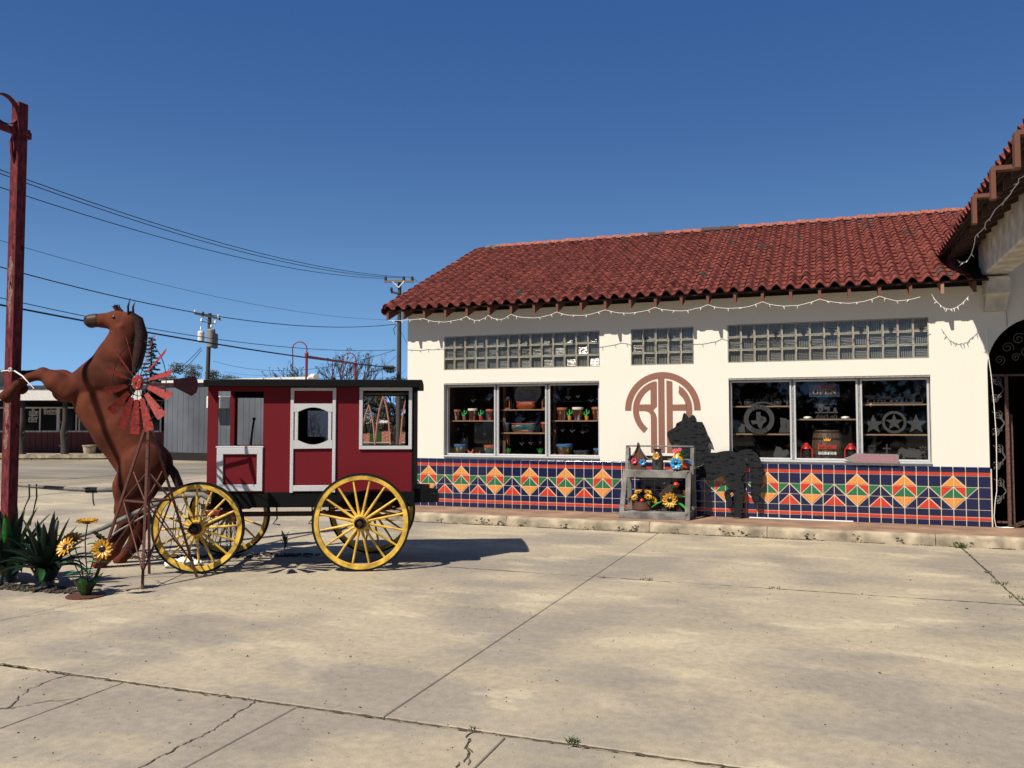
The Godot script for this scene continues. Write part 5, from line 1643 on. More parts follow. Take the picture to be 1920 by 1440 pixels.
	var ply := [4.30, 1.37, 4.305, 1.41, 4.35, 1.44, 4.43, 1.49, 4.45, 1.55, 4.53, 1.59, 4.55, 1.69, 4.575, 1.715, 4.64, 1.63, 4.70, 1.685, 4.735, 1.655, 4.745, 1.575, 4.84, 1.57, 4.87, 1.52, 4.92, 1.38, 4.96, 1.32, 4.985, 1.23, 4.94, 1.25, 4.925, 1.20, 4.97, 1.10, 5.05, 1.10, 5.15, 1.125, 5.26, 1.135, 5.36, 1.105, 5.43, 1.145, 5.51, 1.16, 5.58, 1.15, 5.65, 1.10, 5.70, 1.01, 5.74, 0.85, 5.73, 0.69, 5.69, 0.56, 5.675, 0.39, 5.62, 0.33, 5.57, 0.42, 5.555, 0.56, 5.565, 0.72, 5.54, 0.90, 5.495, 1.02, 5.485, 0.90, 5.47, 0.79, 5.42, 0.70, 5.46, 0.63, 5.47, 0.53, 5.445, 0.42, 5.44, 0.26, 5.42, 0.18, 5.425, 0.142, 5.27, 0.142, 5.265, 0.165, 5.33, 0.24, 5.35, 0.39, 5.30, 0.52, 5.26, 0.49, 5.28, 0.43, 5.29, 0.32, 5.25, 0.25, 5.20, 0.36, 5.17, 0.48, 5.18, 0.52, 5.28, 0.59, 5.23, 0.64, 5.16, 0.72, 5.16, 0.75, 5.02, 0.72, 4.79, 0.71, 4.74, 0.79, 4.70, 0.89, 4.72, 0.60, 4.66, 0.16, 4.54, 0.16, 4.56, 0.60, 4.50, 0.88, 4.44, 1.06, 4.50, 1.17, 4.515, 1.245, 4.43, 1.235, 4.35, 1.235, 4.325, 1.31]
	o.prism(poly(ply, Vector2.ZERO, 1.0), -0.011, 0.011)
	var lean := Transform3D(Basis(Vector3.RIGHT, -0.10), Vector3(0, 0.02, 0.19))
	var pw := single("plywood_horse", "black painted plywood cut-out of a walking horse leaning on the tiles", "cutout", o, M["ply_black"], "", lean)
	var gr := MB.new()
	gr.tube([Vector3(4.90, 1.10, 0.014), Vector3(4.885, 1.02, 0.014), Vector3(4.86, 0.99, 0.014), Vector3(4.885, 0.94, 0.014), Vector3(4.82, 0.885, 0.014), Vector3(4.72, 0.87, 0.014)], 0.006, 5)
	part(pw, "seam", gr, M["seed"])
	# litter on the walk
	b = MB.new()
	b.box(Vector3(6.25, 0.148, 0.045), Vector3(1.45, 0.016, 0.03), 0.003)
	single("white_strip", "long white batten lying on the walk under the right window", "batten", b, M["white_plain"])
	b = MB.new()
	b.box(Vector3(3.55, 0.15, 0.10), Vector3(0.22, 0.02, 0.08), 0.003)
	single("grey_offcut", "small grey board lying on the walk left of the stand", "board", b, M["grey_wood"])

# ---- the wagon: local x runs to the rear, z towards the viewer, origin under the rear near wheel ----
func wheel(o: Node, x: float, z: float, r: float, inner: bool) -> void:
	var t := Transform3D(Basis(Vector3.RIGHT, PI / 2.0), Vector3(x, r, z))       # lathe axis along z
	var b := MB.new()
	b.lathe([Vector2(r - 0.022, -0.026), Vector2(r, -0.026), Vector2(r, 0.026), Vector2(r - 0.022, 0.026)], 72, t)
	var w := part(o, "wheel", b, M["tyre"])
	b = MB.new()
	b.lathe([Vector2(r - 0.068, -0.02), Vector2(r - 0.021, -0.023), Vector2(r - 0.0205, 0.023), Vector2(r - 0.068, 0.02), Vector2(r - 0.072, 0.0), Vector2(r - 0.068, -0.02)], 72, t)
	part(w, "rim", b, M["wheel_yellow"])
	var s := 1.0 if not inner else -1.0
	for k in 16:
		var a := TAU * (k + 0.5) / 16.0 + x * 2.0
		var d := Vector3(sin(a), cos(a), 0)
		var c := Vector3(x, r, z)
		b = MB.new()
		b.tube([c + d * 0.055 + Vector3(0, 0, 0.045 * s), c + d * 0.12 + Vector3(0, 0, 0.042 * s), c + d * (r * 0.55) + Vector3(0, 0, 0.022 * s), c + d * (r - 0.065)], [0.019, 0.0155, 0.013, 0.0105], 7)
		part(w, "spoke", b, M["wheel_yellow"])
	b = MB.new()
	b.lathe([Vector2(0.0, -0.10), Vector2(0.055, -0.10), Vector2(0.085, -0.02), Vector2(0.088, 0.02), Vector2(0.075, 0.06), Vector2(0.0, 0.06)], 24, Transform3D(Basis(Vector3.RIGHT, PI / 2.0 * s), Vector3(x, r, z + 0.02 * s)))
	part(w, "hub", b, M["wheel_yellow"])
	b = MB.new()
	b.lathe([Vector2(0.062, 0.05), Vector2(0.060, 0.125), Vector2(0.052, 0.13), Vector2(0.045, 0.10), Vector2(0.028, 0.10), Vector2(0.026, 0.135), Vector2(0.0, 0.14)], 18, Transform3D(Basis(Vector3.RIGHT, PI / 2.0 * s), Vector3(x, r, z + 0.02 * s)))
	part(w, "axle_cap", b, M["hub"])

func lb(x0: float, y0: float, x1: float, y1: float, z: float, th: float, bev := 0.003) -> MB:
	var b := MB.new()
	b.box(Vector3((x0 + x1) * 0.5, (y0 + y1) * 0.5, z), Vector3(x1 - x0, y1 - y0, th), bev)
	return b

func wagon() -> void:
	var o := thing("horse_wagon", "dark red closed wagon with white trim, black roof and four yellow spoked wheels", "wagon", Vector3(1.984, 0, 5.338), deg_to_rad(24.7))
	var zn := -0.16
	var zf := -1.14
	var b := MB.new()
	var ops := [Rect2(-1.545, 1.31, 0.48, 0.60), Rect2(-0.70, 1.33, 0.335, 0.415), Rect2(-0.005, 1.322, 0.497, 0.60)]
	wall_with_holes(b, -1.65, 0.83, 0.548, 1.958, zn - 0.025, zn, ops)
	part(o, "side_panel", b, M["wagon_red"])
	b = MB.new()
	wall_with_holes(b, -1.65, 0.83, 0.548, 1.958, zf, zf + 0.025, [Rect2(-1.58, 1.31, 0.52, 0.60), Rect2(-0.755, 1.30, 0.42, 0.415), Rect2(-0.10, 1.31, 0.50, 0.58)])
	part(o, "side_panel", b, M["wagon_red"])
	# interior linings, floor, ends
	b = MB.new()
	wall_with_holes(b, -1.06, 0.84, 0.54, 1.95, zn - 0.035, zn - 0.026, [ops[1], ops[2]])
	wall_with_holes(b, -1.06, 0.84, 0.54, 1.95, zf + 0.026, zf + 0.035, [Rect2(-0.755, 1.30, 0.42, 0.415), Rect2(-0.10, 1.31, 0.50, 0.58)])
	part(o, "lining", b, M["wagon_black"])
	part(o, "floor", lb(-1.63, 0.80, 0.545, 0.83, -0.65, 0.96), M["wagon_black"])
	b = MB.new()
	b.box(Vector3(0.535, 1.395, -0.65), Vector3(0.026, 1.12, 0.99), 0.003)
	part(o, "rear_panel", b, M["wagon_black"])
	b = MB.new()
	b.box(Vector3(-1.637, 1.06, -0.65), Vector3(0.024, 0.46, 0.93), 0.003)
	part(o, "front_panel", b, M["wagon_red"])
	for z in [zf + 0.05]: part(o, "corner_post", lb(-1.648, 1.29, -1.595, 1.955, z, 0.05), M["wagon_red"])
	part(o, "header", lb(-1.64, 1.865, -1.07, 1.955, zf + 0.055, 0.03), M["wagon_black"])
	part(o, "header", lb(-1.05, 1.90, 0.53, 1.955, -0.65, 0.86, 0.0), M["wagon_black"])
	b = MB.new()
	b.box(Vector3(-1.02, 1.02, -0.62), Vector3(0.04, 0.62, 0.86), 0.005)
	b.box(Vector3(-1.24, 1.07, -0.64), Vector3(0.42, 0.08, 0.86), 0.01)
	b.box(Vector3(-0.68, 1.16, -0.86), Vector3(0.34, 0.50, 0.22), 0.02)
	part(o, "seat", b, M["wagon_black"])
	# roof: a shallow black slab with a lighter weathered top
	b = MB.new()
	b.sheet(func(a: float, q: float) -> Vector3: return Vector3(lerpf(-1.672, 0.616, a), 2.026 + 0.035 * sin(q * PI), lerpf(-1.245, -0.055, q)), 8, 10, Vector3.UP)
	b.box(Vector3(-0.528, 1.992, -0.65), Vector3(2.288, 0.068, 1.19), 0.004)
	part(o, "roof", b, M["wagon_black"])
	for x in [0.55]:
		b = MB.new()
		b.prism(PackedVector2Array([Vector2(0.545, 1.955), Vector2(0.545, 1.88), Vector2(0.61, 1.955)]), -0.20, -0.17)
		part(o, "bracket", b, M["wagon_black"])
	# white trim: driver's panel, door, rear window
	var z := zn + 0.011
	var W: Material = M["wagon_white"]
	for r in [[-1.543, 1.236, -1.062, 1.304], [-1.543, 0.842, -1.062, 0.912], [-1.543, 0.912, -1.476, 1.236], [-1.121, 0.912, -1.062, 1.236]]: part(o, "trim_board", lb(r[0], r[1], r[2], r[3], z, 0.022), W)
	var sill := MB.new()
	sill.box(Vector3(-1.305, 1.313, zn - 0.03), Vector3(0.50, 0.016, 0.10), 0.003)
	part(o, "sill_board", sill, M["wagon_white"])
	var dr := part(o, "door", lb(-0.739, 0.84, -0.325, 1.925, zn - 0.001, 0.004, 0.0) if false else lb(-0.739, 0.842, -0.325, 1.295, zn + 0.001, 0.004, 0.0), M["wagon_red"])
	for r in [[-0.774, 0.822, -0.739, 1.950], [-0.327, 0.822, -0.292, 1.950], [-0.739, 1.919, -0.327, 1.950], [-0.739, 0.838, -0.327, 0.900], [-0.728, 1.385, -0.693, 1.690], [-0.373, 1.385, -0.338, 1.690]]: part(dr, "trim_board", lb(r[0], r[1], r[2], r[3], z, 0.022), W)
	var pts := PackedVector2Array([Vector2(-0.739, 1.690), Vector2(-0.739, 1.779), Vector2(-0.327, 1.779), Vector2(-0.327, 1.690), Vector2(-0.373, 1.690)])
	for i in range(1, 14): pts.append(Vector2(lerpf(-0.373, -0.693, i / 14.0), 1.690 + 0.048 * sin(PI * i / 14.0)))
	pts.append(Vector2(-0.693, 1.690))
	b = MB.new()
	b.prism(pts, zn + 0.001, zn + 0.024)
	part(dr, "arched_board", b, W)
	pts = PackedVector2Array([Vector2(-0.739, 1.385), Vector2(-0.739, 1.293), Vector2(-0.327, 1.297), Vector2(-0.327, 1.385), Vector2(-0.373, 1.385)])
	for i in range(1, 14): pts.append(Vector2(lerpf(-0.373, -0.693, i / 14.0), 1.385 - 0.048 * sin(PI * i / 14.0)))
	pts.append(Vector2(-0.693, 1.385))
	b = MB.new()
	b.prism(pts, zn + 0.001, zn + 0.024)
	part(dr, "arched_board", b, W)
	for r in [[-0.042, 1.284, 0.526, 1.322], [-0.042, 1.922, 0.526, 1.957], [-0.042, 1.322, -0.005, 1.922], [0.489, 1.322, 0.526, 1.922]]: part(o, "window_trim", lb(r[0], r[1], r[2], r[3], z, 0.022), W)
	# chassis
	for zz in [-0.19, -1.11]: part(o, "sill_beam", lb(-1.60, 0.665, 0.56, 0.828, zz, 0.07, 0.006), M["wagon_black"])
	b = MB.new()
	b.prism(PackedVector2Array([Vector2(0.55, 0.70), Vector2(0.815, 0.705), Vector2(0.79, 0.79), Vector2(0.70, 0.80), Vector2(0.70, 0.845), Vector2(0.55, 0.85)]), -1.0, -0.22)
	part(o, "tail_step", b, M["wagon_black"])
	b = MB.new()
	b.bar(Vector3(-1.62, 0.545, -0.65), Vector3(0.05, 0.545, -0.65), 0.06, 0.05, 0.004)
	part(o, "perch_pole", b, M["hub"])
	for q in [[0.0, 0.518], [-1.69, 0.475]]:
		b = MB.new()
		b.bar(Vector3(q[0], q[1], -1.27), Vector3(q[0], q[1], -0.03), 0.045, 0.05, 0.004)
		part(o, "axle", b, M["hub"])
	for zz in [-0.28, -1.02]:                             # leaf springs, two bowed bands
		for up in [1.0, -1.0]:
			for lay in 3:
				b = MB.new()
				var p: Array = []
				for i in 13:
					var s := i / 12.0 * 2.0 - 1.0
					var sc := 1.0 - 0.2 * lay
					p.append(Vector3(0.0 + s * 0.43 * sc, 0.60 + up * (0.075 * (1.0 - s * s * sc * sc) - 0.012 * lay), zz))
				b.tube(p, 0.012, 6, true, 0.5)
				part(o, "spring_leaf", b, M["spring_red"])
		for sx in [-0.43, 0.43]:
			b = MB.new()
			b.tube([Vector3(sx, 0.60, zz - 0.035), Vector3(sx, 0.60, zz + 0.035)], 0.024, 10)
			part(o, "spring_eye", b, M["spring_red"])
	for zz in [-0.30, -0.98]:
		b = MB.new()
		b.box(Vector3(-1.52, 0.60, zz), Vector3(0.30, 0.06, 0.06), 0.01)
		b.tube([Vector3(-1.66, 0.70, zz), Vector3(-1.72, 0.62, zz), Vector3(-1.60, 0.55, zz)], 0.02, 8)
		part(o, "front_spring", b, M["spring_red"])
	b = MB.new()
	b.lathe([Vector2(0.20, -0.02), Vector2(0.24, -0.02), Vector2(0.24, 0.02), Vector2(0.20, 0.02)], 28, xf(Vector3(-1.60, 0.635, -0.65)))
	part(o, "turntable", b, M["iron"])
	for x in [-0.94, -0.56]:
		b = MB.new()
		b.tube([Vector3(x, 0.66, -0.30), Vector3(x + 0.01, 0.53, -0.28), Vector3(x - 0.03, 0.48, -0.26), Vector3(x + 0.05, 0.47, -0.25)], 0.008, 6)
		part(o, "step_iron", b, M["iron"])
	b = MB.new()
	b.tube([Vector3(-1.40, 1.28, -1.03), Vector3(-1.385, 1.45, -1.03), Vector3(-1.365, 1.60, -1.03)], [0.016, 0.013, 0.011], 8)
	b.lathe([Vector2(0, -0.022), Vector2(0.02, -0.008), Vector2(0.02, 0.010), Vector2(0, 0.022)], 10, xf(Vector3(-1.362, 1.615, -1.03)))
	part(o, "brake_lever", b, M["wagon_black"])
	wheel(o, 0.0, -0.03, 0.518, false)
	wheel(o, -1.69, -0.03, 0.475, false)
	wheel(o, 0.0, -1.27, 0.518, true)
	wheel(o, -1.69, -1.27, 0.475, true)
	# the two shafts, ropes and chains
	b = MB.new()
	b.tube([Vector3(-1.62, 0.66, -1.0), Vector3(-1.9, 0.79, -1.02), Vector3(-2.4, 0.80, -1.02), Vector3(-3.2, 0.797, -1.0), Vector3(-3.7, 0.83, -1.0), Vector3(-4.02, 0.858, -1.0)], [0.032, 0.030, 0.028, 0.026, 0.022, 0.014], 10)
	var s1 := part(o, "shaft", b, M["grey_wood"])
	b = MB.new()
	b.tube([Vector3(-3.24, 0.798, -1.0), Vector3(-3.12, 0.797, -1.0)], 0.033, 10)
	b.tube([Vector3(-3.16, 0.77, -0.985), Vector3(-3.155, 0.68, -0.985), Vector3(-3.14, 0.62, -0.985)], 0.008, 6)
	part(s1, "black_wrap", b, M["tyre"])
	for q in [[-3.87, 0.57], [-3.79, 0.40]]:
		b = MB.new()
		b.tube([Vector3(q[0], 0.87, -0.99), Vector3(q[0] + 0.01, 0.72, -0.985), Vector3(q[0] - 0.02, (0.72 + q[1]) * 0.5, -0.98), Vector3(q[0] - 0.05, q[1], -0.98)], [0.009, 0.010, 0.007, 0.006], 6)
		part(s1, "rope", b, M["iron"])
	b = MB.new()
	b.tube([Vector3(-1.45, 0.50, -0.36), Vector3(-1.56, 0.68, -0.36), Vector3(-1.75, 0.79, -0.36), Vector3(-2.02, 0.78, -0.35), Vector3(-2.40, 0.62, -0.34), Vector3(-2.78, 0.44, -0.34), Vector3(-3.14, 0.31, -0.34)], [0.028, 0.030, 0.030, 0.028, 0.027, 0.024, 0.016], 10)
	part(o, "shaft", b, M["grey_wood"])
	b = MB.new()
	b.tube([Vector3(-2.05, 0.74, -0.32), Vector3(-2.6, 0.42, -0.32), Vector3(-3.0, 0.12, -0.32)], 0.010, 6)
	part(o, "trace_rod", b, M["alu_dirty"])
	b = MB.new()                                         # harness chains hanging between shaft and ground
	for k in 16:
		var x := -2.12 + 0.045 * k + rnd(-0.01, 0.01)
		var y0 := 0.72 - absf(x + 1.75) * 0.2
		var y1 := y0 - rnd(0.25, 0.55)
		var p: Array = []
		for i in 5: p.append(Vector3(x + rnd(-0.012, 0.012) - 0.05 * i / 4.0, lerpf(y0, y1, i / 4.0), -0.62 + rnd(-0.05, 0.05)))
		b.tube(p, 0.0045, 5)
	tag(part(o, "harness_cords", b, M["iron"]), "", "", "", "stuff")
	for c in [[-1.50, 0.50, 0.12, -0.45], [-1.43, 0.52, 0.16, -0.5], [-1.68, 0.40, 0.05, -0.42]]:
		b = MB.new()
		var y2: float = c[1]
		var kk := 0
		while y2 > c[2]:
			var d := Vector3(0.010, 0, 0) if kk % 2 == 0 else Vector3(0, 0, 0.010)
			b.tube([Vector3(c[0], y2, c[3]) + d, Vector3(c[0], y2 - 0.014, c[3]) + d * 1.3, Vector3(c[0], y2 - 0.03, c[3]), Vector3(c[0], y2 - 0.014, c[3]) - d * 1.3, Vector3(c[0], y2, c[3]) - d], 0.0035, 4)
			y2 -= 0.024
			kk += 1
		part(o, "chain", b, M["iron"])

# ---- the rearing horse: one skin drawn round a skeleton of tapered, flattened bones ----
func skin(bones: Array, lo: Vector3, hi: Vector3, cell: float, blend: float) -> MB:
	var nx := int((hi.x - lo.x) / cell) + 2
	var ny := int((hi.y - lo.y) / cell) + 2
	var nz := int((hi.z - lo.z) / cell) + 2
	var f := PackedFloat32Array()
	f.resize(nx * ny * nz)
	f.fill(1.0)
	for bn in bones:
		var a: Vector3 = bn[0]
		var c: Vector3 = bn[1]
		var ra: float = bn[2]
		var rb: float = bn[3]
		var sq: float = bn[4]                                # width sideways against width in the plane of the body
		var k: float = bn[5] if bn.size() > 5 else blend
		var R := maxf(ra, rb) + k * 2.0 + cell * 2.0
		var i0 := maxi(0, int((minf(a.x, c.x) - R - lo.x) / cell))
		var i1 := mini(nx - 1, int((maxf(a.x, c.x) + R - lo.x) / cell) + 1)
		var j0 := maxi(0, int((minf(a.y, c.y) - R - lo.y) / cell))
		var j1 := mini(ny - 1, int((maxf(a.y, c.y) + R - lo.y) / cell) + 1)
		var k0 := maxi(0, int((minf(a.z, c.z) - R - lo.z) / cell))
		var k1 := mini(nz - 1, int((maxf(a.z, c.z) + R - lo.z) / cell) + 1)
		var az := a.z
		var A := Vector3(a.x, a.y, 0)
		var ab := Vector3(c.x - a.x, c.y - a.y, (c.z - a.z) / sq)
		var l2 := maxf(ab.length_squared(), 1e-9)
		for j in range(j0, j1 + 1):
			for i in range(i0, i1 + 1):
				var row := (j * nx + i) * nz
				var px := lo.x + i * cell - A.x
				var py := lo.y + j * cell - A.y
				for kk in range(k0, k1 + 1):
					var p := Vector3(px, py, (lo.z + kk * cell - az) / sq)
					var t := clampf(p.dot(ab) / l2, 0.0, 1.0)
					var d := (p - ab * t).length() - (ra + (rb - ra) * t)
					var o := f[row + kk]
					var h := maxf(k - absf(o - d), 0.0) / k
					f[row + kk] = minf(o, d) - h * h * k * 0.25
	var idx := PackedInt32Array()
	idx.resize(nx * ny * nz)
	idx.fill(-1)
	var vs := PackedVector3Array()
	var ns := PackedVector3Array()
	var sx := nz
	var sy := nx * nz
	var off := PackedInt32Array([0, sx, sy, sx + sy, 1, sx + 1, sy + 1, sx + sy + 1])
	for j in ny - 1:
		for i in nx - 1:
			for k in nz - 1:
				var b := j * sy + i * sx + k
				var first := f[b] < 0.0
				var mixed := false
				for q in 8:
					if (f[b + off[q]] < 0.0) != first:
						mixed = true
						break
				if not mixed: continue
				var s := Vector3.ZERO
				var n := 0
				for q in 8:
					for bit in [1, 2, 4]:
						if q & bit: continue
						var r: int = q | bit
						var d0 := f[b + off[q]]
						var d1 := f[b + off[r]]
						if (d0 < 0.0) == (d1 < 0.0): continue
						var t := d0 / (d0 - d1)
						var p0 := Vector3(q & 1, (q >> 1) & 1, (q >> 2) & 1)
						var p1 := Vector3(r & 1, (r >> 1) & 1, (r >> 2) & 1)
						s += p0.lerp(p1, t)
						n += 1
				idx[b] = vs.size()
				vs.append(lo + (Vector3(i, j, k) + s / n) * cell)
				var g := Vector3(f[b + off[1]] + f[b + off[3]] + f[b + off[5]] + f[b + off[7]] - f[b] - f[b + off[2]] - f[b + off[4]] - f[b + off[6]],
					f[b + off[2]] + f[b + off[3]] + f[b + off[6]] + f[b + off[7]] - f[b] - f[b + off[1]] - f[b + off[4]] - f[b + off[5]],
					f[b + off[4]] + f[b + off[5]] + f[b + off[6]] + f[b + off[7]] - f[b] - f[b + off[1]] - f[b + off[2]] - f[b + off[3]])
				ns.append(g.normalized())
	var m := MB.new()
	for j in range(1, ny - 1):
		for i in range(1, nx - 1):
			for k in range(1, nz - 1):
				var b := j * sy + i * sx + k
				var here := f[b] < 0.0
				for e in [[sx, sy, 1], [sy, 1, sx], [1, sx, sy]]:
					if (f[b + e[0]] < 0.0) == here: continue
					var p := [idx[b], idx[b - e[1]], idx[b - e[1] - e[2]], idx[b - e[2]]]
					if p.has(-1): continue
					m.tri(vs[p[0]], vs[p[1]], vs[p[2]], ns[p[0]], ns[p[1]], ns[p[2]])
					m.tri(vs[p[0]], vs[p[2]], vs[p[3]], ns[p[0]], ns[p[2]], ns[p[3]])
	return m

func horse() -> void:
	var th := deg_to_rad(24.7)
	var o := thing("rearing_horse", "rusty brown sheet metal horse rearing on its hind legs between the wagon shafts", "horse sculpture", Vector3(1.984, 0, 5.338) + Basis(Vector3.UP, th) * Vector3(-2.6, 0, -0.62), th)
	var V := func(x: float, y: float, z := 0.0) -> Vector3: return Vector3(x + 2.6, y, z)
	var n := 0.16                                            # half the distance between near and far legs
	var B := [
		[V.call(-2.50, 1.14), V.call(-2.72, 1.48), 0.270, 0.282, 0.82, 0.05], [V.call(-2.72, 1.48), V.call(-2.95, 1.80), 0.282, 0.280, 0.80, 0.05],
		[V.call(-3.34, 1.925), V.call(-2.98, 2.035), 0.125, 0.238, 1.02, 0.022], [V.call(-2.98, 2.035), V.call(-2.76, 2.02), 0.238, 0.20, 0.98, 0.03],
		[V.call(-2.93, 2.08), V.call(-2.80, 2.30), 0.225, 0.205, 0.62, 0.06], [V.call(-2.80, 2.30), V.call(-2.70, 2.58), 0.205, 0.152, 0.56, 0.04],
		[V.call(-2.70, 2.58), V.call(-2.665, 2.68), 0.152, 0.118, 0.62, 0.03], [V.call(-2.69, 2.69), V.call(-2.79, 2.715), 0.120, 0.120, 0.62, 0.025], [V.call(-2.79, 2.715), V.call(-2.95, 2.715), 0.115, 0.080, 0.66, 0.02],
		[V.call(-2.95, 2.715), V.call(-3.075, 2.71), 0.078, 0.064, 0.85, 0.02], [V.call(-2.72, 2.63), V.call(-2.80, 2.645), 0.07, 0.05, 1.5, 0.03]]
	# forelegs: the near one crosses the post, the far one is bent a little higher
	B.append_array([
		[V.call(-3.22, 1.93, n * 0.8), V.call(-3.37, 2.02, n), 0.135, 0.112, 0.8, 0.05], [V.call(-3.36, 2.03, n), V.call(-3.50, 2.105, n), 0.10, 0.070, 0.85, 0.04], [V.call(-3.50, 2.105, n), V.call(-3.64, 2.065, n), 0.068, 0.048, 0.9, 0.03],
		[V.call(-3.64, 2.065, n), V.call(-3.765, 1.985, n), 0.046, 0.052, 0.9, 0.03], [V.call(-3.765, 1.985, n), V.call(-3.835, 1.905, n), 0.046, 0.052, 0.95, 0.02], [V.call(-3.835, 1.905, n), V.call(-3.865, 1.862, n), 0.058, 0.078, 1.0, 0.02],
		[V.call(-3.22, 1.95, -n * 0.8), V.call(-3.44, 2.06, -n - 0.02), 0.13, 0.11, 0.8, 0.05], [V.call(-3.44, 2.06, -n - 0.02), V.call(-3.66, 2.12, -n - 0.03), 0.10, 0.068, 0.85, 0.04], [V.call(-3.66, 2.12, -n - 0.03), V.call(-3.90, 2.11, -n - 0.04), 0.065, 0.048, 0.9, 0.03],
		[V.call(-3.90, 2.11, -n - 0.04), V.call(-3.94, 2.02, -n - 0.04), 0.05, 0.045, 0.9, 0.03], [V.call(-3.94, 2.02, -n - 0.04), V.call(-3.90, 1.96, -n - 0.04), 0.052, 0.07, 1.0, 0.02]])
	# hind legs
	for s in [[n - 0.01, 0.0], [-n + 0.01, 0.10]]:
		var z: float = s[0]
		var d: float = s[1]
		B.append_array([
			[V.call(-2.44, 1.10, z * 0.75), V.call(-2.545, 0.86, z * 0.95), 0.250, 0.190, 0.74, 0.022], [V.call(-2.545, 0.86, z * 0.95), V.call(-2.60, 0.62, z), 0.190, 0.110, 0.75, 0.04], [V.call(-2.60, 0.62, z), V.call(-2.575 + d * 0.6, 0.485, z), 0.112, 0.098, 0.75, 0.04],
			[V.call(-2.575 + d * 0.6, 0.485, z), V.call(-2.72 + d, 0.185, z), 0.088, 0.074, 0.85, 0.03], [V.call(-2.72 + d, 0.185, z), V.call(-2.80 + d, 0.10, z), 0.074, 0.066, 0.9, 0.02], [V.call(-2.80 + d, 0.10, z), V.call(-2.86 + d, 0.045, z), 0.062, 0.078, 1.0, 0.02]])
	var m := skin(B, Vector3(-1.62, -0.06, -0.44), Vector3(0.85, 3.05, 0.44), 0.021, 0.09)
	# hooves are cut flat at the ground
	for i in m.v.size(): m.v[i].y = maxf(m.v[i].y, 0.004)
	part(o, "body", m, M["horse_rust"])
	# ears, forelock, muzzle, eye, mane ridge and tail
	for z in [0.035, -0.03]:
		var b := MB.new()
		var e: Vector3 = V.call(-2.655 + (0.0 if z > 0 else 0.03), 2.78, z)
		b.tube([e, e + Vector3(-0.004, 0.09, 0.004), e + Vector3(0.018, 0.19 if z > 0 else 0.16, 0.0)], [0.022, 0.019, 0.002], 8, true, 0.5)
		part(o, "ear", b, M["horse_dark"])
	var fb := MB.new()
	for k in 11:
		var s := rnd(-0.04, 0.04)
		var e: Vector3 = V.call(-2.765 + s, 2.825, rnd(-0.03, 0.03))
		fb.tube([e, e + Vector3(-0.03, 0.03, 0), e + Vector3(-0.05 + rnd(-0.03, 0.03), 0.035 + rnd(-0.01, 0.04), rnd(-0.02, 0.02)), e + Vector3(-0.035 + rnd(-0.03, 0.02), 0.06 + rnd(-0.02, 0.02), 0)], [0.009, 0.009, 0.006, 0.003], 6)
	part(o, "forelock", fb, M["horse_dark"])
	fb = MB.new()
	fb.put(skin([[Vector3(-0.415, 2.716, 0), Vector3(-0.478, 2.711, 0), 0.078, 0.072, 0.86], [Vector3(-0.46, 2.676, 0), Vector3(-0.478, 2.676, 0), 0.046, 0.044, 0.95, 0.008]], Vector3(-0.62, 2.56, -0.12), Vector3(-0.28, 2.86, 0.12), 0.01, 0.012).mesh(), Transform3D.IDENTITY)
	var mz := part(o, "muzzle", fb, M["muzzle"])
	for z in [0.052, -0.052]:
		fb = MB.new()
		fb.lathe([Vector2(0, -0.008), Vector2(0.012, -0.004), Vector2(0.012, 0.004), Vector2(0, 0.008)], 10, Transform3D(Basis(Vector3.RIGHT, PI / 2), Vector3(-0.515, 2.735, z)))
		part(mz, "nostril", fb, M["seed"])
	for z in [0.078, -0.078]:
		fb = MB.new()
		fb.lathe([Vector2(0, -0.016), Vector2(0.015, -0.008), Vector2(0.017, 0.004), Vector2(0, 0.014)], 12, Transform3D(Basis(Vector3.RIGHT, PI / 2), V.call(-2.80, 2.745, z)))
		part(o, "eye", fb, M["seed"])
	fb = MB.new()
	var mane := [V.call(-2.66, 2.80), V.call(-2.565, 2.72), V.call(-2.525, 2.56), V.call(-2.535, 2.40), V.call(-2.57, 2.22), V.call(-2.62, 2.08)]
	fb.tube(mane, [0.035, 0.062, 0.072, 0.070, 0.060, 0.02], 12, true, 1.0, Vector3(0, 0, 1))
	part(o, "mane", fb, M["horse_dark"])
	fb = MB.new()
	for k in 7:
		var z := (k - 3) * 0.016
		fb.tube([V.call(-2.22, 1.12, z * 0.5), V.call(-2.14, 1.02, z), V.call(-2.08, 0.88, z * 1.4), V.call(-2.03 + 0.012 * k, 0.68 + 0.02 * (k % 3), z * 1.5)], [0.035, 0.034, 0.026, 0.004], 7)
	part(o, "tail", fb, M["horse_dark"])
	# white tie round the post and foreleg
	fb = MB.new()
	var pts: Array = []
	for q in [[2, 696, 9.05], [20, 694, 8.98], [28, 696, 8.98], [42, 705, 8.92], [52, 716, 8.92], [64, 729, 8.9]]: pts.append(at(q[0], q[1], q[2]))
	fb.tube(pts, [0.006, 0.006, 0.008, 0.008, 0.006, 0.004], 6)
	fb.lathe([Vector2(0.016, -0.008), Vector2(0.022, -0.008), Vector2(0.022, 0.008), Vector2(0.016, 0.008)], 12, Transform3D(Basis(Vector3.RIGHT, PI / 2), at(19, 693, 8.96)))
	single("tie_wire", "white plastic tie holding the horse's raised foreleg to the red post", "tie", fb, M["cord_white"])

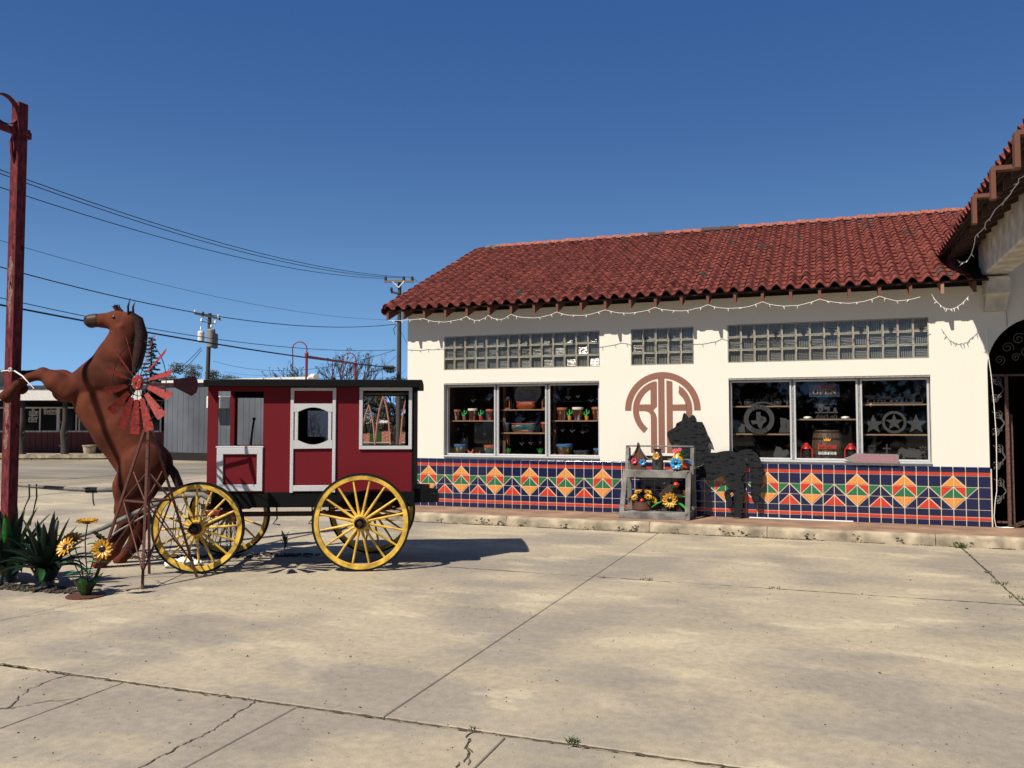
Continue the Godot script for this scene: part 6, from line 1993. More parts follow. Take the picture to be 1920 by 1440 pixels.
func windmill() -> void:
	var o := thing("garden_windmill", "rusty four-legged garden windmill with faded red blades in front of the horse", "windmill", Vector3(0.18, 0, 6.46))
	var top := Vector3(0.05, 1.50, 0.06)
	var feet := [Vector3(0.355, 0.0, 0.41), Vector3(0.40, 0, -0.27), Vector3(-0.19, 0, -0.24), Vector3(-0.435, 0, 0.22)]
	for f in feet:
		var b := MB.new()
		var t: Vector3 = top + f.normalized() * 0.035
		b.bar(f, t, 0.026, 0.026, 0.003)
		part(o, "leg", b, M["tower_rust"])
	for h in [0.40, 0.53]:
		if h == 0.40: continue
		for i in 4:
			var a: Vector3 = (feet[i] as Vector3).lerp(top, h)
			var c: Vector3 = (feet[(i + 1) % 4] as Vector3).lerp(top, h)
			var b := MB.new()
			b.bar(a, c, 0.020, 0.018)
			part(o, "ring_bar", b, M["tower_rust"])
	for i in 4:
		for pr in [[0.10, 0.53], [0.53, 0.72]]:
			for fl in 2:
				var i2 := (i + 1) % 4
				var a: Vector3 = (feet[i if fl == 0 else i2] as Vector3).lerp(top, pr[0])
				var c: Vector3 = (feet[i2 if fl == 0 else i] as Vector3).lerp(top, pr[1])
				var b := MB.new()
				b.tube([a, c], 0.0075, 6)
				part(o, "brace", b, M["tower_rust"])
	# head: axle turned to the viewer's left, tail vane behind
	var hub := at(258, 717, 7.95) - o.position
	var ax := eye_basis * Vector3(-0.50, 0.03, 0.86).normalized()
	var x := Vector3.UP.cross(ax).normalized()
	var q := Basis(x, ax.cross(x), ax)
	var b := MB.new()
	b.tube([hub + ax * 0.03, hub - ax * 0.12, Vector3(top.x, hub.y - 0.02, top.z) - ax * 0.02], 0.012, 8)
	b.tube([Vector3(top.x, 1.42, top.z), Vector3(top.x, hub.y, top.z)], 0.013, 8)
	part(o, "axle", b, M["tower_rust"])
	b = MB.new()
	b.lathe([Vector2(0.0, -0.012), Vector2(0.072, -0.012), Vector2(0.076, 0.0), Vector2(0.070, 0.014), Vector2(0.012, 0.02), Vector2(0.010, 0.010), Vector2(0, 0.01)], 24, Transform3D(Basis(q.x, q.z, -q.y), hub))
	var hp := part(o, "hub_plate", b, M["blade_red"])
	for k in 4:
		var a := TAU * k / 4.0 + 0.35
		b = MB.new()
		b.lathe([Vector2(0.009, 0.0), Vector2(0.009, 0.008), Vector2(0.0, 0.011)], 6, Transform3D(Basis(q.x, q.z, -q.y), hub + q * Vector3(cos(a) * 0.055, sin(a) * 0.055, 0.014)))
		part(hp, "bolt", b, M["silver"])
	for r in [0.40, 0.13]:
		var p: Array = []
		for k in 41: p.append(hub + q * Vector3(cos(TAU * k / 40.0) * r, sin(TAU * k / 40.0) * r, -0.012))
		b = MB.new()
		b.tube(p, 0.0042, 5, false)
		part(o, "wire_ring", b, M["iron"])
	for k in 14:
		var a := TAU * k / 14.0 + 0.16
		var d := Vector3(cos(a), sin(a), 0)
		var e := Vector3(-sin(a), cos(a), 0)
		b = MB.new()
		for t in [0.0, -0.002]:
			b.sheet(func(s: float, w: float) -> Vector3:
				var ww := (w - 0.5) * lerpf(0.04, 0.098, s) * (1.0 if s < 0.93 else 0.86)
				var tilt := -0.62
				return hub + q * (d * lerpf(0.165, 0.495, s) + e * ww * cos(tilt) + Vector3(0, 0, ww * sin(tilt) + 0.10 * ww * ww * 14.0 + t)), 8, 5, q * Vector3(0, 0, 1 if t == 0.0 else -1))
		var bl := part(o, "blade", b, M["blade_red"])
		b = MB.new()
		b.tube([hub + q * (d * 0.04), hub + q * (d * 0.19 + Vector3(0, 0, -0.006))], 0.0035, 5)
		part(bl, "spoke", b, M["iron"])
	b = MB.new()
	b.bar(Vector3(top.x, hub.y, top.z), hub - ax * 0.60, 0.014, 0.03)
	part(o, "tail_boom", b, M["blade_dark"])
	b = MB.new()
	var tq := Basis(-ax, Vector3.UP, (-ax).cross(Vector3.UP))
	b.prism(PackedVector2Array([Vector2(0.40, -0.03), Vector2(0.40, 0.045), Vector2(0.66, 0.085), Vector2(0.69, 0.04), Vector2(0.70, -0.02), Vector2(0.68, -0.08), Vector2(0.62, -0.12)]), -0.002, 0.002, Transform3D(tq, hub))
	part(o, "tail_vane", b, M["blade_dark"])
	b = MB.new()                                             # a length of chain on the brace
	for k in 9:
		var c := Vector3(0.02, 0.36, 0.30).lerp(Vector3(0.33, 0.27, 0.36), k / 9.0) + Vector3(0, -0.03 * sin(k / 9.0 * PI), 0)
		var dd := Vector3(0, 0.010, 0) if k % 2 == 0 else Vector3(0, 0, 0.010)
		b.tube([c + dd, c + Vector3(0.02, 0, 0) + dd, c + Vector3(0.034, 0, 0), c + Vector3(0.02, 0, 0) - dd, c - dd], 0.0035, 4)
	part(o, "chain", b, M["iron"])

func agave(called: String, label: String, where: Vector3, h: float, count: int, mats: Array, seed_: int, trunk: float) -> void:
	var o := thing(called, label, "metal plant", where, 0.0, "metal agaves by the red post")
	rng.seed = seed_
	var b := MB.new()
	b.lathe([Vector2(0.0, 0.0), Vector2(0.085, 0.0), Vector2(0.075, 0.05), Vector2(0.06, 0.12), Vector2(0.045, trunk + 0.06), Vector2(0.0, trunk + 0.06)], 12)
	for k in 10:
		var a := TAU * k / 10.0
		var lb2 := MB.new()
		leaf(lb2, Vector3(cos(a) * 0.05, 0.01, sin(a) * 0.05), Vector3(cos(a) * 0.45, 1.0, sin(a) * 0.45).normalized(), 0.24, 0.055, 0.02, 0.3)
		part(o, "leaf", lb2, M["leaf_dark"])
	part(o, "core", b, M["leaf_dark"])
	for k in count:
		var ring := float(k) / count
		var a := k * 2.399
		var tilt := lerpf(0.10, 1.35, pow(ring, 0.9))
		var d := Vector3(cos(a) * sin(tilt), cos(tilt), sin(a) * sin(tilt)).normalized()
		var l := h * rnd(0.85, 1.12) * lerpf(1.0, 0.80, ring)
		b = MB.new()
		leaf(b, Vector3(cos(a) * 0.035, trunk + 0.02, sin(a) * 0.035), d, l, rnd(0.040, 0.056) * h / 0.5, l * 0.42 * ring, 0.45)
		part(o, "leaf", b, M[mats[rng.randi_range(0, mats.size() - 1)]])

func garden_ornaments() -> void:
	agave("metal_agave_plant", "tall green metal agave at the foot of the red post", Vector3(-1.02, 0, 7.02), 0.66, 34, ["leaf_mid", "leaf_green", "leaf_mid", "leaf_dark"], 31, 0.12)
	agave("metal_agave_plant", "dark green metal agave between the tall agave and the sunflowers", Vector3(-0.44, 0, 7.09), 0.56, 38, ["leaf_dark", "leaf_dark", "leaf_mid", "leaf_dark"], 47, 0.14)
	rng.seed = 99
	var o := thing("metal_sunflowers", "bunch of yellow metal sunflowers on a round rusty base plate", "metal plant", Vector3(0.30, 0, 7.30))
	var b := MB.new()
	b.lathe([Vector2(0.0, 0.0), Vector2(0.165, 0.0), Vector2(0.165, 0.012), Vector2(0.0, 0.014)], 32)
	part(o, "base_plate", b, M["tower_rust"])
	var heads := [[125, 1027, 7.55, Vector3(-0.35, 0.55, 0.75), 0.105, "petal"], [193, 1030, 7.5, Vector3(0.12, 0.25, 0.95), 0.105, "petal"], [164, 981, 7.6, Vector3(0.05, 1.0, 0.05), 0.10, "petal"], [137, 1013, 7.72, Vector3(-0.45, 0.7, -0.55), 0.10, "petal_back"], [186, 1010, 7.70, Vector3(0.45, 0.75, -0.5), 0.095, "petal_back"]]
	for k in heads.size():
		var e: Array = heads[k]
		var c := at(e[0], e[1], e[2]) - o.position
		var nn: Vector3 = eye_basis * (e[3] as Vector3)
		bloom(o, c, nn, e[4], 11, e[5], "seed")
		b = MB.new()
		var g := Vector3(rnd(-0.03, 0.03), 0.01, rnd(-0.03, 0.03))
		var m := g.lerp(c, 0.55) + Vector3(rnd(-0.02, 0.02), 0, rnd(-0.02, 0.02))
		b.tube([g, g.lerp(m, 0.5) + Vector3(rnd(-0.015, 0.015), 0.02, 0), m, m.lerp(c, 0.5) + Vector3(rnd(-0.02, 0.02), -0.01, 0), c - nn.normalized() * 0.01], 0.0055, 6)
		var st := part(o, "stem", b, M["iron"])
		for s in [0.45, 0.7]:
			b = MB.new()
			var p := g.lerp(c, s)
			var a := rnd(0, TAU)
			leaf(b, p, Vector3(cos(a), 0.2, sin(a)).normalized(), rnd(0.09, 0.12), 0.026, 0.02)
			part(st, "leaf", b, M["cactus" if k % 2 == 0 else "leaf_mid"])
	for k in 9:
		var a := TAU * k / 9.0 + 0.3
		b = MB.new()
		leaf(b, Vector3(cos(a) * 0.03, 0.01, sin(a) * 0.03), Vector3(cos(a) * 0.55, 1.0, sin(a) * 0.55).normalized(), rnd(0.17, 0.24), 0.055, 0.02)
		part(o, "leaf", b, M[["leaf_dark", "leaf_green", "leaf_mid"][k % 3]])

func sign_post() -> void:
	var o := thing("red_post", "tall square red steel post with worn paint, cross arm and flat steel ring", "post", Vector3(-1.87, 0, 6.36))
	var b := MB.new()
	b.box(Vector3(0, 2.59, 0), Vector3(0.118, 5.18, 0.118), 0.004)
	part(o, "post", b, M["post_red"])
	for p in [[3.25, 0.22], [2.95, 0.30], [2.5, 0.15], [1.75, 0.20], [1.4, 0.16]]:        # patches where the paint has worn to grey metal on the sunny face
		b = MB.new()
		var pts := PackedVector2Array()
		for i in 22:
			var a := TAU * i / 22.0
			pts.append(Vector2(clampf(cos(a) * 0.045 * rnd(0.3, 1.1), -0.053, 0.053), sin(a) * p[1] * rnd(0.5, 1.1)))
		b.prism(pts, 0.0, 0.0015, xf(Vector3(0.0, p[0], 0.0592)))
		part(o, "worn_patch", b, M["post_worn"])
	b = MB.new()
	b.bar(Vector3(0.0, 4.845, -0.14), Vector3(0.0, 4.845, 3.2), 0.05, 0.075, 0.004)
	b.box(Vector3(0.085, 4.845, -0.02), Vector3(0.06, 0.06, 0.06), 0.004)
	part(o, "cross_arm", b, M["post_red"])
	b = MB.new()
	var c := Vector3(0.0, 5.05, 0.20)
	var n := 40
	for r in [0.166, 0.158]:
		b.sheet(func(a: float, q: float) -> Vector3: return c + Vector3((q - 0.5) * 0.07, sin(a * TAU) * r, cos(a * TAU) * r), n, 1, Vector3.ZERO)
	part(o, "steel_ring", b, M["post_red"])
	b = MB.new()
	b.tube([Vector3(0.0, 4.80, 0.06), Vector3(0.0, 4.72, 0.10), Vector3(0.0, 4.60, 0.09), Vector3(0, 4.5, 0.062)], 0.02, 6)
	part(o, "brace", b, M["post_red"])

# ---- beyond the lot ----
var twigs := {}
func leaf_cloud(centres: Array, per: int, leaf_size: float, seed_: int) -> MB:    # many small leaf faces scattered through clumps
	var r := RandomNumberGenerator.new()
	r.seed = seed_
	var b := MB.new()
	for c in centres:
		var p: Vector3 = c[0]
		var rad: float = c[1]
		var flat: float = c[2] if c.size() > 2 else 0.8
		for k in per:
			var d := Vector3(r.randf_range(-1, 1), r.randf_range(-1, 1), r.randf_range(-1, 1))
			if d.length() > 1.0: d = d.normalized() * r.randf_range(0.4, 1.0)
			d.y *= flat
			var o := p + d * rad
			var n := (d.normalized() + Vector3(r.randf_range(-0.7, 0.7), r.randf_range(-0.3, 0.9), r.randf_range(-0.7, 0.7))).normalized()
			var x := n.cross(Vector3(r.randf_range(-1, 1), r.randf_range(-1, 1), r.randf_range(-1, 1))).normalized()
			var y := n.cross(x)
			var s := leaf_size * r.randf_range(0.6, 1.3)
			b.tri(o - x * s, o + y * s * 0.55, o + x * s, n, n, n)
			b.tri(o - x * s, o - y * s * 0.45, o + x * s, n, n, n)
	return b

func branch(b: MB, tips: Array, p: Vector3, d: Vector3, l: float, r: float, depth: int, rr: RandomNumberGenerator, spread: float, lift: float) -> void:
	var mid := p + d * l * 0.5 + Vector3(rr.randf_range(-1, 1), rr.randf_range(-0.5, 1), rr.randf_range(-1, 1)) * l * 0.06
	var e := p + d * l
	b.tube([p, mid, e], [r, r * 0.82, r * 0.62], 6 if depth > 1 else 4, false)
	if depth == 0:
		tips.append(e)
		return
	var n := rr.randi_range(2, 3) if depth > 1 else rr.randi_range(2, 4)
	for k in n:
		var nd := (d + Vector3(rr.randf_range(-1, 1), rr.randf_range(-0.6, 1) + lift, rr.randf_range(-1, 1)) * spread).normalized()
		branch(b, tips, e if k > 0 else mid.lerp(e, rr.randf_range(0.3, 1.0)), nd, l * rr.randf_range(0.6, 0.85), r * 0.62, depth - 1, rr, spread, lift)

func oak(called: String, label: String, where: Vector3, h: float, w: float, seed_: int, m: String, per := 240, depth := 4, low := 0.40) -> void:
	var o := thing(called, label, "tree", where, 0.0, "trees beyond the lot")
	var rr := RandomNumberGenerator.new()
	rr.seed = seed_
	var b := MB.new()
	var tips: Array = []
	var trunk := h * 0.28
	b.tube([Vector3.ZERO, Vector3(0.05, trunk * 0.5, 0), Vector3(0, trunk, 0.05)], [h * 0.05, h * 0.038, h * 0.034], 9, false)
	for k in 5:
		var a := TAU * k / 5.0 + rr.randf_range(-0.4, 0.4)
		branch(b, tips, Vector3(0, trunk * rr.randf_range(0.8, 1.0), 0), Vector3(cos(a) * w / h * 1.3, 0.9, sin(a) * w / h * 1.3).normalized(), h * 0.26, h * 0.022, depth - 2, rr, 0.6, 0.15)
	part(o, "trunk", b, M["bark"])
	var cl: Array = []
	for t in tips: cl.append([t, h * rr.randf_range(0.07, 0.12), 0.7])
	for k in (26 if low > 0.3 else 80):
		var a := rr.randf_range(0, TAU)
		var q := sqrt(rr.randf())
		cl.append([Vector3(cos(a) * q * w * 0.5, h * (low + (0.88 - low) * (1.0 - q * q * 0.8) * rr.randf_range(0.5 if low > 0.3 else 0.0, 1.1)), sin(a) * q * w * 0.5), h * rr.randf_range(0.07, 0.13), 0.7])
	tag(part(o, "crown", leaf_cloud(cl, per, h * 0.011, seed_ + 5), M[m]), "", "", "", "")

func bare_tree(label: String, where: Vector3, h: float, seed_: int, leaves: bool) -> void:
	var o := thing("bare_tree", label, "tree", where, 0.0, "trees beyond the lot")
	var rr := RandomNumberGenerator.new()
	rr.seed = seed_
	var b := MB.new()
	var tips: Array = []
	b.tube([Vector3.ZERO, Vector3(0.1, h * 0.12, 0), Vector3(0, h * 0.22, 0)], [h * 0.022, h * 0.018, h * 0.017], 8, false)
	for k in 6:
		var a := TAU * k / 6.0 + rr.randf_range(-0.3, 0.3)
		branch(b, tips, Vector3(0, h * 0.2, 0), Vector3(cos(a) * 0.95, 0.75, sin(a) * 0.95).normalized(), h * 0.24, h * 0.013, 5, rr, 0.55, 0.18)
	part(o, "branches", b, M["bark"])
	if leaves:
		var cl: Array = []
		for t in tips:
			if rr.randf() < 0.35: cl.append([t, h * 0.012, 1.0])
		tag(part(o, "seed_balls", leaf_cloud(cl, 4, h * 0.007, seed_), M["bark"]), "", "", "", "stuff")

func background() -> void:
	mat("bark", lin(0.06, 0.05, 0.042), 0.95, 0, "wood", Vector3(3, 0.6, 3))
	for k in [["oak_green", 0.040, 0.048, 0.022], ["oak_dark", 0.020, 0.026, 0.013], ["cedar_green", 0.034, 0.048, 0.038]]:
		var m := mat(k[0], lin(k[1], k[2], k[3]), 0.7)
		m.backlight_enabled = true
		m.backlight = lin(k[1] * 0.5, k[2] * 0.6, k[3] * 0.4)
	mat("grey_metal", lin(0.135, 0.150, 0.175), 0.5, 0.15, "blotch", Vector3.ONE * 0.1)
	mat("grey_metal_lit", lin(0.20, 0.22, 0.245), 0.5, 0.15, "blotch", Vector3.ONE * 0.1)  # lighter copy of the wall grey, painting in the light on the left face
	mat("fascia_white", lin(0.74, 0.71, 0.66), 0.6, 0, "fine", Vector3.ONE * 0.3)
	mat("metal_roof", lin(0.26, 0.235, 0.20), 0.6, 0.2, "blotch", Vector3.ONE * 0.2)
	mat("barn_red", lin(0.165, 0.026, 0.026), 0.6, 0, "fine", Vector3.ONE * 0.4)
	mat("dark_glass", lin(0.010, 0.011, 0.013), 0.08)
	mat("brick_far", lin(0.42, 0.165, 0.11), 0.85, 0, "clay", Vector3.ONE * 0.8)
	mat("peach", lin(0.70, 0.42, 0.24), 0.8, 0, "fine", Vector3.ONE * 0.4)
	mat("lawn", lin(0.07, 0.10, 0.03), 0.95, 0, "blotch", Vector3.ONE * 0.4)
	# the western shop across the street, frame along the street
	var right := Vector3(0.9368, 0, -0.35)
	var yaw := deg_to_rad(20.484)
	var D := 38.5
	var base := at(150, 792, D)
	base.y = 0.0
	var px := D / 1560.76                                 # metres in a photograph pixel there
	var o := thing("western_shop", "long low shop with red metal base, dark windows and white fascia behind the horse", "building", base, yaw)
	var X := func(u: float) -> float: return (u - 150.0) * px
	var Y := func(v: float) -> float: return 1.574 + (792.0 - v) * px
	var b := MB.new()
	b.box(Vector3((X.call(-160) + X.call(290)) * 0.5, 0.35, -3.0), Vector3(X.call(290) - X.call(-160), 0.7, 3.8))
	b.box(Vector3((X.call(-160) + X.call(290)) * 0.5, 1.7, -6.0), Vector3(X.call(290) - X.call(-160), 3.0, 8.0))
	part(o, "core", b, M["dark_glass"])
	b = MB.new()
	var x := X.call(-160)
	while x < X.call(286):                                   # ribbed red metal sheets
		b.box(Vector3(x + 0.14, 0.69, -1.0), Vector3(0.27, 0.98, 0.04))
		b.box(Vector3(x + 0.0, 0.69, -0.975), Vector3(0.04, 0.98, 0.03))
		x += 0.28
	part(o, "red_cladding", b, M["barn_red"])
	b = MB.new()
	b.box(Vector3((X.call(-160) + X.call(286)) * 0.5, 0.08, 0.2), Vector3(X.call(286) - X.call(-160), 0.17, 2.6))
	part(o, "porch_slab", b, M["kerb"])
	var bars := [-150, -95, -40, 16, 52, 87, 122, 128, 170, 215, 260, 284]
	b = MB.new()
	b.box(Vector3((X.call(-160) + X.call(286)) * 0.5, Y.call(763.5), -0.99), Vector3(X.call(286) - X.call(-160), 0.07, 0.06))
	part(o, "window_rail", b, M["fascia_white"])
	b = MB.new()
	b.box(Vector3((X.call(-160) + X.call(286)) * 0.5, Y.call(809), -0.99), Vector3(X.call(286) - X.call(-160), 0.07, 0.06))
	part(o, "window_rail", b, M["fascia_white"])
	for u in bars:
		b = MB.new()
		b.box(Vector3(X.call(u), (Y.call(763) + Y.call(809)) * 0.5, -1.0), Vector3(0.14 if u == 87 else 0.06, Y.call(764) - Y.call(809) - 0.02, 0.05))
		part(o, "window_bar", b, M["fascia_white"])
	for i in bars.size() - 1:
		b = MB.new()
		b.box(Vector3((X.call(bars[i]) + X.call(bars[i + 1])) * 0.5, (Y.call(763) + Y.call(809)) * 0.5, -1.05), Vector3(X.call(bars[i + 1]) - X.call(bars[i]) - 0.03, Y.call(764) - Y.call(809) - 0.03, 0.02))
		part(o, "window_pane", b, M["dark_glass"])
	text("lettering", "Western", o, M["fascia_white"], Vector3(X.call(71), Y.call(771), -1.02), 0.30, 0.02, "Droid Serif", false, 0.66)
	text("lettering", "olbe", o, M["fascia_white"], Vector3(X.call(39), Y.call(773), -1.02), 0.33, 0.02, "Droid Serif", false, 0.44)
	text("lettering", "eller", o, M["fascia_white"], Vector3(X.call(38), Y.call(785), -1.02), 0.33, 0.02, "Droid Serif", false, 0.44)
	b = MB.new()
	b.prism(PackedVector2Array([Vector2(1.55, Y.call(752)), Vector2(1.55, Y.call(734)), Vector2(1.49, Y.call(734)), Vector2(1.49, Y.call(752))]), X.call(-160), X.call(292), Transform3D(Basis(Vector3.UP, PI / 2), Vector3.ZERO) * Transform3D(Basis.from_scale(Vector3(-1, 1, 1)), Vector3.ZERO))
	part(o, "fascia", b, M["fascia_white"])
	b = MB.new()
	b.box(Vector3((X.call(-160) + X.call(292)) * 0.5, Y.call(734) + 0.22, -1.3), Vector3(X.call(292) - X.call(-160), 0.03, 5.7), 0.0, Basis(Vector3.RIGHT, 0.07))
	b.box(Vector3((X.call(-160) + X.call(292)) * 0.5, Y.call(752) + 0.05, 0.2), Vector3(X.call(292) - X.call(-160), 0.04, 2.5))
	x = X.call(-160)
	while x < X.call(292):
		b.box(Vector3(x, Y.call(734) + 0.25, -1.3), Vector3(0.05, 0.05, 5.7), 0.0, Basis(Vector3.RIGHT, 0.07))
		x += 0.30
	part(o, "sheet_roof", b, M["metal_roof"])
	var names := ["forked cedar log post under the shop's porch, left of the word Western", "forked cedar log post under the shop's porch, right of the word Western"]
	for k in 2:
		var u: float = [41.0, 121.0][k]
		var lp := thing("cedar_post", names[k], "post", base + Basis(Vector3.UP, yaw) * Vector3((u - 960.0) * (D - 1.25) / 1560.76 + 810.0 * px, 0.15, 1.25), yaw, "cedar log porch posts")
		b = MB.new()
		b.tube([Vector3(0.05, 0, 0), Vector3(0.02, 0.5, 0), Vector3(-0.03, 0.95, 0.02), Vector3(0.03, 1.5, 0), Vector3(0.0, 2.45, 0)], [0.17, 0.15, 0.14, 0.11, 0.10], 9)
		part(lp, "log", b, M["bark"])
		for q in [[0.3, -0.2], [0.9, 0.18], [1.35, -0.16], [0.62, 0.16]]:
			b = MB.new()
			b.tube([Vector3(0, q[0], 0), Vector3(q[1] * 0.8, q[0] + 0.07, 0.05), Vector3(q[1], q[0] + 0.16, 0.06)], [0.07, 0.05, 0.02], 7)
			part(lp, "knot", b, M["bark"])
	# peach gable just past the red post, and the planter at the porch end
	b = MB.new()
	b.box(at(-30, 790, 43.0) * Vector3(1, 0, 1) + Vector3(0, 2.1, 0), Vector3(2.6, 4.3, 3.0), 0.0, Basis(Vector3.UP, yaw))
	single("peach_wall", "pale peach block standing behind the red post at the frame edge", "building", b, M["peach"])
	b = MB.new()
	b.lathe([Vector2(0, 0), Vector2(0.2, 0), Vector2(0.28, 0.5), Vector2(0.30, 0.5), Vector2(0.30, 0.56), Vector2(0.24, 0.56), Vector2(0, 0.5)], 16, xf(at(169, 792, 37.6) * Vector3(1, 0, 1)))
	single("pale_planter", "pale round planter at the right end of the western shop's porch", "planter", b, M["kerb"])
	# grey metal building
	var gyaw := -0.065
	var corner := at(308, 792, 36.5) * Vector3(1, 0, 1)
	var g := thing("grey_metal_building", "large plain grey metal-clad building behind the wagon", "building", corner, gyaw)
	var gh := 1.574 + (792 - 719) * 36.5 / 1560.76
	b = MB.new()
	var glen := 7.75
	b.prism(PackedVector2Array([Vector2(0, 0), Vector2(glen, 0), Vector2(glen - 3.9, 8.0), Vector2(0, 8.0)]), -gh, 0.0, Transform3D(Basis(Vector3.RIGHT, -PI / 2), Vector3(0, gh, 0)))
	x = 0.15
	while x < glen:
		b.box(Vector3(x, gh * 0.5 + 0.1, 0.005), Vector3(0.05, gh - 0.3, 0.010))
		x += 0.305
	part(g, "wall", b, M["grey_metal"])
	b = MB.new()
	b.box(Vector3(-0.3, gh * 0.5 - 0.2, -4.6), Vector3(0.6, gh - 0.5, 7.0))
	part(g, "side_bay", b, M["grey_metal_lit"])
	b = MB.new()
	b.box(Vector3(glen * 0.5, gh + 0.06, 0.05), Vector3(glen + 0.1, 0.13, 0.2))
	part(g, "roof_trim", b, M["fascia_white"])
	b = MB.new()
	b.box(Vector3(glen * 0.5, 0.1, 0.02), Vector3(glen + 0.02, 0.36, 0.06))
	part(g, "base", b, M["iron"])  # dark strip along the wall foot, painted where a shadow lies
	var ac := thing("window_unit", "white air conditioner sticking out of the grey building wall", "air conditioner", corner + Basis(Vector3.UP, gyaw) * Vector3(3.35, 2.42, 0.3), gyaw)
	b = MB.new()
	b.box(Vector3(0, 0, 0), Vector3(0.75, 0.5, 0.6), 0.02)
	part(ac, "case", b, M["fascia_white"])
	for k in 9:
		b = MB.new()
		b.box(Vector3(0.05, -0.2 + 0.05 * k, 0.305), Vector3(0.6, 0.03, 0.02))
		part(ac, "grille_slat", b, M["iron"])
	# brick building and lawn seen through the wagon's rear window
	var bb := at(735, 792, 70.0) * Vector3(1, 0, 1)
	var br := thing("brick_building", "low salmon brick building with a green door far behind the wagon", "building", bb, yaw)
	b = MB.new()
	b.box(Vector3(2.0, 0.75, -3), Vector3(17.0, 1.7, 6))
	part(br, "wall", b, M["brick_far"])
	b = MB.new()
	b.box(Vector3(2.0, 1.72, -2.9), Vector3(17.6, 0.5, 6.6))
	part(br, "roof", b, M["fascia_white"])
	for q in [[-1.4, "leaf_mid"], [3.2, "dark_glass"], [-3.6, "dark_glass"]]:
		b = MB.new()
		b.box(Vector3(q[0], 0.72, 0.03), Vector3(0.95, 1.45, 0.06))
		part(br, "door" if q[1] == "leaf_mid" else "window", b, M[q[1]])
	b = MB.new()
	b.box(at(745, 792, 58) * Vector3(1, 0, 1) + Vector3(4, -0.02, 0), Vector3(40, 0.02, 15), 0.0, Basis(Vector3.UP, yaw))
	tag(part(self, "lawn", b, M["lawn"]), "strip of green lawn before the brick building", "", "", "structure")
	# trees
	oak("oak_tree", "big dark evergreen oak seen through the wagon's rear window", at(738, 792, 62) * Vector3(1, 0, 1), 6.0, 7.5, 61, "oak_dark", 420, 4, 0.16)
	oak("oak_tree", "olive green oak between the windmill and the near utility pole", at(358, 792, 75) * Vector3(1, 0, 1), 7.6, 8.6, 62, "oak_green", 520)
	oak("oak_tree", "smaller olive oak just right of the near utility pole", at(420, 792, 80) * Vector3(1, 0, 1), 7.0, 5.6, 63, "oak_green", 420)
	oak("oak_tree", "olive oak low behind the windmill's tail vane", at(306, 792, 82) * Vector3(1, 0, 1), 7.0, 6.0, 64, "oak_green", 420)
	oak("oak_tree", "dark oak mass behind the bare tree, low over the wagon roof", at(640, 792, 90) * Vector3(1, 0, 1), 5.2, 9.0, 65, "oak_dark", 260)
	bare_tree("spreading bare winter tree above the wagon roof", at(628, 792, 48) * Vector3(1, 0, 1), 6.6, 71, true)
	bare_tree("small bare shrub seen through the wagon's door window", at(604, 792, 33) * Vector3(1, 0, 1), 2.6, 72, false)
	var ce := thing("conifer", "narrow tiered cedar poking up beside the horse's neck", "tree", at(281, 792, 66) * Vector3(1, 0, 1), 0.0, "trees beyond the lot")
	var rr := RandomNumberGenerator.new()
	rr.seed = 77
	b = MB.new()
	var ch := 8.5
	b.tube([Vector3.ZERO, Vector3(0, ch * 0.5, 0), Vector3(0.05, ch, 0)], [0.2, 0.12, 0.02], 8, false)
	var cl: Array = []
	for k in 62:
		var t := k / 62.0
		var y := lerpf(1.5, ch - 0.1, t)
		var a := k * 2.4
		var l := lerpf(1.9, 0.18, pow(t, 0.9)) * rr.randf_range(0.7, 1.15)
		var d := Vector3(cos(a), -0.06 - 0.15 * (1 - t), sin(a)) * l
		b.tube([Vector3(0, y, 0), Vector3(0, y + 0.06, 0) + d * 0.6, Vector3(0, y, 0) + d], [0.04, 0.025, 0.008], 4, false)
		for s in [0.4, 0.65, 0.9]: cl.append([Vector3(0, y, 0) + d * s, 0.16 + 0.22 * l * 0.4, 0.28])
	part(ce, "trunk", b, M["bark"])
	part(ce, "crown", leaf_cloud(cl, 42, 0.075, 78), M["cedar_green"])
	# the wood across the road behind the viewer, which the shop windows mirror
	var wd: Array = []
	var wr := RandomNumberGenerator.new()
	wr.seed = 505
	for k in 150: wd.append([Vector3(wr.randf_range(-45, 60), wr.randf_range(0.8, 6.5), 44.0 + wr.randf_range(-3, 5)), wr.randf_range(1.4, 2.6), 0.9])
	tag(part(self, "far_wood", leaf_cloud(wd, 170, 0.42, 506), M["oak_dark"]), "dark belt of trees across the road, mirrored in the shop windows", "", "", "stuff")
	# red pipe rig with two swan-neck lamps over the wagon roof
	var rg := thing("red_pipe_rig", "red pipe posts with bent swan-neck arms rising behind the wagon roof", "pipe frame", at(575, 792, 20.0) * Vector3(1, 0, 1))
	var P := func(u: float, v: float, d: float) -> Vector3: return at(u, v, d) - rg.position
	for q in [[575.0, 665.0, 20.0], [666.5, 683.0, 22.6]]:
		var d: float = q[2]
		b = MB.new()
		var topp: Vector3 = P.call(q[0], q[1], d)
		b.tube([Vector3(topp.x, 0, topp.z), topp], 0.031, 10)
		b.lathe([Vector2(0.045, -0.05), Vector2(0.045, 0.03), Vector2(0.028, 0.06), Vector2(0, 0.06)], 12, xf(topp))
		part(rg, "pipe_post", b, M["spring_red"])
		b = MB.new()
		var s: float = 20.0 / d
		var p: Array = [topp]
		for i in 11:
			var a := PI * i / 10.0
			p.append(P.call(q[0] - 13.0 * s + 13.5 * s * cos(a), q[1] - 11.0 * s - 13.0 * s * sin(a), d))
		p.append(P.call(q[0] - 26.0 * s, q[1] + 12.0 * s, d))
		p.append(P.call(q[0] - 28.0 * s, q[1] + 30.0 * s, d))
		b.tube(p, 0.014, 8)
		part(rg, "swan_neck", b, M["spring_red"])
	b = MB.new()
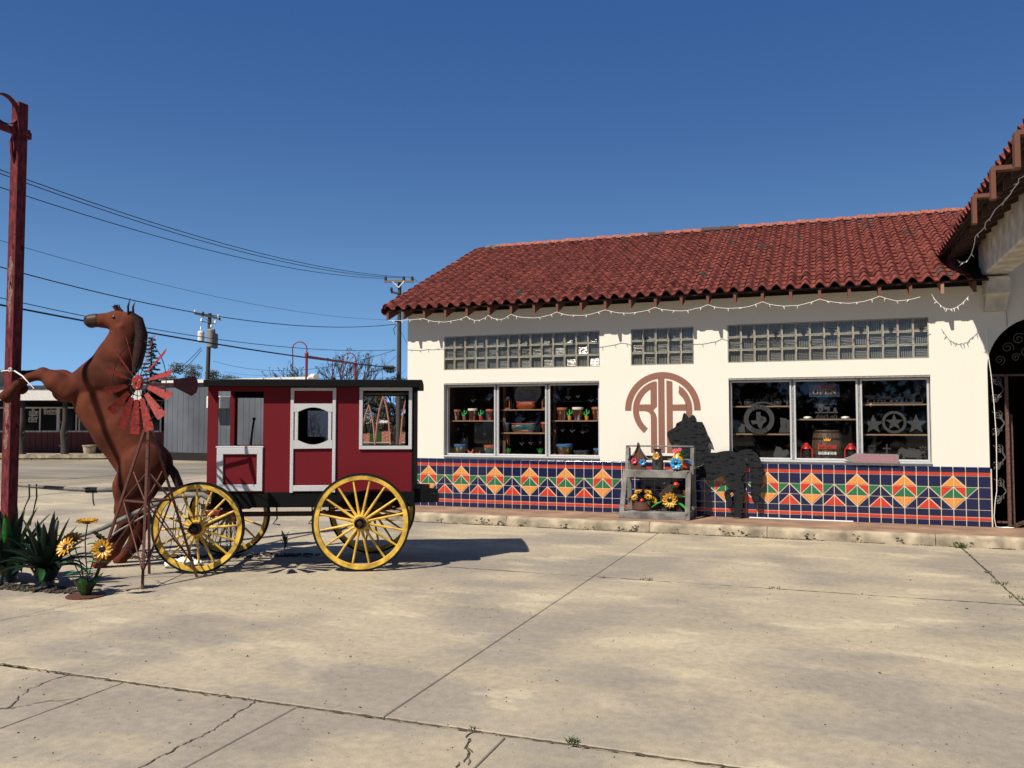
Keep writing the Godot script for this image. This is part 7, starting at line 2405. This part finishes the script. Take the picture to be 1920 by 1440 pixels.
	b.tube([P.call(575, 668, 20.0), P.call(667, 682, 22.6)], 0.024, 8)
	part(rg, "cross_pipe", b, M["spring_red"])
	b = MB.new()
	b.tube([P.call(623, 676, 21.3), P.call(623, 792, 21.3)], 0.012, 8)
	part(rg, "drop_pipe", b, M["spring_red"])
	b = MB.new()
	b.tube([P.call(578, 710, 19.9), P.call(585, 706, 19.8), P.call(593, 707, 19.6)], [0.04, 0.065, 0.075], 14)
	part(rg, "flood_lamp", b, M["fascia_white"])
	b = MB.new()
	b.tube([P.call(622, 712, 21.2), P.call(627, 711, 21.1)], 0.05, 10)
	part(rg, "flood_lamp", b, M["iron"])
	# pointed bows of bent rod seen through the rear window
	var hoops := [[692, 760, 676, 703, 833], [719, 742, 703, 732, 833], [763, 742, 750, 779, 833]]
	for k in hoops.size():
		var h: Array = hoops[k]
		var dd := 17.0 + 0.8 * k
		var ho := thing("rod_bow", ["rust pink pointed rod bow at the left of the wagon's rear window", "rust pink pointed rod bow in the middle of the wagon's rear window", "rust pink pointed rod bow at the right of the wagon's rear window"][k], "rod bow", at(h[0], 792, dd) * Vector3(1, 0, 1), 0.0, "pointed rod bows")
		for s in [2, 3]:
			b = MB.new()
			var t0 := at(h[0], h[1], dd) - ho.position
			var t1 := at(h[s], h[4], dd) - ho.position
			var foot := Vector3(t1.x, -0.05, t1.z)
			var mm := t0.lerp(t1, 0.5) + (t1 - t0) * Vector3(0.22, 0, 0.22)
			b.tube([t0, t0.lerp(mm, 0.5) + (mm - t0) * Vector3(0.1, 0, 0.1), mm, t1, foot], 0.018, 7)
			part(ho, "rod", b, mat("rod_pink", lin(0.33, 0.13, 0.10), 0.6) if not M.has("rod_pink") else M["rod_pink"])

func insulator(parent: Node, p: Vector3, m: String) -> void:
	var b := MB.new()
	b.lathe([Vector2(0.03, -0.12), Vector2(0.03, 0.0), Vector2(0.09, 0.02), Vector2(0.06, 0.09), Vector2(0.085, 0.10), Vector2(0.05, 0.2), Vector2(0, 0.22)], 10, xf(p))
	part(parent, "insulator", b, M[m])

func overhead() -> void:
	mat("pole_wood", lin(0.075, 0.058, 0.045), 0.9, 0, "wood", Vector3(3, 0.4, 3))
	mat("pole_wood_pale", lin(0.22, 0.20, 0.17), 0.9, 0, "wood", Vector3(3, 3, 3))
	mat("wire_black", lin(0.008, 0.009, 0.012), 0.6)
	var d2 := 45.0
	var px := d2 / 1560.76
	var b2 := at(747, 792, d2) * Vector3(1, 0, 1)
	var yaw := deg_to_rad(20.484)
	var p2 := thing("utility_pole", "tall dark utility pole with one pale crossarm at the shop's roof corner", "utility pole", b2, yaw)
	var Y := func(v: float) -> float: return 1.574 + (792.0 - v) * px
	var b := MB.new()
	b.tube([Vector3(0, 0, 0), Vector3(0.02, Y.call(523), 0)], [0.15, 0.10], 10)
	part(p2, "pole", b, M["pole_wood"])
	b = MB.new()
	b.box(Vector3(0, Y.call(526), 0.14), Vector3(56 * px, 0.13, 0.10), 0.01)
	part(p2, "crossarm", b, M["pole_wood_pale"])
	b = MB.new()
	b.bar(Vector3(-12 * px, Y.call(527), 0.2), Vector3(-0.5 * px, Y.call(538), 0.16), 0.03, 0.05)
	b.bar(Vector3(10 * px, Y.call(526), 0.2), Vector3(-0.5 * px, Y.call(538), 0.16), 0.03, 0.05)
	part(p2, "brace", b, M["fascia_white"])
	b = MB.new()
	b.bar(Vector3(-15 * px, Y.call(546), 0.15), Vector3(0, Y.call(550), 0.1), 0.09, 0.10)
	part(p2, "side_arm", b, M["pole_wood"])
	for u in [-25.0, 9.0, 25.0]: insulator(p2, Vector3(u * px, Y.call(524), 0.14), "iron")
	insulator(p2, Vector3(-14 * px, Y.call(545), 0.15), "iron")
	b = MB.new()
	b.tube([Vector3(-0.1, Y.call(608), 0.1), Vector3(-0.28, Y.call(616), 0.1), Vector3(-0.2, Y.call(628), 0.12)], 0.02, 5)
	b.tube([Vector3(-7 * px, Y.call(601), 0.1), Vector3(0, Y.call(599.5), 0.1)], 0.06, 6)
	part(p2, "hardware", b, M["iron"])
	var d1 := 60.0
	var qx := d1 / 1560.76
	var b1 := at(388, 792, d1) * Vector3(1, 0, 1)
	var p1 := thing("utility_pole", "utility pole carrying two grey transformer cans above the grey building", "utility pole", b1, yaw)
	var Z := func(v: float) -> float: return 1.574 + (792.0 - v) * qx
	b = MB.new()
	b.tube([Vector3(-0.1, 0, 0), Vector3(0.08, Z.call(586), 0)], [0.19, 0.13], 10)
	part(p1, "pole", b, M["pole_wood"])
	b = MB.new()
	b.bar(Vector3(-25 * qx, Z.call(587), 0.2), Vector3(23 * qx, Z.call(597), 0.1), 0.12, 0.14)
	part(p1, "crossarm", b, M["pole_wood"])
	b = MB.new()
	b.bar(Vector3(-12 * qx, Z.call(602), 0.15), Vector3(14 * qx, Z.call(606), 0.15), 0.06, 0.06)
	b.bar(Vector3(-12 * qx, Z.call(592), 0.2), Vector3(0, Z.call(600), 0.15), 0.04, 0.04)
	b.bar(Vector3(11 * qx, Z.call(595), 0.2), Vector3(1, Z.call(601), 0.15), 0.04, 0.04)
	part(p1, "brace", b, M["pole_wood"])
	for u in [[-24, 586], [-9, 589], [20, 595]]: insulator(p1, Vector3(u[0] * qx, Z.call(u[1]), 0.2), "fascia_white" if u[0] != -9 else "iron")
	for u in [[-11, 602], [15, 606]]: insulator(p1, Vector3(u[0] * qx, Z.call(u[1]), 0.25), "alu")
	for q in [[-12.0, 624.0, 641.0, 6.0, "fascia_white"], [7.0, 620.0, 651.0, 7.5, "alu_dirty"], [12.0, 628.0, 652.0, 5.0, "alu_dirty"]]:
		var t := MB.new()
		var r: float = q[3] * qx
		t.lathe([Vector2(0, Z.call(q[2]) - 0.05), Vector2(r * 0.9, Z.call(q[2])), Vector2(r, Z.call(q[2]) + 0.05), Vector2(r, Z.call(q[1])), Vector2(r * 1.06, Z.call(q[1])), Vector2(r * 0.9, Z.call(q[1]) + 0.12), Vector2(0, Z.call(q[1]) + 0.18)], 16, xf(Vector3(q[0] * qx, 0, 0.2 if q[0] < 10 else -0.1)))
		var tp := part(p1, "transformer_can", t, M[q[4]])
		insulator(tp, Vector3(q[0] * qx, Z.call(q[1]) + 0.25, 0.2), "alu")
	# wires: from the tall pole past the left edge of the picture to the next pole, which stands nearer the viewer
	var wires := [["upper of the two topmost wires, running off the far end of the crossarm", 773, 520, 0, 302, 21.0, 1.10, 0.013], ["lower of the two topmost wires, running off the middle of the crossarm", 756, 521, 0, 309, 21.0, 1.10, 0.013],
		["third wire from the top, running off the near end of the crossarm", 722, 522, 0, 337, 21.0, 0.95, 0.013], ["thin faint wire below the crossarm wires", 738, 600, 0, 438, 22.0, 0.9, 0.007],
		["single dark wire crossing the sky above the horse", 742, 608, 0, 483, 23.0, 1.3, 0.017], ["dark wire passing just behind the horse's poll", 742, 656, 0, 546, 24.0, 0.95, 0.014], ["thickest black cable passing behind the horse's nose", 742, 690, 0, 567, 24.0, 0.35, 0.030]]
	for k in wires.size():
		var w: Array = wires[k]
		var e := at(w[1], w[2], d2 - 0.1)
		var m := at(w[3], w[4], w[5])
		var far := e + (m - e) * 1.35
		var p: Array = []
		for i in 33:
			var s := i / 32.0
			p.append(e.lerp(far, s) + Vector3.DOWN * (w[6] as float) * (4.0 * s * (1.0 - s) - 4.0 * s / 1.35 * (1.0 - 1.0 / 1.35)))
		var b4 := MB.new()
		b4.tube(p, w[7], 5, false)
		single("overhead_wire", w[0], "wire", b4, M["wire_black"], "overhead wires")
	var spans := [["slack wire between the two poles, upper one", 400, 677, d1, 742, 656, d2, 0.9, 0.013], ["slack wire between the two poles, lower one", 400, 703, d1, 742, 688, d2, 0.55, 0.014], ["thin wire between the two poles, lowest and faintest", 420, 697, d1, 560, 700, 52.0, 0.2, 0.008],
		["left service drop running down from the transformers", 377, 652, d1, 325, 700, d1 + 6, 0.1, 0.022], ["right service drop running down from the transformers", 378, 656, d1, 338, 698, d1 + 6, 0.1, 0.022],
		["thin wire leaving the crossarm to the right behind the roof", 773, 520, d2, 830, 556, d2 + 8, 0.1, 0.012], ["thin guy wire slanting down from the tall pole to the shop corner", 750, 618, d2, 772, 662, d2 + 3, 0.0, 0.010],
		["short wire rising to the tall pole behind the bare tree", 690, 700, d2 + 6, 742, 668, d2, 0.15, 0.010]]
	for k in spans.size():
		var w: Array = spans[k]
		var p: Array = []
		for i in 17:
			var s := i / 16.0
			p.append(at(w[1], w[2], w[3]).lerp(at(w[4], w[5], w[6]), s) + Vector3.DOWN * (w[7] as float) * 4.0 * s * (1.0 - s))
		var b5 := MB.new()
		b5.tube(p, w[8], 5, false)
		single("overhead_wire", w[0], "wire", b5, M["wire_black"], "overhead wires")
	var jn := MB.new()
	jn.tube([at(718, 689, d2 - 0.3), at(738, 689, d2 - 0.3)], 0.10, 8)
	single("cable_joint", "black cable joint hanging beside the tall pole", "cable joint", jn, M["wire_black"])

func tuft(b: MB, p: Vector3, n: int, h: float, spread: float) -> void:
	for k in n:
		var a := rnd(0, TAU)
		var d := Vector3(cos(a) * rnd(0.2, 1.0), rnd(0.5, 1.2), sin(a) * rnd(0.2, 1.0)).normalized()
		var l := h * rnd(0.5, 1.1)
		var s := Vector3(-sin(a), 0, cos(a)) * 0.004
		var o := p + Vector3(rnd(-1, 1), 0, rnd(-1, 1)) * spread
		var e := o + d * l + Vector3.DOWN * l * 0.25
		var m := o + d * l * 0.55
		b.flat(o - s, o + s, m + s * 0.8, Vector3.UP)
		b.flat(o - s, m + s * 0.8, m - s * 0.8, Vector3.UP)
		b.flat(m - s * 0.8, m + s * 0.8, e, Vector3.UP)

func litter() -> void:
	rng.seed = 1234
	var b := MB.new()
	var spots := [[Vector3(5.41, 0, 9.08), 26, 0.055, 0.03, "green weed tuft in the near joint below the kerb's middle"], [Vector3(4.88, 0, 9.09), 12, 0.03, 0.02, "small weed sprout in the near joint beside the crack"], [Vector3(8.18, 0.0, 1.24), 60, 0.13, 0.06, "bushy weed growing at the foot of the kerb"],
		[Vector3(8.19, 0, 3.1), 18, 0.05, 0.04, "weed sprig in the right-hand joint, nearest the kerb"], [Vector3(8.185, 0, 3.75), 26, 0.06, 0.07, "weed sprig in the middle of the right-hand joint"], [Vector3(8.18, 0, 4.45), 22, 0.05, 0.07, "weed sprig in the right-hand joint at the picture's edge"],
		[Vector3(4.91, 0, 4.72), 30, 0.028, 0.06, "dry dark clump in the cross joint behind the long slab joint"], [Vector3(6.13, 0, 4.74), 22, 0.025, 0.05, "dry dark clump in the cross joint nearer the middle"], [Vector3(4.45, 0, 4.76), 16, 0.02, 0.05, "dry dark clump where the two long joints cross"]]
	for s in spots:
		var t := MB.new()
		tuft(t, Vector3.ZERO, s[1], s[2], s[3])
		var o := single("weed_tuft", s[4], "weed", t, M["grass"] if (s[4] as String).contains("weed") else M["dry_grass"], "weeds in the joints", xf(s[0]))
	# gravel, crumbs and twigs
	var gr := MB.new()
	for k in 1500:
		var x := rnd(-3.0, 9.0)
		var z := rnd(2.0, 11.0)
		var s := rnd(0.002, 0.0062)
		gr.box(Vector3(x, s * 0.4, z), Vector3(s * rnd(0.8, 1.8), s, s * rnd(0.8, 1.6)), s * 0.3, Basis(Vector3.UP, rnd(0, PI)))
	tag(part(self, "gravel", gr, M["soil"]), "dark grit and crumbs scattered over the slabs", "", "", "stuff")
	gr = MB.new()
	for k in 130:
		var x := rnd(-2.0, 8.0)
		var z := rnd(3.0, 11.0)
		var s := rnd(0.003, 0.008)
		gr.box(Vector3(x, s * 0.4, z), Vector3(s * rnd(0.8, 1.8), s, s * rnd(0.8, 1.6)), s * 0.3, Basis(Vector3.UP, rnd(0, PI)))
	tag(part(self, "gravel", gr, M["kerb"]), "pale grit scattered over the slabs", "", "", "stuff")
	gr = MB.new()
	for k in 70:                                             # dry leaf crumbs and bits of twig
		var p := Vector3(rnd(-2.0, 8.6), 0.004, rnd(2.6, 10.6))
		var a := rnd(0, TAU)
		var d := Vector3(cos(a), 0, sin(a)) * rnd(0.008, 0.022)
		var e := Vector3(-sin(a), 0, cos(a)) * rnd(0.003, 0.008)
		gr.flat(p - d, p + e + Vector3(0, rnd(0.0, 0.01), 0), p + d, Vector3.UP)
		gr.flat(p - d, p - e + Vector3(0, rnd(0.0, 0.008), 0), p + d, Vector3.UP)
	tag(part(self, "leaf_crumbs", gr, M["soil"]), "dry leaf crumbs and twig bits on the slabs", "", "", "stuff")
	gr = MB.new()
	for k in 60:                                             # wind-blown dirt along the foot of the kerb
		var x := rnd(0.0, 9.3)
		for q in 26:
			var s := rnd(0.004, 0.012)
			gr.box(Vector3(x + rnd(-0.12, 0.12), s * 0.3, 1.162 + absf(rnd(-0.035, 0.035))), Vector3(s * 1.5, s, s), 0.0, Basis(Vector3.UP, rnd(0, PI)))
	tag(part(self, "kerb_dirt", gr, M["soil"]), "dark dirt collected at the foot of the kerb", "", "", "stuff")
	gr = MB.new()
	for k in 700:                                            # dark debris heaped behind the agaves
		var x := rnd(-1.6, 0.2)
		var z := 7.2 + rnd(-0.14, 0.10) - 0.1 * x
		var s := rnd(0.006, 0.02)
		gr.box(Vector3(x, s * 0.4, z), Vector3(s * rnd(1.0, 3.0), s, s), 0.0, Basis(Vector3.UP, rnd(0, PI)))
	tag(part(self, "leaf_litter", gr, M["soil"]), "dark leaf litter round the metal agaves", "", "", "stuff")
	gr = MB.new()
	for k in 420:
		var t := rnd(0, 1)
		var p := Vector3(-1.4, 0, 5.65).lerp(Vector3(0.9, 0, 4.6), t)
		var s := rnd(0.006, 0.02)
		gr.box(Vector3(p.x + rnd(-0.1, 0.1), s * 0.4, p.z + rnd(-0.12, 0.12)), Vector3(s * rnd(1.0, 4.0), s, s), 0.0, Basis(Vector3.UP, rnd(0, PI)))
	tag(part(self, "twig_litter", gr, M["soil"]), "twigs and dirt under the wagon's front axle", "", "", "stuff")
	# crumpled white bag by the front wheel, paper scrap by the rear wheel
	var bag := MB.new()
	for c in [[Vector3(-0.06, 0.04, 5.82), 0.09], [Vector3(0.05, 0.05, 5.76), 0.10], [Vector3(0.14, 0.035, 5.70), 0.075]]:
		var f := FastNoiseLite.new()
		f.seed = 5
		f.frequency = 9.0
		bag.sheet(func(a: float, q: float) -> Vector3:
			var d := Vector3(sin(q * PI) * cos(a * TAU), cos(q * PI) * 0.55, sin(q * PI) * sin(a * TAU))
			var v: Vector3 = c[0] + d * (c[1] as float) * (1.0 + 0.5 * f.get_noise_3dv(d * 0.5 + c[0]))
			v.y = maxf(v.y, 0.002)
			return v, 22, 14, Vector3.ZERO)
	single("plastic_bag", "crumpled white plastic bag on the ground behind the front wheel", "bag", bag, M["white_plain"])
	var pb := MB.new()
	pb.sheet(func(a: float, q: float) -> Vector3: return Vector3(1.72 + 0.13 * a + 0.02 * q, 0.012 + 0.045 * sin(a * 5.0 + q * 3.0) * sin(a * PI) + 0.02, 4.62 + 0.09 * q - 0.03 * a), 8, 6, Vector3.UP)
	single("paper_scrap", "pale crumpled paper scrap behind the rear wheel's lower spokes", "paper", pb, M["kerb"])
	var ca := thing("sprouting_weed", "small dark upright weed growing under the wagon between the wheels", "weed", Vector3(0.29, 0, 4.31))
	for k in 7:
		b = MB.new()
		var a := k * 2.4
		leaf(b, Vector3(cos(a) * 0.01, 0.02 + 0.02 * k, sin(a) * 0.01), Vector3(cos(a) * 0.35, 1.0, sin(a) * 0.35).normalized(), 0.13, 0.022, 0.02)
		part(ca, "leaf", b, M["leaf_mid"])
	b = MB.new()
	b.tube([Vector3.ZERO, Vector3(0.01, 0.1, 0), Vector3(0.0, 0.2, 0)], [0.008, 0.006, 0.003], 6)
	part(ca, "stem", b, M["leaf_dark"])
	for k in 3:
		var t := MB.new()
		tuft(t, Vector3.ZERO, 70, 0.16, 0.35)
		single("weed_tuft", ["weeds at the western shop porch, left of the near log post", "weeds at the western shop porch, between the log posts", "weeds at the western shop porch, right of the far log post"][k], "weed", t, M["grass"], "weeds by the porch", Transform3D(Basis.from_scale(Vector3(2.2, 1.2, 1.5)), at([58.0, 105.0, 150.0][k], 792, 36.5) * Vector3(1, 0, 1) + Vector3(0, -0.05, 0)))
